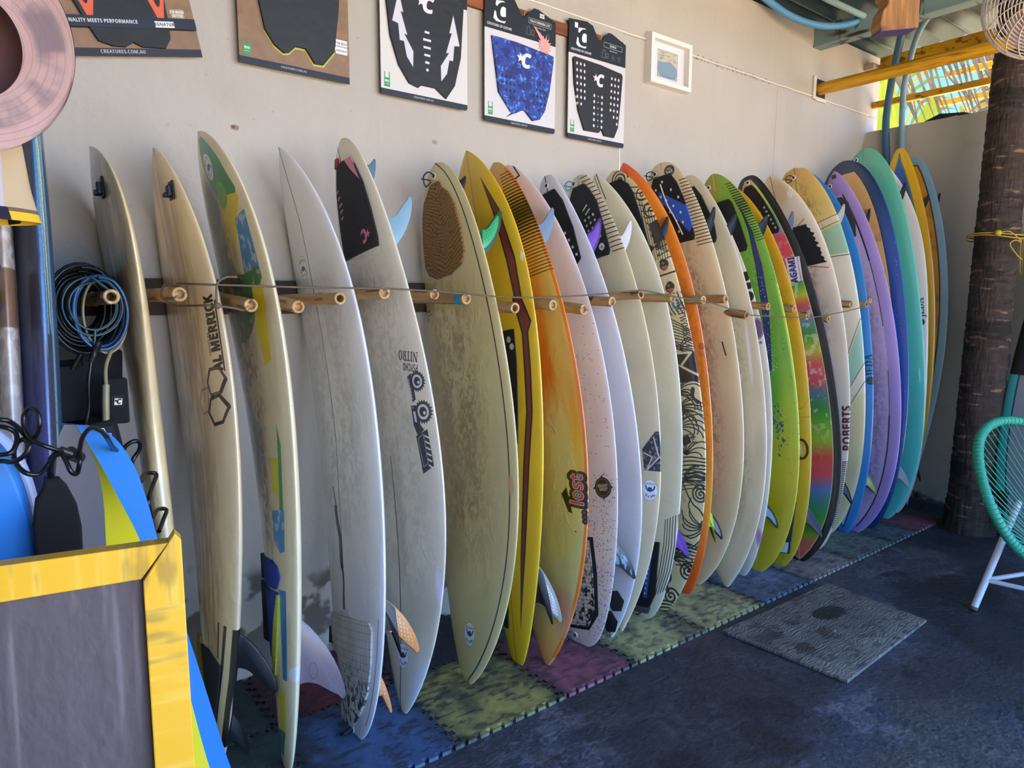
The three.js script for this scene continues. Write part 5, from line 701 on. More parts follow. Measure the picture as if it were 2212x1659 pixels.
board('b25', 'navy blue surfboard with a tan deck panel and a rounded nose', { base: '#173f86', ppm: 420, rough: 0.26, dirt: { a: 0.0, s0: 0, s1: 1 },
  paint: (P, b) => { P.fill(P.grad(0, 0, 0, b.len, [[0, '#123468'], [0.3, '#1a4690'], [0.75, '#1c4a92'], [0.93, '#17365e'], [1, '#1a3050']])); const I = inner(b, 0.068, 0.1, 0.965); P.poly(I, '#d2a867'); P.each((x, y, p) => { if (p[0] > 150) { mixpx(p, 216, 192, 140, smooth(1.9, 1.3, y)); mixpx(p, 104, 84, 54, smooth(0.5, 0.66, fbm(x * 20, y * 12, 8, 4)) * 0.6 * smooth(2.0, 1.6, y)); } else if (hash(Math.floor(x * 300), Math.floor(y * 300), 4) > 0.997) mixpx(p, 200, 210, 220, 0.6); }); P.line(I, '#14110f', 0.004, true); },
  fin: finLook('#8b9190') });

board('b26', 'teal surfboard standing tail up with a wide squared tail', { base: '#56b79c', ppm: 380, rough: 0.26, dirt: { a: 0.25, s0: 0.5, s1: 0.95, u: 0.7, k: 261, c: [150, 170, 150] }, paint: (P, b) => { P.fill(P.grad(0, 0, 0, b.len, [[0, '#58c2b8'], [0.5, '#4fb8a8'], [1, '#63b796']])); P.line([[-0.01, 2.36], [-0.01, 2.44]], '#3a7a6a', 0.003); P.ell(0.25, 0.95, 0.004, 0.05, '#9fdcd0'); }, fin: blackFin });
plugOn('b26', -0.055, 2.375);

board('b27', 'off-white surfboard with black lettering, squeezed right of the teal board', { base: '#d9d5c9', ppm: 360, dirt: { a: 0.5, s0: 0.3, s1: 0.85, u: 0.5, off: -0.3, k: 271 }, paint: (P) => { jeda(P, 0.195, 1.36); }, fin: blackFin });
board('b28', 'blue decked surfboard with a yellow rail and pointed top', { base: '#e0b21a', ppm: 360, rough: 0.28, dirt: { a: 0.0, s0: 0, s1: 1 }, paint: (P, b) => { const I = inner(b, 0.055, 0.02, 0.985); P.poly(I, '#2459a2').line(I, '#b8c078', 0.008, true).line(I, '#1f2620', 0.003, true); P.each((x, y, p) => { if (p[2] > 130) mixpx(p, 120, 150, 190, smooth(0.6, 0.75, fbm(x * 30, y * 20, 3, 3)) * 0.4); }); }, fin: blackFin });
board('b29', 'orange decked surfboard with a pale blue rail, last of the rack by the trunk', { base: '#7fa9bb', ppm: 360, rough: 0.28, dirt: { a: 0.0, s0: 0, s1: 1 }, paint: (P, b) => { const I = inner(b, 0.045, 0.03, 0.972); P.poly(I, '#d59a3a').line(I, '#1b1712', 0.007, true); P.each((x, y, p) => { if (p[0] > 190) mixpx(p, 150, 110, 60, smooth(0.5, 0.7, fbm(x * 26, y * 14, 9, 4)) * 0.5); }); }, fin: blackFin });
board('b30', 'thick soft surfboard in navy and blue at the far left, left of the leash coil', { base: '#2c3560', ppm: 420, rough: 0.6, ring: true, dirt: { a: 0.0, s0: 0, s1: 1 }, paint: (P, b) => { // print runs round the board: half of the width is the near rail
  const X = (u) => (u - 0.5) * CW; P.fill(P.grad(0, 0, 0, b.len, [[0, '#39459a'], [0.5, '#37418c'], [0.68, '#22283e'], [1, '#252a3c']]));
  for (const [u0, u1, c, top] of [[0.46, 0.49, '#2a4a74', 0.62], [0.484, 0.512, '#4a7ea4', 0.6], [0.508, 0.522, '#7fa4a8', 0.6], [0.52, 0.535, '#b8bf9a', 0.62], [0.534, 0.56, '#5a8294', 0.6]]) P.poly([[X(u0 - 0.012), b.len], [X(u1 - 0.012), b.len], [X(u1 + 0.01), b.len * 0.82], [X(u1 + 0.014), b.len * top], [X(u0 + 0.022), b.len * (top + 0.03)], [X(u0 + 0.012), b.len * 0.82]], c);
  P.rect(X(0.524), X(0.6), 0, b.len * 0.63, '#2a303e'); P.rect(X(0.552), X(0.566), 0, b.len * 0.9, '#6f95a0'); P.rect(X(0.566), X(0.9), 0, b.len, '#34506a');
  P.each((x, y, p) => { const k = 0.82 + 0.36 * fbm(x * 260, y * 200, 2); p[0] *= k; p[1] *= k; p[2] *= k; }); }, bottom: '#4d6f80', fin: blackFin });
board('b31', 'grimy white surfboard at the left edge, next to the navy soft board', { base: '#e2ddd8', ppm: 420, dirt: { a: 0.8, s0: 0.2, s1: 0.9, u: 1.2, k: 311, c: [120, 92, 66] }, paint: (P, b) => P.rect(-1, 1, 1.36, 1.5, '#8a6a4e'), fin: blackFin });
board('b32', 'teal soft board with grey deck and black rail corners, leaning right of the palm trunk', { base: '#3fb9b4', ppm: 300, rough: 0.45, dirt: { a: 0.0, s0: 0, s1: 1 }, paint: (P, b) => { P.poly(inner(b, 0.06, 0.02, 0.5), '#8f949c'); P.rect(-1, 1, 1.0, 1.35, '#141416'); P.rect(-1, -0.17, 0.0, 0.3, '#121214'); P.line(inner(b, 0.055, 0.01, 0.6), '#121416', 0.006, true); P.text('SURF', -0.02, 0.9, 0.03, BL, Math.PI / 2); P.ell(0.0, 0.55, 0.05, 0.16, '#17181a'); }, fin: blackFin });

// ---------------------------------------------------------------- grip pads hanging in their packs on the wall
const stripM = mat(0xffffff, 0.6, { map: (() => { const t = TX.wood.clone(); t.repeat.set(1.2, 1.2); t.needsUpdate = true; return t; })(), color: '#c98a50' });
solo('wood_strip', uvMetres(box(0.0, 2.63, 2.66, 2.713, 0, 0.018, 0.002)), stripM, 'orange-brown wooden strip along the wall that the pad packs hang from', 'strip');
function pack(label, x, y, w, h, rot, print, padPts, padPrint, notch = true, pl = 0.012, cardPts) {
  const o = thing('grip_pad_pack', label, 'package', [x, y, 0.024], 'grip pads in hanging packs on the wall'); o.rotation.z = rot;
  const pts = cardPts ?? (notch ? [[0.006, 0], [w - 0.006, 0], [w, 0.006], [w, h - 0.02], [w * 0.74, h + 0.012], [w * 0.68, h + 0.012], [w * 0.52, h - 0.045], [w * 0.4, h + 0.02], [w * 0.3, h + 0.03], [0, h + 0.02], [0, 0.006]] : [[0, 0], [w, 0], [w, h], [0, h]]);
  const P = metric(w + 0.1, h + 0.1, 1150, -0.05, -0.05); print(P, w, h);
  const g = plate(pts, 0.003, 0.0008); part('card', planarUV(g, P), mat(0xffffff, 0.5, { map: P.tex() }), o);
  if (padPts) {
    const xs = padPts.map((q) => q[0]), ys = padPts.map((q) => q[1]), x0 = Math.min(...xs), x1 = Math.max(...xs), y0 = Math.min(...ys), y1 = Math.max(...ys), Q = metric(x1 - x0, y1 - y0, 900, x0, y0); padPrint(Q);
    const t = Q.tex(), q = plate(padPts, pl - 0.002, 0.002).translate(0, 0, 0.0035); part('grip_pad', planarUV(q, Q), mat(0xffffff, 0.62, { map: t, bumpMap: TX.fabric, bumpScale: 0.001 }), o);
  }
  part('hook', tube([[w * 0.52, h - 0.04, -0.005], [w * 0.52, h - 0.035, 0.01], [w * 0.52, h - 0.02, 0.016]], 0.0025, 6), mat('#8a8680', 0.4, { metalness: 0.6 }), o);
  return o;
}
const footer = (P, w, s = 0.007) => { P.rect(-0.05, w + 0.05, -0.05, 0.022, '#17171a'); P.text('CREATURES.COM.AU', w * 0.47, 0.012, s, '#b9b5ae'); };
const bioTag = (P, x, y) => { P.rect(x, x + 0.026, y, y + 0.034, '#3f8f52').line([[x + 0.003, y + 0.034], [x + 0.003, y + 0.055]], '#3f8f52', 0.004).line([[x + 0.023, y + 0.034], [x + 0.023, y + 0.055]], '#3f8f52', 0.004).text('BIO', x + 0.013, y + 0.022, 0.008, '#e9efe4').line([[x + 0.004, y + 0.011], [x + 0.022, y + 0.011]], '#cfe0cc', 0.0015); };
const header = (P, w, h, hh, name, sub) => {
  P.rect(-0.05, w + 0.05, h - hh, h + 0.06, '#17181a');
  P.poly([[0.045, h - hh + 0.045], [0.06, h - hh + 0.035], [0.105, h - hh + 0.035], [0.112, h - hh + 0.045], [0.112, h - hh + 0.118], [0.1, h - hh + 0.125], [0.06, h - hh + 0.12]], '#e8e6e2'); starC(P, 0.076, h - hh + 0.08, 0.075, '#17181a');
  P.text('CREATURES OF LEISURE', 0.078, h - hh + 0.018, 0.0095, '#d8d6d2', 0, { sx: 0.9 });
  P.line([[w * 0.6, h - hh + 0.07], [w * 0.93, h - hh + 0.07], [w * 0.93, h - hh + 0.092], [w * 0.6, h - hh + 0.092]], '#c9c7c3', 0.0015, true).text(name, w * 0.765, h - hh + 0.081, 0.0105, '#e0deda', 0, { sx: 0.8 }).text(sub, w * 0.77, h - hh + 0.059, 0.006, '#c9c7c3', 0, { sx: 0.85 });
  P.line([[w * 0.55, h - hh + 0.02], [w * 0.55, h - hh + 0.06]], '#55565a', 0.001);
  for (let i = 0; i < 3; i++) { const x = w * (0.66 + i * 0.11), y = h - hh + 0.035; i === 0 ? P.line([[x - 0.008, y - 0.007], [x + 0.008, y - 0.007], [x + 0.008, y + 0.007], [x - 0.008, y + 0.007]], '#a9a7a3', 0.0012, true) : i === 1 ? P.line([[x - 0.01, y - 0.006], [x, y + 0.008], [x + 0.01, y - 0.006]], '#a9a7a3', 0.0012, true) : P.ell(x, y, 0.01, 0.006, '#a9a7a3', 0, 0.0012); P.line([[x - 0.009, y - 0.014], [x + 0.009, y - 0.014]], '#8a8884', 0.0018); }
  P.line([[w * 0.57, h - hh + 0.02], [w * 0.585, h - hh + 0.055], [w * 0.615, h - hh + 0.055], [w * 0.63, h - hh + 0.02]], '#a9a7a3', 0.0012, true);
};
const kraft = (P) => { P.fill('#876845'); P.each((x, y, p) => { const k = 0.9 + 0.2 * fbm(x * 40, y * 40, 3, 3); p[0] *= k; p[1] *= k; p[2] *= k; }); };
const blackFoam = (Q, c = [30, 31, 32]) => { Q.fill('#1e1f20'); Q.each((x, y, p) => { const k = 0.75 + 0.5 * fbm(x * 30, y * 60, 4, 3); p[0] = c[0] * k; p[1] = c[1] * k; p[2] = c[2] * k; }); };
pack('tilted brown card pack with a black pad and orange-red flashes at upper left', 0.2, 2.15, 0.44, 0.62, 0.19, (P, w, h) => { kraft(P); footer(P, w, 0.0095); P.rect(-0.05, w + 0.05, 0.078, 0.11, '#151516'); P.rect(0.373, 0.413, 0.102, 0.142, '#a08a6c').text("I'M MADE", 0.393, 0.133, 0.0085, '#e4ddd0', 0, { sx: 0.8 }).text('BETTER', 0.393, 0.122, 0.0085, '#e4ddd0', 0, { sx: 0.8 }).text('nature', 0.393, 0.11, 0.008, '#f0ece2', 0, { font: 'serif' }); },
  [[0.05, 0.6], [0.08, 0.3], [0.1, 0.17], [0.13, 0.08], [0.145, 0.042], [0.18, 0.028], [0.215, 0.026], [0.24, 0.04], [0.265, 0.026], [0.33, 0.024], [0.35, 0.05], [0.356, 0.1], [0.365, 0.3], [0.37, 0.6]], (Q) => { blackFoam(Q); Q.poly([[0.1, 0.3], [0.155, 0.3], [0.158, 0.15], [0.144, 0.1], [0.132, 0.105], [0.115, 0.16]], '#d9603c').blob([[0.122, 0.3], [0.146, 0.26], [0.147, 0.16], [0.135, 0.135], [0.125, 0.17], [0.118, 0.25]], '#1d1d1e'); Q.poly([[0.3, 0.3], [0.366, 0.3], [0.36, 0.17], [0.345, 0.1], [0.33, 0.102], [0.312, 0.16]], '#d9603c').blob([[0.325, 0.3], [0.35, 0.26], [0.349, 0.16], [0.336, 0.135], [0.326, 0.17], [0.32, 0.25]], '#1d1d1e'); }, false);
pack('straight brown card pack with a plain black pad edged in yellow-green', 0.752, 2.242, 0.4, 0.54, 0, (P, w) => { kraft(P); footer(P, w); bioTag(P, 0.014, 0.03); P.rect(w * 0.87, w * 0.985, 0.1, 0.15, '#eae7e2').poly([[w * 0.88, 0.11], [w * 0.845, 0.112], [w * 0.88, 0.125]], '#eae7e2').text("I'M BIO-", w * 0.928, 0.138, 0.009, '#4a4640').text('DEGRADABLE', w * 0.928, 0.127, 0.0055, '#4a4640').text('nature', w * 0.928, 0.113, 0.009, '#4a4640', 0, { font: 'serif' }); const e = [[0.04, 0.52], [0.072, 0.21], [0.088, 0.12], [0.12, 0.075], [0.152, 0.055], [0.17, 0.06], [0.195, 0.085], [0.232, 0.085], [0.262, 0.04], [0.298, 0.042], [0.34, 0.095], [0.36, 0.25], [0.378, 0.52]]; P.line(e, '#b6b83a', 0.006, true); P.line([[0.03, 0.09], [0.1, 0.06]], 'rgba(255,240,220,.0)', 0.001); },
  [[0.04, 0.52], [0.072, 0.21], [0.088, 0.125], [0.12, 0.08], [0.152, 0.06], [0.17, 0.065], [0.195, 0.09], [0.232, 0.09], [0.264, 0.046], [0.296, 0.048], [0.338, 0.1], [0.358, 0.25], [0.376, 0.52]], (Q) => { blackFoam(Q, [32, 37, 36]); }, false);
pack('white card pack with a black pad marked by two white lightning bolts', 1.284, 2.232, 0.4, 0.51, 0, (P, w, h) => { P.fill('#cfccc2'); footer(P, w); header(P, w, h, 0.11, 'PRO SERIES', 'TRACTION PAD'); bioTag(P, 0.012, 0.03); },
  [[0.02, 0.46], [0.022, 0.37], [0.04, 0.22], [0.075, 0.12], [0.12, 0.06], [0.16, 0.05], [0.175, 0.062], [0.24, 0.062], [0.29, 0.03], [0.33, 0.085], [0.36, 0.2], [0.375, 0.4], [0.36, 0.415], [0.2, 0.45]], (Q) => { blackFoam(Q); const bolt = (s, x, y) => Q.poly([[0.0, 0.27], [0.02 * s, 0.195], [0.008 * s, 0.198], [0.036 * s, 0.115], [0.022 * s, 0.118], [0.062 * s, 0.06], [0.06 * s, 0.0], [0.032 * s, 0.035], [0.02 * s, 0.09], [0.002 * s, 0.09], [-0.004 * s, 0.15], [-0.03 * s, 0.155]].map(([a, c]) => [x + a, y + c]), '#cbc9cf'); bolt(1, 0.075, 0.12); bolt(-1, 0.325, 0.09); starC(Q, 0.195, 0.37, 0.062, '#d6d4d8'); for (const [y, l] of [[0.265, 0.022], [0.236, 0.036], [0.207, 0.034], [0.178, 0.028], [0.15, 0.02]]) Q.line([[0.2 - l / 2, y], [0.2 + l / 2, y]], '#d6d4d8', 0.009); Q.ell(0.2, 0.122, 0.006, 0.006, '#d6d4d8'); });
pack('card pack with a marbled blue pad and a pink starburst sticker', 1.775, 2.206, 0.398, 0.51, 0, (P, w, h) => { P.fill('#cdc9c4'); footer(P, w); header(P, w, h, 0.125, 'ITALO FERREIRA LITE', 'TRACTION 3 PIECE'); P.rect(w * 0.76, w * 0.83, h - 0.02, h - 0.002, '#e8e4da').text('1347', w * 0.795, h - 0.011, 0.01, '#4a463e'); bioTag(P, 0.016, 0.03); P.poly([[0.11, 0.03], [0.15, 0.06], [0.19, 0.07]], '#17181a'); },
  [[0.033, 0.352], [0.16, 0.352], [0.375, 0.335], [0.378, 0.32], [0.355, 0.18], [0.328, 0.09], [0.3, 0.05], [0.26, 0.038], [0.215, 0.075], [0.2, 0.075], [0.16, 0.055], [0.135, 0.058], [0.07, 0.13]], (Q) => { Q.fill('#24408f'); Q.each((x, y, p) => { const n = fbm(x * 34, y * 34, 4, 4), m = fbm(x * 90 + n * 4, y * 90, 8, 3); mixpx(p, 92, 140, 214, smooth(0.55, 0.72, m) * 0.95); mixpx(p, 28, 34, 96, smooth(0.5, 0.62, n) * 0.8); }); starC(Q, 0.205, 0.285, 0.062, '#d6d8e0'); for (const s of [0, 1]) for (let r = 0; r < 4; r++) for (let c = 0; c < 4; c++) if (s ? c + r > 1 : c + (3 - r) > 1) Q.ell(s ? 0.255 + c * 0.022 + r * 0.002 : 0.085 + c * 0.022, 0.2 - r * 0.028, 0.005, 0.007, '#101426'); Q.rect(0.09, 0.33, 0.108, 0.112, '#1b2860'); });
{ // the printed sleeve band across the tilted pack
  const o = scene.children.find((c) => c.userData.label?.startsWith('tilted brown')), P = metric(0.44, 0.034, 1400, 0, 0.077); P.fill('#161617'); P.text('PERSONALITY MEETS PERFORMANCE', 0.152, 0.0955, 0.0105, '#dcd8d0', 0, { sx: 0.9 }); P.rect(0.315, 0.372, 0.0815, 0.1, '#ebe8e2').text('SIGNATURE', 0.3435, 0.091, 0.0095, '#1a1a1a');
  part('band', planarUV(box(0.002, 0.438, 0.078, 0.11, 0.0165, 0.0175), P), mat(0xffffff, 0.4, { map: P.tex() }), o);
}
{ // the starburst sticker of the blue pack
  const o = scene.children.find((c) => c.userData.label?.includes('starburst')), p = []; for (let i = 0; i < 28; i++) { const a = (i / 28) * 6.283, r = i % 2 ? 0.026 : 0.045; p.push([0.33 + r * Math.cos(a) * 0.95, 0.375 + r * Math.sin(a)]); }
  part('sticker', plate(p, 0.0015).translate(0, 0, 0.006), mat('#e29a92', 0.5), o); part('sticker_pointer', plate([[0.31, 0.39], [0.322, 0.41], [0.262, 0.45]], 0.0015).translate(0, 0, 0.006), mat('#e29a92', 0.5), o);
}
pack('narrower white card pack with a black pad dotted with white holes', 2.256, 2.202, 0.38, 0.515, 0, (P, w, h) => { P.fill('#cdc9c2'); footer(P, w); header(P, w, h, 0.128, 'ICON IV', 'TRACTION PAD'); bioTag(P, 0.014, 0.03); P.rect(0.035, 0.055, h - 0.012, h + 0.012, '#e8e4da'); },
  [[0.022, 0.36], [0.03, 0.368], [0.2, 0.362], [0.342, 0.348], [0.35, 0.338], [0.34, 0.22], [0.325, 0.09], [0.3, 0.04], [0.235, 0.04], [0.215, 0.07], [0.195, 0.05], [0.1, 0.048], [0.06, 0.13], [0.032, 0.25]], (Q) => { blackFoam(Q); for (const s of [0, 1]) for (let r = 0; r < 8; r++) for (let c = 0; c < 3; c++) if (r < 6 || (s ? c > r - 6 : c < 8 - r)) Q.ell(s ? 0.275 + c * 0.024 - r * 0.001 : 0.042 + c * 0.024 + r * 0.001, (s ? 0.315 : 0.342) - r * 0.03, 0.0055, 0.0075, '#d6d2ca'); for (let r = 0; r < 6; r++) for (let c = 0; c < 3; c++) Q.ell(0.158 + c * 0.026, 0.215 - r * 0.028, c === 1 ? 0.003 : 0.006, c === 1 ? 0.004 : 0.0075, '#d6d2ca'); starC(Q, 0.185, 0.29, 0.058, '#d6d4d8'); });
{ // small framed wave drawing
  const o = thing('picture_frame', 'small white deep picture frame with a wave drawing on the wall', 'picture', [2.808, 2.556, 0]), m = mat('#e4e0d4', 0.4), w = 0.325, h = 0.242, d = 0.045, f = 0.022;
  const bar = (pts) => new THREE.ExtrudeGeometry(shape(pts), { depth: d, bevelEnabled: true, bevelSize: 0.001, bevelThickness: 0.001, bevelSegments: 1 });
  part('frame_bar', bar([[0, 0], [w, 0], [w - f, f], [f, f]]), m, o); part('frame_bar', bar([[0, h], [f, h - f], [w - f, h - f], [w, h]]), m, o); part('frame_bar', bar([[0, 0], [f, f], [f, h - f], [0, h]]), m, o); part('frame_bar', bar([[w, 0], [w, h], [w - f, h - f], [w - f, f]]), m, o);
  const P = metric(w, h, 1300); P.fill('#d4d0d0'); P.rect(0.085, 0.245, 0.05, 0.185, '#b9b29c');
  for (let i = 0; i < 26; i++) { const x = rnd(0.09, 0.225), y = rnd(0.13, 0.18); P.curve([[x, y], [x + 0.01, y + 0.006], [x + 0.02, y]], '#4a463c', 0.0012); } P.ell(0.188, 0.15, 0.006, 0.006, '#c9923a');
  P.blob([[0.085, 0.13], [0.12, 0.125], [0.16, 0.132], [0.19, 0.14], [0.215, 0.12], [0.245, 0.115], [0.245, 0.05], [0.085, 0.05]], '#7d95a0'); for (let i = 0; i < 9; i++) P.curve([[0.09 + i * 0.015, 0.128], [0.1 + i * 0.016, 0.1], [0.092 + i * 0.017, 0.062]], '#3f5866', 0.0015); for (let i = 0; i < 18; i++) P.curve([[0.085 + i * 0.0088, 0.06], [0.09 + i * 0.0088, 0.052 + rnd(0, 0.006)], [0.096 + i * 0.0088, 0.06]], '#2f4653', 0.0014); P.line([[0.085, 0.05], [0.245, 0.05], [0.245, 0.185], [0.085, 0.185]], '#5a5548', 0.0015, true);
  part('print', planarUV(box(f * 0.8, w - f * 0.8, f * 0.8, h - f * 0.8, 0.004, 0.012), P), mat(0xffffff, 0.6, { map: P.tex() }), o);
}

// ---------------------------------------------------------------- left foreground
{ // chalkboard easel, painted yellow frame with an open mitre
  const o = thing('chalkboard', 'sandwich chalkboard with a worn yellow wooden frame in the left foreground', 'chalkboard', [0.176, 0, 1.62]);
  o.rotation.set(0, -0.17, 0); const t = new THREE.Group(); t.name = 'front_leaf'; t.rotation.x = -0.1; t.position.z = 0.05; o.add(t);
  const P = metric(0.7, 1.3, 700, -0.65, 0); P.fill('#edb622'); P.each((x, y, p) => { const across = y > 1.05; const n = across ? fbm(x * 120, y * 7, 3, 4) : fbm(x * 10, y * 90, 5, 4), m = fbm(x * 14, y * 14, 8, 4); mixpx(p, 240, 204, 92, smooth(0.45, 0.75, n) * 0.6); mixpx(p, 150, 118, 36, smooth(0.55, 0.72, m * 0.6 + n * 0.4) * 0.6); });
  const ym = mat(0xffffff, 0.45, { map: P.tex() }), side = mat('#b89a2e', 0.6), H = 1.135, w = 0.044;
  const ext = (pts) => planarUV(new THREE.ExtrudeGeometry(shape(pts), { depth: 0.03, bevelEnabled: true, bevelSize: 0.0015, bevelThickness: 0.0015, bevelSegments: 2 }), P);
  part('frame_stile', ext([[-w, 0.02], [0, 0.02], [0, H - 0.002], [-0.006, H + 0.006], [-w, H - w * 1.12]]), ym, t);
  part('frame_rail', ext([[-0.6, H - w], [-w - 0.004, H - w], [-0.016, H - 0.004], [-0.6, H]]), ym, t);
  part('frame_stile', ext([[-0.65, 0.02], [-0.6, 0.02], [-0.6, H], [-0.65, H]]), ym, t); part('frame_rail', ext([[-0.6, 0.1], [-w, 0.1], [-w, 0.15], [-0.6, 0.15]]), ym, t);
  const Q = metric(0.6, 1.1, 500, -0.62, 0.1); Q.fill('#575052'); Q.each((x, y, p) => { const n = fbm(x * 90, y * 5, 13, 4), m = fbm(x * 4, y * 4, 17, 3); const k = 0.86 + 0.26 * n + 0.2 * (m - 0.5); p[0] *= k; p[1] *= k; p[2] *= k; mixpx(p, 150, 142, 142, smooth(0.58, 0.74, n) * 0.35); });
  part('board_panel', planarUV(box(-0.62, -w + 0.006, 0.11, H - w + 0.006, 0.004, 0.014), Q), mat(0xffffff, 0.6, { map: Q.tex(), bumpMap: TX.plaster, bumpScale: 0.002 }), t);
  part('back_leg', merge([box(-0.055, -0.008, 0, H - 0.03, -0.02, -0.002), box(-0.65, -0.6, 0, H - 0.03, -0.02, -0.002)]).rotateX(0.28).translate(0, 0, -0.4), side, o);
}
{ // body board in white, yellow and blue, lofted through its cross-sections
  const L = [[0.109, 1.191], [0.1, 1.171], [0.091, 1.115], [0.083, 1.04], [0.078, 0.964], [0.069, 0.828], [0.059, 0.68], [0.049, 0.526], [0.035, 0.325], [0.03, 0.02]];
  const C = [[0.112, 1.218, 1.1], [0.12, 1.201, 1.115], [0.138, 1.15, 1.13], [0.144, 1.084, 1.145], [0.142, 1.019, 1.16], [0.141, 0.903, 1.175], [0.148, 0.774, 1.19], [0.158, 0.639, 1.205], [0.169, 0.461, 1.22], [0.16, 0.02, 1.2]];
  const Y = [[0.113, 1.22, 1.115], [0.121, 1.203, 1.128], [0.142, 1.153, 1.15], [0.167, 1.084, 1.165], [0.191, 1.014, 1.18], [0.22, 0.888, 1.195], [0.245, 0.75, 1.21], [0.268, 0.604, 1.225], [0.3, 0.407, 1.24], [0.3, 0.02, 1.22]];
  const D = [[0.136, 1.209, 1.06], [0.172, 1.188, 1.075], [0.202, 1.133, 1.09], [0.22, 1.06, 1.105], [0.231, 0.988, 1.12], [0.256, 0.856, 1.135], [0.287, 0.707, 1.15], [0.318, 0.549, 1.165], [0.359, 0.335, 1.18], [0.36, 0.02, 1.16]];
  const E = D.map(([x, y]) => [x - 0.04, y - 0.02, 0.86]), L3 = L.map(([x, y]) => [x, y, 0.92]);
  const strip = (A, Bq, n = 6) => { const cA = new THREE.CatmullRomCurve3(A.map((q) => V(...q))), cB = new THREE.CatmullRomCurve3(Bq.map((q) => V(...q))), pos = [], idx = [], N = 48; for (let i = 0; i <= N; i++) { const a = cA.getPoint(i / N), b = cB.getPoint(i / N); for (let j = 0; j <= n; j++) { const q = a.clone().lerp(b, j / n); pos.push(q.x, q.y, q.z); } } for (let i = 0; i < N; i++) for (let j = 0; j < n; j++) { const q = i * (n + 1) + j; idx.push(q, q + n + 1, q + 1, q + 1, q + n + 1, q + n + 2); } const g = new THREE.BufferGeometry(); g.setAttribute('position', new THREE.Float32BufferAttribute(pos, 3)); g.setIndex(idx); g.computeVertexNormals(); return g; };
  const o = thing('body_board', 'white body board with yellow and bright blue edges behind the chalkboard', 'body board'), blue = mat('#2f83cf', 0.55, { side: THREE.DoubleSide });
  part('white_face', strip(L3, C), mat('#d4d9ea', 0.3, { side: THREE.DoubleSide }), o); part('yellow_edge', strip(C, Y), mat('#e6da22', 0.5, { side: THREE.DoubleSide }), o); part('blue_edge', strip(Y, D), blue, o); part('back_face', strip(D, E), blue, o); part('far_edge', strip(E, L3), blue, o);
  const cap = []; for (const A of [L3, C, Y, D, E]) cap.push(V(...A[0])); const cg = new THREE.BufferGeometry().setFromPoints([cap[0], cap[1], cap[2], cap[0], cap[2], cap[3], cap[0], cap[3], cap[4]]); cg.computeVertexNormals(); part('nose_cap', cg, blue, o);
}
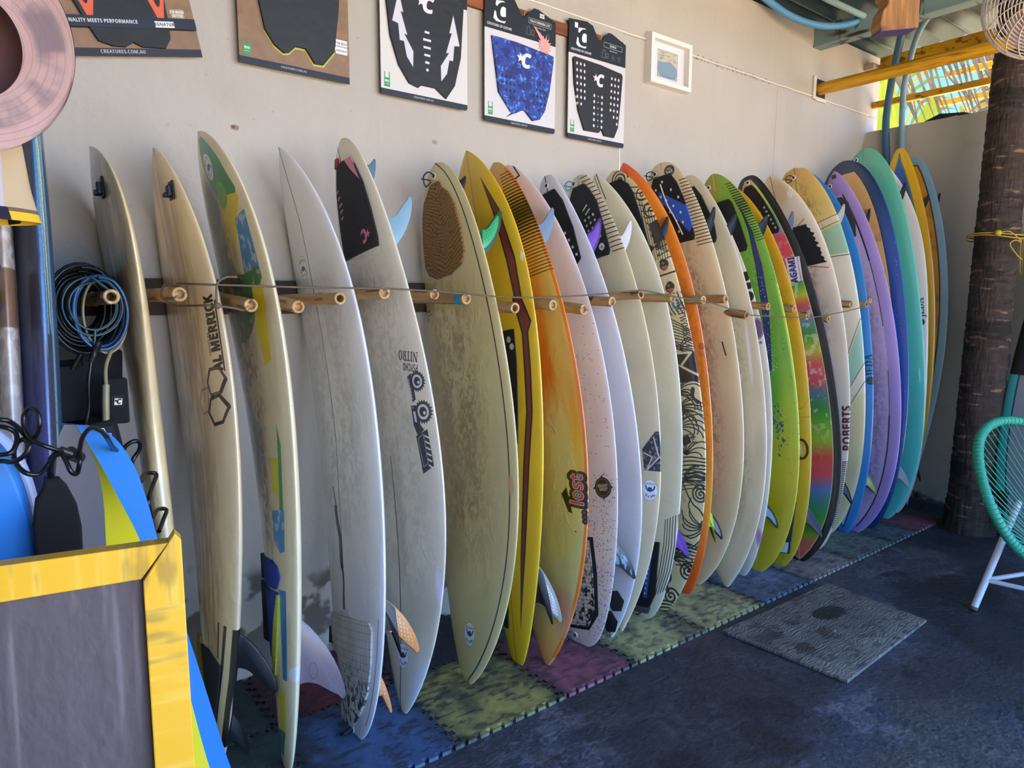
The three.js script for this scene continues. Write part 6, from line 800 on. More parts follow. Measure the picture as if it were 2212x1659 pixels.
{ // second body board at the very left
  const o = thing('body_board', 'bright blue body board at the bottom left edge, behind the chalkboard', 'body board', [-0.07, 0, 1.2]);
  const sh = new THREE.Shape(); sh.moveTo(-0.2, 0.01); sh.lineTo(0.1, 0.01); sh.bezierCurveTo(0.115, 0.6, 0.115, 0.9, 0.108, 1.06); sh.bezierCurveTo(0.1, 1.18, 0.08, 1.245, 0.03, 1.245); sh.lineTo(-0.1, 1.245); sh.bezierCurveTo(-0.2, 1.2, -0.2, 0.6, -0.2, 0.01);
  const g = new THREE.ExtrudeGeometry(sh, { depth: 0.02, bevelEnabled: true, bevelSize: 0.012, bevelThickness: 0.018, bevelSegments: 5, curveSegments: 20 }); g.translate(-0.01, 0, 0.06);
  part('deck', g, mat('#2e86d2', 0.5), o); const e = new THREE.ExtrudeGeometry(sh, { depth: 0.03, bevelEnabled: true, bevelSize: 0.014, bevelThickness: 0.01, bevelSegments: 4, curveSegments: 20 }); part('slick', e, mat('#b4c4e2', 0.35), o);
  const lg = thing('coiled_leash', 'black coiled body board leash looping in front of the blue and white body boards', 'leash'), m = mat('#0e0e12', 0.28);
  const A = [[-0.02, 1.281], [0.006, 1.274], [0.013, 1.272], [0.024, 1.26], [0.033, 1.245], [0.039, 1.234], [0.047, 1.247], [0.051, 1.264], [0.049, 1.281], [0.041, 1.285], [0.034, 1.273], [0.034, 1.252], [0.043, 1.237], [0.058, 1.228], [0.075, 1.218], [0.084, 1.215]];
  const A2 = [[-0.03, 1.264], [0.0, 1.263], [0.013, 1.258], [0.022, 1.25], [0.022, 1.236], [0.014, 1.225], [0.002, 1.223], [-0.02, 1.223]];
  const C = [[-0.02, 1.213], [0.003, 1.21], [0.015, 1.209], [0.029, 1.218], [0.037, 1.232], [0.031, 1.24], [0.022, 1.233], [0.018, 1.219], [0.021, 1.203], [0.031, 1.192], [0.044, 1.188], [0.056, 1.196], [0.067, 1.211], [0.074, 1.215], [0.08, 1.202], [0.085, 1.186], [0.092, 1.18], [0.097, 1.2], [0.1, 1.215], [0.107, 1.23], [0.12, 1.239], [0.135, 1.23], [0.145, 1.216]];
  const z = (i, n, a) => 1.33 + 0.012 * Math.sin(i * 1.1 + a);
  part('coil', tube(A.map(([x, y], i) => [x, y, z(i, 0, 0)]), 0.0036, 8), m, lg); part('coil', tube(A2.map(([x, y], i) => [x, y, z(i, 0, 2)]), 0.0036, 8), m, lg); part('coil', tube(C.map(([x, y], i) => [x, y, i > 16 ? 1.36 - (i - 16) * 0.02 : z(i, 0, 4)]), 0.0036, 8), m, lg);
  part('coil', tube([[0.145, 1.216, 1.24], [0.17, 1.17, 1.12], [0.191, 1.149, 1.05], [0.2, 1.161, 1.05], [0.214, 1.167, 1.05], [0.224, 1.16, 1.04], [0.223, 1.143, 1.03], [0.211, 1.125, 1.03], [0.205, 1.105, 1.05], [0.213, 1.092, 1.08], [0.238, 1.088, 1.0], [0.257, 1.082, 0.99], [0.244, 1.069, 1.03], [0.226, 1.05, 1.08], [0.234, 1.012, 1.06], [0.256, 1.008, 1.0], [0.272, 1.003, 0.99], [0.259, 0.993, 1.03], [0.241, 0.986, 1.08]], 0.0042, 8), m, lg);
  part('swivel_plug', merge([rod([0.074, 1.219, 1.33], [0.088, 1.21, 1.325], 0.0062, 14), rod([0.086, 1.212, 1.325], [0.1, 1.199, 1.31], 0.0105, 16, 0.009)]), mat('#1a1a20', 0.35), lg);
  const cuff = plate([[0.056, 1.171], [0.053, 1.157], [0.043, 1.141], [0.037, 1.103], [0.036, 0.98], [0.088, 0.98], [0.091, 1.092], [0.087, 1.129], [0.077, 1.157], [0.069, 1.169]], 0.018, 0.004); part('cuff', cuff.translate(0, 0, 1.3), mat('#131212', 0.95), lg);
  part('cuff_strap', tube([[0.062, 1.165, 1.31], [0.06, 1.19, 1.32], [0.066, 1.21, 1.325], [0.075, 1.214, 1.327]], 0.005, 8), m, lg);
}
{ // coils of surfboard leashes hanging on the first peg: each leash a thing
  const ring = (cx, cy, cz, rx, ry, n, r, jitter) => { const pts = []; for (let i = 0; i <= n * 14; i++) { const a = Math.PI / 2 + (i / 14) * 6.283, t = i / (n * 14), q = 1 + jitter * (hash(Math.floor(i / 14), 3, Math.floor(cx * 999)) - 0.5); pts.push([cx + rx * q * Math.cos(a), cy + ry * q * Math.sin(a), cz + (t - 0.5) * 0.05 + 0.006 * Math.sin(a * 2)]); } return tube(pts, r, 7, false, 2); };
  const black = mat('#0f1012', 0.35), blue = mat('#24486e', 0.25), green = mat('#27484c', 0.25), clear = mat('#8a7f5c', 0.3);
  const cuff = (x, y, z, w, h, o, ang = 0) => { const g = new RoundedBoxGeometry(w, h, 0.022, 3, 0.008); g.rotateZ(ang); return part('cuff', g.translate(x, y, z), mat('#101011', 0.95), o); };
  const a = thing('surf_leash', 'thick black leash coiled outermost on the first peg, ending in dark cuffs', 'leash', [0, 0, 0], 'leashes on the first peg'); part('cord', ring(0.212, 1.412, 0.36, 0.082, 0.118, 6, 0.0045, 0.12), black, a); cuff(0.17, 1.16, 0.36, 0.075, 0.2, a, 0.05); part('swivel', rod([0.2, 1.3, 0.38], [0.175, 1.25, 0.37], 0.007, 10), black, a);
  const e = thing('surf_leash', 'black leash bundle hanging behind the blue coil, with broad dark cuffs', 'leash', [0, 0, 0], 'leashes on the first peg'); part('cord', ring(0.21, 1.415, 0.3, 0.068, 0.1, 8, 0.0075, 0.3), black, e); cuff(0.245, 1.2, 0.33, 0.1, 0.2, e, -0.06); cuff(0.2, 1.0, 0.36, 0.13, 0.24, e, 0.04); part('rail_strap', rod([0.25, 1.32, 0.3], [0.25, 1.28, 0.33], 0.014, 10), black, e);
  const h = thing('surf_leash', 'black leash with many tight turns at the very back of the first peg', 'leash', [0, 0, 0], 'leashes on the first peg'); part('cord', ring(0.222, 1.42, 0.22, 0.06, 0.09, 10, 0.008, 0.5), black, h); cuff(0.16, 1.12, 0.28, 0.08, 0.3, h, 0.03);
  const b = thing('surf_leash', 'blue leash coiled on the first peg, its cuff printed with a white wing-backed letter', 'leash', [0, 0, 0], 'leashes on the first peg'); part('cord', ring(0.243, 1.403, 0.42, 0.058, 0.092, 5, 0.0046, 0.14), blue, b); part('swivel', merge([rod([0.232, 1.33, 0.45], [0.212, 1.275, 0.44], 0.0085, 12), rod([0.228, 1.318, 0.449], [0.224, 1.308, 0.446], 0.0105, 12)]), black, b); part('rail_strap', tube([[0.212, 1.275, 0.44], [0.203, 1.22, 0.44], [0.2, 1.15, 0.43], [0.185, 1.08, 0.43], [0.175, 1.0, 0.43]], 0.0045, 8), black, b);
  const g = cuff(0.268, 1.165, 0.43, 0.052, 0.125, b); { const P = metric(0.03, 0.03, 4000); P.fill('#101011'); P.poly([[0.006, 0.004], [0.024, 0.003], [0.026, 0.02], [0.008, 0.022]], '#e6e4e0'); starC(P, 0.015, 0.013, 0.014, '#101011', -0.1); part('logo', planarUV(box(0, 0.03, 0, 0.03, 0, 0.0012), P).translate(0.252, 1.152, 0.4415), mat(0xffffff, 0.8, { map: P.tex() }), g); }
  const c = thing('surf_leash', 'thin sea-green leash coiled inside the blue one on the first peg', 'leash', [0, 0, 0], 'leashes on the first peg'); part('cord', ring(0.225, 1.42, 0.44, 0.062, 0.07, 4, 0.0026, 0.3), green, c); part('rail_strap', tube([[0.225, 1.36, 0.45], [0.222, 1.32, 0.45], [0.219, 1.29, 0.45]], 0.003, 6), green, c);
  const d = thing('surf_leash', 'clear yellowish leash on the first peg with a cuff lettered in light blue', 'leash', [0, 0, 0], 'leashes on the first peg'); part('cord', ring(0.255, 1.395, 0.405, 0.05, 0.1, 2, 0.0036, 0.1), clear, d); part('rail_strap', merge([tube([[0.262, 1.3, 0.42], [0.245, 1.26, 0.44], [0.24, 1.2, 0.46]], 0.005, 8), tube([[0.24, 1.215, 0.46], [0.236, 1.165, 0.465], [0.234, 1.115, 0.465]], 0.009, 8)]), clear, d);
  const k = cuff(0.235, 1.035, 0.47, 0.07, 0.17, d, 0.16); { const P = metric(0.05, 0.15, 3200); P.fill('#101011'); P.line([[0.016, 0.134], [0.03, 0.13], [0.027, 0.146], [0.013, 0.149]], '#cfe2ee', 0.002, true); P.text('BLOCKSURF', 0.025, 0.068, 0.017, '#4f9ac4', -Math.PI / 2 - 0.1, { sx: 0.98, skew: 0.15, stroke: '#d8e4ec', lw: 0.09 }); for (const [x, y] of [[0.02, 0.008], [0.034, 0.008]]) P.poly(hexa(x, y, 0.007), '#4f9ac4'); part('logo', planarUV(box(0, 0.05, 0, 0.15, 0, 0.0012), P).rotateZ(0.16).translate(0.222, 0.953, 0.4815), mat(0xffffff, 0.8, { map: P.tex() }), k); }
}
{ // hanging hat with a wide brim, opening towards the room
  const o = thing('hat', 'dusty pink wide-brimmed hat hanging at the upper left edge', 'hat', [0.012, 1.868, 1.03]); o.rotation.set(0.06, -0.15, 0);
  const P = metric(0.36, 0.36, 1500, -0.18, -0.18); P.fill('#c49f93'); P.each((x, y, p) => { const r = Math.hypot(x, y), a = Math.atan2(y, x), n = fbm(x * 160, y * 30, 3, 3), st = 0.5 + 0.5 * Math.sin(r * 520); mixpx(p, 214, 190, 184, 0.35 * n); mixpx(p, 150, 122, 120, smooth(0.86, 1, st) * 0.35); mixpx(p, 128, 112, 116, smooth(0.35, 0.6, fbm(a * 2.2, r * 9, 4, 3)) * smooth(0.085, 0.1, r) * smooth(0.145, 0.13, r) * 0.75); });
  const ringG = (r0, r1, z0, z1, wob) => { const pos = [], idx = [], N = 96, M = 12; for (let i = 0; i <= N; i++) for (let j = 0; j <= M; j++) { const a = (i / N) * 6.2832, t = j / M, r = r0 + (r1 - r0) * t; pos.push(r * Math.cos(a) * (1 + 0.02 * t * Math.sin(3 * a + 1)), r * Math.sin(a) * (1.2 + 0.03 * t * Math.sin(2 * a)), z0 + (z1 - z0) * t + wob * t * t * Math.sin(3 * a + 0.6)); } for (let i = 0; i < N; i++) for (let j = 0; j < M; j++) { const q = i * (M + 1) + j; idx.push(q, q + 1, q + M + 1, q + 1, q + M + 2, q + M + 1); } const g = new THREE.BufferGeometry(); g.setAttribute('position', new THREE.Float32BufferAttribute(pos, 3)); g.setIndex(idx); g.computeVertexNormals(); return g; };
  const under = ringG(0.073, 0.148, 0.0, 0.02, 0.008), upper = ringG(0.073, 0.148, -0.004, 0.0165, 0.008);
  for (const g of [under, upper]) planarUV(g, P); const bm = mat(0xffffff, 0.9, { map: P.tex(), side: THREE.DoubleSide, bumpMap: TX.fabric, bumpScale: 0.0012 });
  part('brim', merge([under, upper]), bm, o); part('brim_edge', ringG(0.1475, 0.149, 0.0195, 0.0165, 0.008), mat('#6f5058', 0.9, { side: THREE.DoubleSide }), o);
  const lining = [[0.074, 0], [0.072, -0.02], [0.074, -0.06], [0.07, -0.09], [0.05, -0.105], [0.001, -0.108]].map(([r, z]) => new THREE.Vector2(r, z)); const cg = new THREE.LatheGeometry(lining, 48); cg.rotateX(Math.PI / 2); cg.scale(1, 1.2, 1); part('crown', cg, mat('#7c5c58', 0.95, { side: THREE.DoubleSide }), o);
  part('sweat_band', ringG(0.0715, 0.0745, -0.012, 0.001, 0), mat('#5d4046', 0.9, { side: THREE.DoubleSide }), o);
}
{ // hanging shirt: tan and pale sleeve with a dark and yellow hem
  const o = thing('rash_shirt', 'pale grey and tan shirt hanging at the left edge, navy and yellow hem', 'shirt');
  const loop = (y, x0, x1, d, n = 40) => Array.from({ length: n }, (_, i) => { const a = (i / n) * 6.2832; return [(x0 + x1) / 2 + ((x1 - x0) / 2) * Math.cos(a) + 0.003 * Math.sin(a * 5 + y * 40), y + 0.004 * Math.sin(a), 0.93 + d * Math.sin(a)]; });
  const loft = (rows) => { const pos = [], idx = [], n = rows[0].length; rows.forEach((r) => r.forEach((q) => pos.push(...q))); for (let i = 0; i < rows.length - 1; i++) for (let j = 0; j < n; j++) { const a = i * n + j, b = i * n + ((j + 1) % n); idx.push(a, b, a + n, b, b + n, a + n); } const g = new THREE.BufferGeometry(); g.setAttribute('position', new THREE.Float32BufferAttribute(pos, 3)); g.setIndex(idx); g.computeVertexNormals(); return g; };
  const cloth = (c) => mat(c, 0.9, { side: THREE.DoubleSide });
  part('sleeve', loft([loop(1.8, -0.12, 0.066, 0.03), loop(1.72, -0.12, 0.078, 0.032), loop(1.65, -0.12, 0.085, 0.034), loop(1.605, -0.12, 0.0905, 0.034)]), cloth('#bda780'), o);
  part('sleeve_panel', loft([loop(1.8, -0.12, 0.043, 0.056), loop(1.7, -0.12, 0.05, 0.056), loop(1.606, -0.12, 0.057, 0.056)]), cloth('#b9b4b8'), o);
  part('hem_stitch', loft([loop(1.607, -0.12, 0.0915, 0.036), loop(1.6, -0.12, 0.0925, 0.036)]), cloth('#6e5a3c'), o); part('hem', loft([loop(1.607, -0.12, 0.062, 0.058), loop(1.584, -0.12, 0.064, 0.058)]), cloth('#1b1830'), o); part('hem_trim', loft([loop(1.6, -0.12, 0.0925, 0.0365), loop(1.584, -0.12, 0.0965, 0.0365)]), cloth('#dcb428'), o);
  const q = plate([[-0.15, 1.6], [0.0, 1.6], [0.03, 1.57], [0.026, 1.53], [0.033, 1.5], [0.02, 1.46], [0.03, 1.43], [0.018, 1.4], [-0.15, 1.4]], 0.006, 0.002).translate(-0.006, 0, 0.965); part('torso', q, mat('#2a1c48', 0.9), o);
}
// ---------------------------------------------------------------- right side
{ // palm trunk growing through the shop
  const o = thing('palm_tree', 'dark ringed palm trunk standing by the far wall', 'tree', [4.845, 0, 0.985]);
  const N = 56, M = 300, pos = [], uv = [], idx = [];
  for (let i = 0; i <= M; i++) { const y = -0.02 + (i / M) * 3.32, s = y * 14, ringN = s - Math.floor(s); for (let j = 0; j <= N; j++) { const a = (j / N) * 6.2832, n = fbm(Math.cos(a) * 3 + 9, y * 9 + Math.sin(a) * 3, 7, 3), off = (y * 14 + 0.4 * Math.sin(a + Math.floor(s) * 1.7)) % 1, step = 0.006 * Math.abs(off) ; const r = 0.124 - 0.007 * y + 0.022 * Math.exp(-y * 9) + step + 0.012 * (n - 0.5) + (y < 0.4 ? 0.006 * Math.sin(a * 22) * (0.4 - y) * 2 : 0); pos.push(r * Math.cos(a) + 0.02 * y, y, r * Math.sin(a)); uv.push(j / N, i / M); } }
  for (let i = 0; i < M; i++) for (let j = 0; j < N; j++) { const q = i * (N + 1) + j; idx.push(q, q + N + 1, q + 1, q + 1, q + N + 1, q + N + 2); }
  const g = new THREE.BufferGeometry(); g.setAttribute('position', new THREE.Float32BufferAttribute(pos, 3)); g.setAttribute('uv', new THREE.Float32BufferAttribute(uv, 2)); g.setIndex(idx); g.computeVertexNormals();
  const P = metric(1, 3.3, 420); P.fill('#3d3128'); P.each((x, y, p) => { const w = y + 0.03 * (fbm(x * 5, y * 3, 4, 3) - 0.5), n = fbm(x * 14, w * 60, 8, 4), f = fbm(x * 60, y * 12, 3, 3); const k = 0.62 + 0.5 * n + 0.2 * f; p[0] *= k; p[1] *= k; p[2] *= k; mixpx(p, 150, 116, 84, smooth(0.66, 0.74, fbm(x * 7, w * 46, 18, 3)) * 0.7); mixpx(p, 22, 18, 15, smooth(0.56, 0.66, fbm(x * 5, w * 24, 29, 3)) * 0.6); });
  const t = P.tex(); t.wrapS = THREE.RepeatWrapping; part('trunk', g, mat(0xffffff, 0.92, { map: t, bumpMap: TX.stucco, bumpScale: 0.006 }), o);
  const c = thing('rope', 'yellow twine knotted round the palm trunk with a loose loop', 'rope'), ym = mat('#b89a28', 0.8), ringP = (y0, amp) => { const r = []; for (let i = 0; i <= 28; i++) { const a = (i / 28) * 6.2832; r.push([4.86 + 0.143 * Math.cos(a), y0 + amp * Math.sin(a * 2 + 1), 0.98 + 0.143 * Math.sin(a)]); } return r; };
  const f = (a, y, e = 0) => [4.86 + (0.148 + e) * Math.cos(a), y, 0.98 + (0.148 + e) * Math.sin(a)];
  part('strand', tube(ringP(1.83, 0.008), 0.0038, 6), ym, c); part('strand', tube(ringP(1.815, 0.012), 0.0038, 6), ym, c); part('strand', tube([f(2.7, 1.835), f(2.4, 1.84), f(2.1, 1.815), f(1.8, 1.78), f(2.1, 1.79), f(2.3, 1.77), f(2.0, 1.71), f(1.6, 1.68)], 0.0034, 6), ym, c);
  part('knot', new THREE.IcosahedronGeometry(0.02, 2).scale(1, 0.9, 1).translate(...f(2.75, 1.832)), ym, c); part('knot', new THREE.IcosahedronGeometry(0.014, 2).translate(...f(0.75, 1.815)), ym, c); part('loose_loop', tube([f(0.75, 1.81), f(0.6, 1.72, 0.02), f(0.5, 1.6, 0.05), f(0.3, 1.62, 0.12), f(0.25, 1.74, 0.12), f(0.6, 1.8, 0.03)], 0.003, 6), ym, c);
}
for (const [pts, col, label, r] of [
  [[[4.5, 3.2, 0.62], [4.62, 3.19, 0.5], [4.85, 3.16, 0.36], [5.05, 3.06, 0.24], [5.15, 2.9, 0.17], [5.165, 2.7, 0.15], [5.165, 2.4, 0.17], [5.165, 2.0, 0.16]], '#2f5a78', 'dark blue hose hanging down the far wall, the left one', 0.024],
  [[[4.55, 3.2, 0.72], [4.7, 3.19, 0.6], [4.9, 3.15, 0.44], [5.08, 3.05, 0.32], [5.155, 2.9, 0.26], [5.17, 2.7, 0.255], [5.17, 2.4, 0.27], [5.17, 2.0, 0.25]], '#7396a2', 'pale grey-blue hose hanging down the far wall, the right one', 0.019],
  [[[3.7, 3.21, 0.05], [3.95, 3.14, 0.09], [4.15, 3.115, 0.14], [4.3, 3.12, 0.2], [4.42, 3.15, 0.27], [4.5, 3.2, 0.33]], '#5b9cc8', 'bright blue hose sagging below the tin roof above the wall', 0.02],
  [[[3.2, 3.22, 0.25], [3.7, 3.205, 0.26], [4.05, 3.19, 0.28], [4.45, 3.17, 0.32]], '#9cb8b8', 'pale teal conduit running along under the tin roof', 0.018]])
  solo('hose', tube(pts, r, 14), mat(col, 0.5), label, 'hose');
{ // notched block of timber hanging from the roof
  const o = thing('wood_block', 'notched brown block of timber hanging from the roof', 'block', [3.95, 2.86, 0.72]); o.rotation.set(0.12, -0.75, 0.14);
  const P = metric(0.4, 0.5, 500, -0.2, -0.05); P.fill('#a8794c'); P.each((x, y, p) => { const n = fbm(x * 70, y * 6, 4, 4), s = fbm(x * 9, y * 9, 7, 3); const k = 0.75 + 0.5 * n; p[0] *= k; p[1] *= k; p[2] *= k; mixpx(p, 90, 62, 38, smooth(0.52, 0.7, s) * 0.6); });
  const g = new THREE.ExtrudeGeometry(shape([[-0.09, 0.03], [-0.08, 0], [0.09, 0], [0.09, 0.38], [-0.075, 0.38], [-0.075, 0.17], [-0.055, 0.15], [-0.055, 0.12], [-0.08, 0.09]]), { depth: 0.12, bevelEnabled: true, bevelSize: 0.006, bevelThickness: 0.006, bevelSegments: 2 }); g.translate(0, 0, -0.06);
  part('timber', planarUV(g, P), mat(0xffffff, 0.8, { map: P.tex() }), o); part('paint_edge', box(-0.09, 0.092, -0.008, 0.004, -0.066, 0.064, 0.002), mat('#5a4a82', 0.7), o);
}
{ // fan with a wire cage
  const o = thing('fan', 'off-white electric fan with a round wire cage high at the right', 'fan', [3.305, 2.585, 1.59]);
  const c = V(0, 1.45, 2.5414).sub(o.position).normalize(); o.quaternion.setFromUnitVectors(V(0, 0, 1), c.add(V(-0.1, -0.28, 0.1)).normalize());
  const m = mat('#cfc0b0', 0.4), R = 0.214, dome = (r) => 0.062 * Math.sqrt(Math.max(0, 1 - (r / R) ** 2));
  for (let i = 0; i < 15; i++) { const r = 0.05 + (i / 14) * (R - 0.05), z = dome(r); part('cage_ring', new THREE.TorusGeometry(r, i === 14 ? 0.0055 : 0.0021, 6, 72).translate(0, 0, z), m, o); if (i > 4 && i % 2 === 0) part('cage_ring', new THREE.TorusGeometry(r, 0.002, 5, 60).translate(0, 0, -z), m, o); }
  for (let i = 0; i < 22; i++) { const a0 = (i / 22) * 6.2832, pts = []; for (let k = 0; k <= 6; k++) { const t = k / 6, r = 0.05 + t * (R - 0.05), a = a0 + 0.75 * t; pts.push([r * Math.cos(a), r * Math.sin(a), dome(r) + 0.003]); } part('cage_wire', tube(pts, 0.0022, 5, false, 3), m, o); }
  part('hub_cap', new THREE.CylinderGeometry(0.05, 0.05, 0.012, 32).rotateX(Math.PI / 2).translate(0, 0, 0.064), mat('#d8ccbe', 0.4), o);
  const bm = mat('#b09c8c', 0.35); for (let i = 0; i < 3; i++) { const sh = new THREE.Shape(); sh.moveTo(0.02, -0.02); sh.bezierCurveTo(0.08, -0.11, 0.17, -0.1, 0.185, 0.0); sh.bezierCurveTo(0.18, 0.07, 0.08, 0.07, 0.02, 0.03); const g = new THREE.ExtrudeGeometry(sh, { depth: 0.003, bevelEnabled: false, curveSegments: 16 }); g.rotateX(0.22); g.rotateZ((i * Math.PI * 2) / 3 + 0.4); part('blade', g, bm, o); }
  part('motor', new THREE.CylinderGeometry(0.06, 0.072, 0.13, 28).rotateX(Math.PI / 2).translate(0, 0, -0.12), m, o); part('bracket', merge([rod([0, 0, -0.15], [0.03, 0.25, -0.26], 0.014, 12), rod([0.03, 0.25, -0.26], [0.06, 0.62, -0.24], 0.014, 12)]), mat('#b7aa9c', 0.5), o);
}
{ // woven chair: a teal corded hoop on white tube legs
  const o = thing('woven_chair', 'teal cord chair with white metal legs at the right edge', 'chair', [3.62, 0, 1.62]);
  const fwd = V(-0.35, 0, 0.94).normalize(), side = V(0.94, 0, 0.35), m = mat('#2f9c80', 0.55), wm = mat('#d2d4dc', 0.35), P0 = V(0.27, 0.545, -0.06), up = V(0, 0.86, 0).addScaledVector(fwd, -0.5).normalize();
  const hoop = (t, rx = 0.42, ry = 0.36, off = 0) => P0.clone().addScaledVector(side, rx * Math.cos(t)).addScaledVector(up, ry * Math.sin(t) + (Math.sin(t) < 0 ? 0.02 : 0)).addScaledVector(fwd, off + 0.1 * Math.cos(t) ** 2);
  const H = []; for (let i = 0; i < 40; i++) H.push(hoop((i / 40) * 6.2832)); part('hoop', new THREE.TubeGeometry(new THREE.CatmullRomCurve3(H, true), 160, 0.021, 12, true), m, o);
  const wr = []; for (let i = 0; i < 110; i++) { const t = (i / 110) * 6.2832, a = hoop(t), d = hoop(t + 0.02).sub(a).normalize(); const g = new THREE.TorusGeometry(0.0216, 0.0022, 4, 14); g.applyQuaternion(new THREE.Quaternion().setFromUnitVectors(V(0, 0, 1), d)); wr.push(g.translate(a.x, a.y, a.z)); } tag(part('hoop_wrap', merge(wr), mat('#3aa98c', 0.5), o), null, null, null, 'stuff');
  const seat = P0.clone().addScaledVector(fwd, 0.16).add(V(0, -0.26, 0)), ringS = []; for (let i = 0; i < 24; i++) { const t = (i / 24) * 6.2832; ringS.push(seat.clone().addScaledVector(side, 0.09 * Math.cos(t)).addScaledVector(fwd, 0.07 * Math.sin(t))); } part('seat_ring', new THREE.TubeGeometry(new THREE.CatmullRomCurve3(ringS, true), 60, 0.009, 8, true), wm, o);
  for (let i = 0; i < 56; i++) { const t = (i / 56) * 6.2832; part('cord', rod(hoop(t), ringS[Math.round((i / 56) * 24) % 24], 0.0026, 5), m, o); }
  const top = V(0.13, 0.4, -0.1); const leg = (a, b) => part('leg', rod(a, b, 0.0155, 14), wm, o);
  leg([0.32, 0.47, -0.14], [-0.035, 0.0, -0.18]); leg([0.5, 0.46, -0.02], [0.7, 0, 0.2]); leg([0.3, 0.46, 0.1], [0.1, 0, 0.38]); part('brace', rod([0.06, 0.125, -0.17], [0.62, 0.16, 0.1], 0.011, 12), wm, o); part('brace', rod([0.06, 0.125, -0.17], [0.14, 0.13, 0.3], 0.011, 12), wm, o); part('foot_cap', rod([-0.037, -0.001, -0.18], [-0.03, 0.012, -0.18], 0.0175, 12), mat('#6a5040', 0.8), o);
}
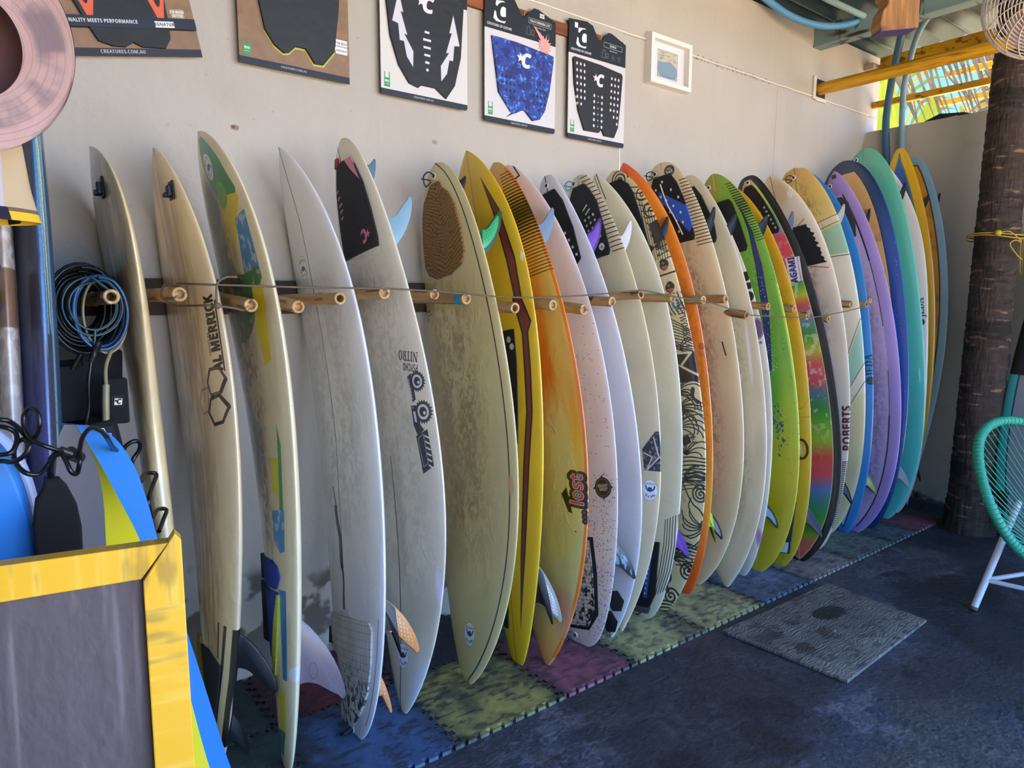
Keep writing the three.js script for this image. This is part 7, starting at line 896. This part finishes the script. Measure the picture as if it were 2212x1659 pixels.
// ---------------------------------------------------------------- greenery beyond the opening
{
  const leafM = (c) => new THREE.MeshPhysicalMaterial({ color: c, roughness: 0.85, transmission: 0.35, thickness: 0, side: THREE.DoubleSide });
  const greens = ['#55652a', '#8a7a2c', '#47562a', '#94762a', '#544a30'].map(leafM);
  const frond = (label, base, tip, sag, n, len, mi) => {
    const o = thing('palm_frond', label, 'palm leaf', base, 'palm leaves beyond the far wall'), t = V(...tip).sub(V(...base)), mid = t.clone().multiplyScalar(0.5).add(V(0, sag, 0)), c = new THREE.QuadraticBezierCurve3(V(0, 0, 0), mid, t);
    part('stem', new THREE.TubeGeometry(c, 24, 0.012, 6), mat('#7d7034', 0.8), o);
    for (let i = 2; i < n; i++) for (const s of [-1, 1]) { const u = i / n, p = c.getPoint(u), d = c.getTangent(u), out = d.clone().cross(V(0.9, 0.2, 0.3)).normalize().multiplyScalar(s), L = len * Math.sin(Math.PI * (0.12 + 0.8 * u)) * rnd(0.8, 1.1), w = 0.017; const e = p.clone().addScaledVector(out, L).addScaledVector(d, L * 0.35).add(V(0, -L * rnd(0.25, 0.5), 0)), m = p.clone().lerp(e, 0.5).add(V(0, L * 0.12, 0)), k = d.clone().multiplyScalar(w); const g = new THREE.BufferGeometry().setFromPoints([p.clone().sub(k), p.clone().add(k), m.clone().add(k), p.clone().sub(k), m.clone().add(k), m.clone().sub(k), m.clone().sub(k), m.clone().add(k), e]); g.computeVertexNormals(); part('leaflet', g, greens[(mi + (i + s) % 2 + 5) % 5], o); }
  };
  frond('drooping green-gold palm leaf filling the left of the far opening', [6.3, 4.0, -0.9], [6.15, 2.75, 0.15], 0.15, 26, 0.5, 0);
  frond('golden palm leaf hanging across the middle of the far opening', [6.6, 4.1, 0.9], [6.4, 2.85, 0.35], 0.1, 30, 0.5, 3);
  frond('olive palm leaf hanging beside the trunk in the far opening', [6.8, 4.1, 1.6], [6.5, 2.9, 0.75], 0.1, 28, 0.5, 2);
  frond('brown-green palm leaf seen right of the trunk', [6.7, 4.1, 0.6], [6.6, 2.7, 1.5], 0.2, 28, 0.5, 4);
  for (const [z0, z1, x, l, c] of [[-0.15, 0.5, 5.75, 'grey-brown dry palm leaf hanging like a curtain in the far opening', '#6a6250'], [0.35, 1.0, 6.0, 'brown dry palm leaf hanging behind the trunk in the far opening', '#5c4c30']]) {
    const o = thing('dry_palm_leaf', l, 'palm leaf', [x, 3.32, z0], 'palm leaves beyond the far wall'), m = leafM(c); part('stem', rod([0, 0.02, 0], [0.05, -0.12, z1 - z0], 0.014, 8), mat('#6e5a30', 0.8), o);
    for (let i = 0; i < 26; i++) { const t = i / 26, z = t * (z1 - z0), L = rnd(0.3, 0.75), w = rnd(0.006, 0.012), dz = 0.16 + 0.1 * rnd(), y = -0.12 * t; const g = new THREE.BufferGeometry().setFromPoints([V(0, y, z - w), V(0, y, z + w), V(0.05, y - L * 0.5, z + dz * 0.4 + w), V(0, y, z - w), V(0.05, y - L * 0.5, z + dz * 0.4 + w), V(0.05, y - L * 0.5, z + dz * 0.4 - w), V(0.05, y - L * 0.5, z + dz * 0.4 - w), V(0.05, y - L * 0.5, z + dz * 0.4 + w), V(0.02, y - L, z + dz)]); g.computeVertexNormals(); part('leaflet', g, m, o); }
  }
  const b = thing('banana_plant', 'bright yellow-green broad leaves at the left end of the far opening', 'plant', [5.75, 0, -0.12]), bm = leafM('#8fa524');
  part('stalk', rod([0, 0, 0], [0, 2.4, 0], 0.05, 12, 0.03), mat('#7f8a3a', 0.8), b);
  for (const [x, z, r, h, w] of [[0.0, -0.1, 0.12, 3.25, 0.12], [0.05, 0.04, -0.15, 3.3, 0.1], [0.15, 0.12, 0.3, 3.12, 0.1], [0.1, -0.22, 0.3, 3.2, 0.14]]) { const pts = [], idx = [], N = 14; for (let i = 0; i <= N; i++) { const t = i / N, y = 2.2 + t * (h - 2.2), ww = w * Math.sin(Math.PI * Math.min(1, t * 0.96 + 0.04)); for (const s of [-1, 0, 1]) pts.push(x + t * r * 0.4, y, z + s * ww + t * t * r * 0.5); } for (let i = 0; i < N; i++) for (let j = 0; j < 2; j++) { const q = i * 3 + j; idx.push(q, q + 1, q + 3, q + 1, q + 4, q + 3); } const g = new THREE.BufferGeometry(); g.setAttribute('position', new THREE.Float32BufferAttribute(pts, 3)); g.setIndex(idx); g.computeVertexNormals(); part('leaf', g, bm, b); }
  const br = thing('dry_frond', 'dark dry palm leaf lying on top of the far wall', 'palm leaf', [5.3, 2.66, 0.34]); part('blade', plate([[-0.02, 0.0], [0.1, 0.05], [0.25, 0.035], [0.33, 0.0], [0.2, 0.02]], 0.012).rotateY(-1.45), mat('#2a241a', 0.9), br);
  for (const [k, l, x, z, r, c] of [[0, 'olive bush behind the palm leaves of the far opening', 8.6, -0.2, 0.9, '#5c6a2a'], [1, 'dark green bush right of the palm trunk beyond the wall', 8.8, 1.9, 1.0, '#46562a']]) { const o = thing('bush', l, 'bush', [x, 0, z]); const q = []; for (let i = 0; i < 900; i++) { const a = rnd(0, 6.283), e = Math.acos(rnd(-1, 1)), rr = r * Math.cbrt(rnd(0.4, 1)), p = V(rr * Math.sin(e) * Math.cos(a), 2.7 + rr * 0.9 * Math.cos(e), rr * Math.sin(e) * Math.sin(a)), g = new THREE.PlaneGeometry(0.05, 0.22); g.rotateX(rnd(-1, 1)); g.rotateY(rnd(0, 6.3)); q.push(g.translate(p.x, p.y, p.z)); } tag(part('foliage', merge(q), leafM(c), o), null, null, null, 'stuff'); part('stem', rod([0, 0, 0], [0, 2.4, 0], 0.08, 10, 0.05), mat('#5c4a34', 0.9), o); }
}

renderer.render(scene, camera);
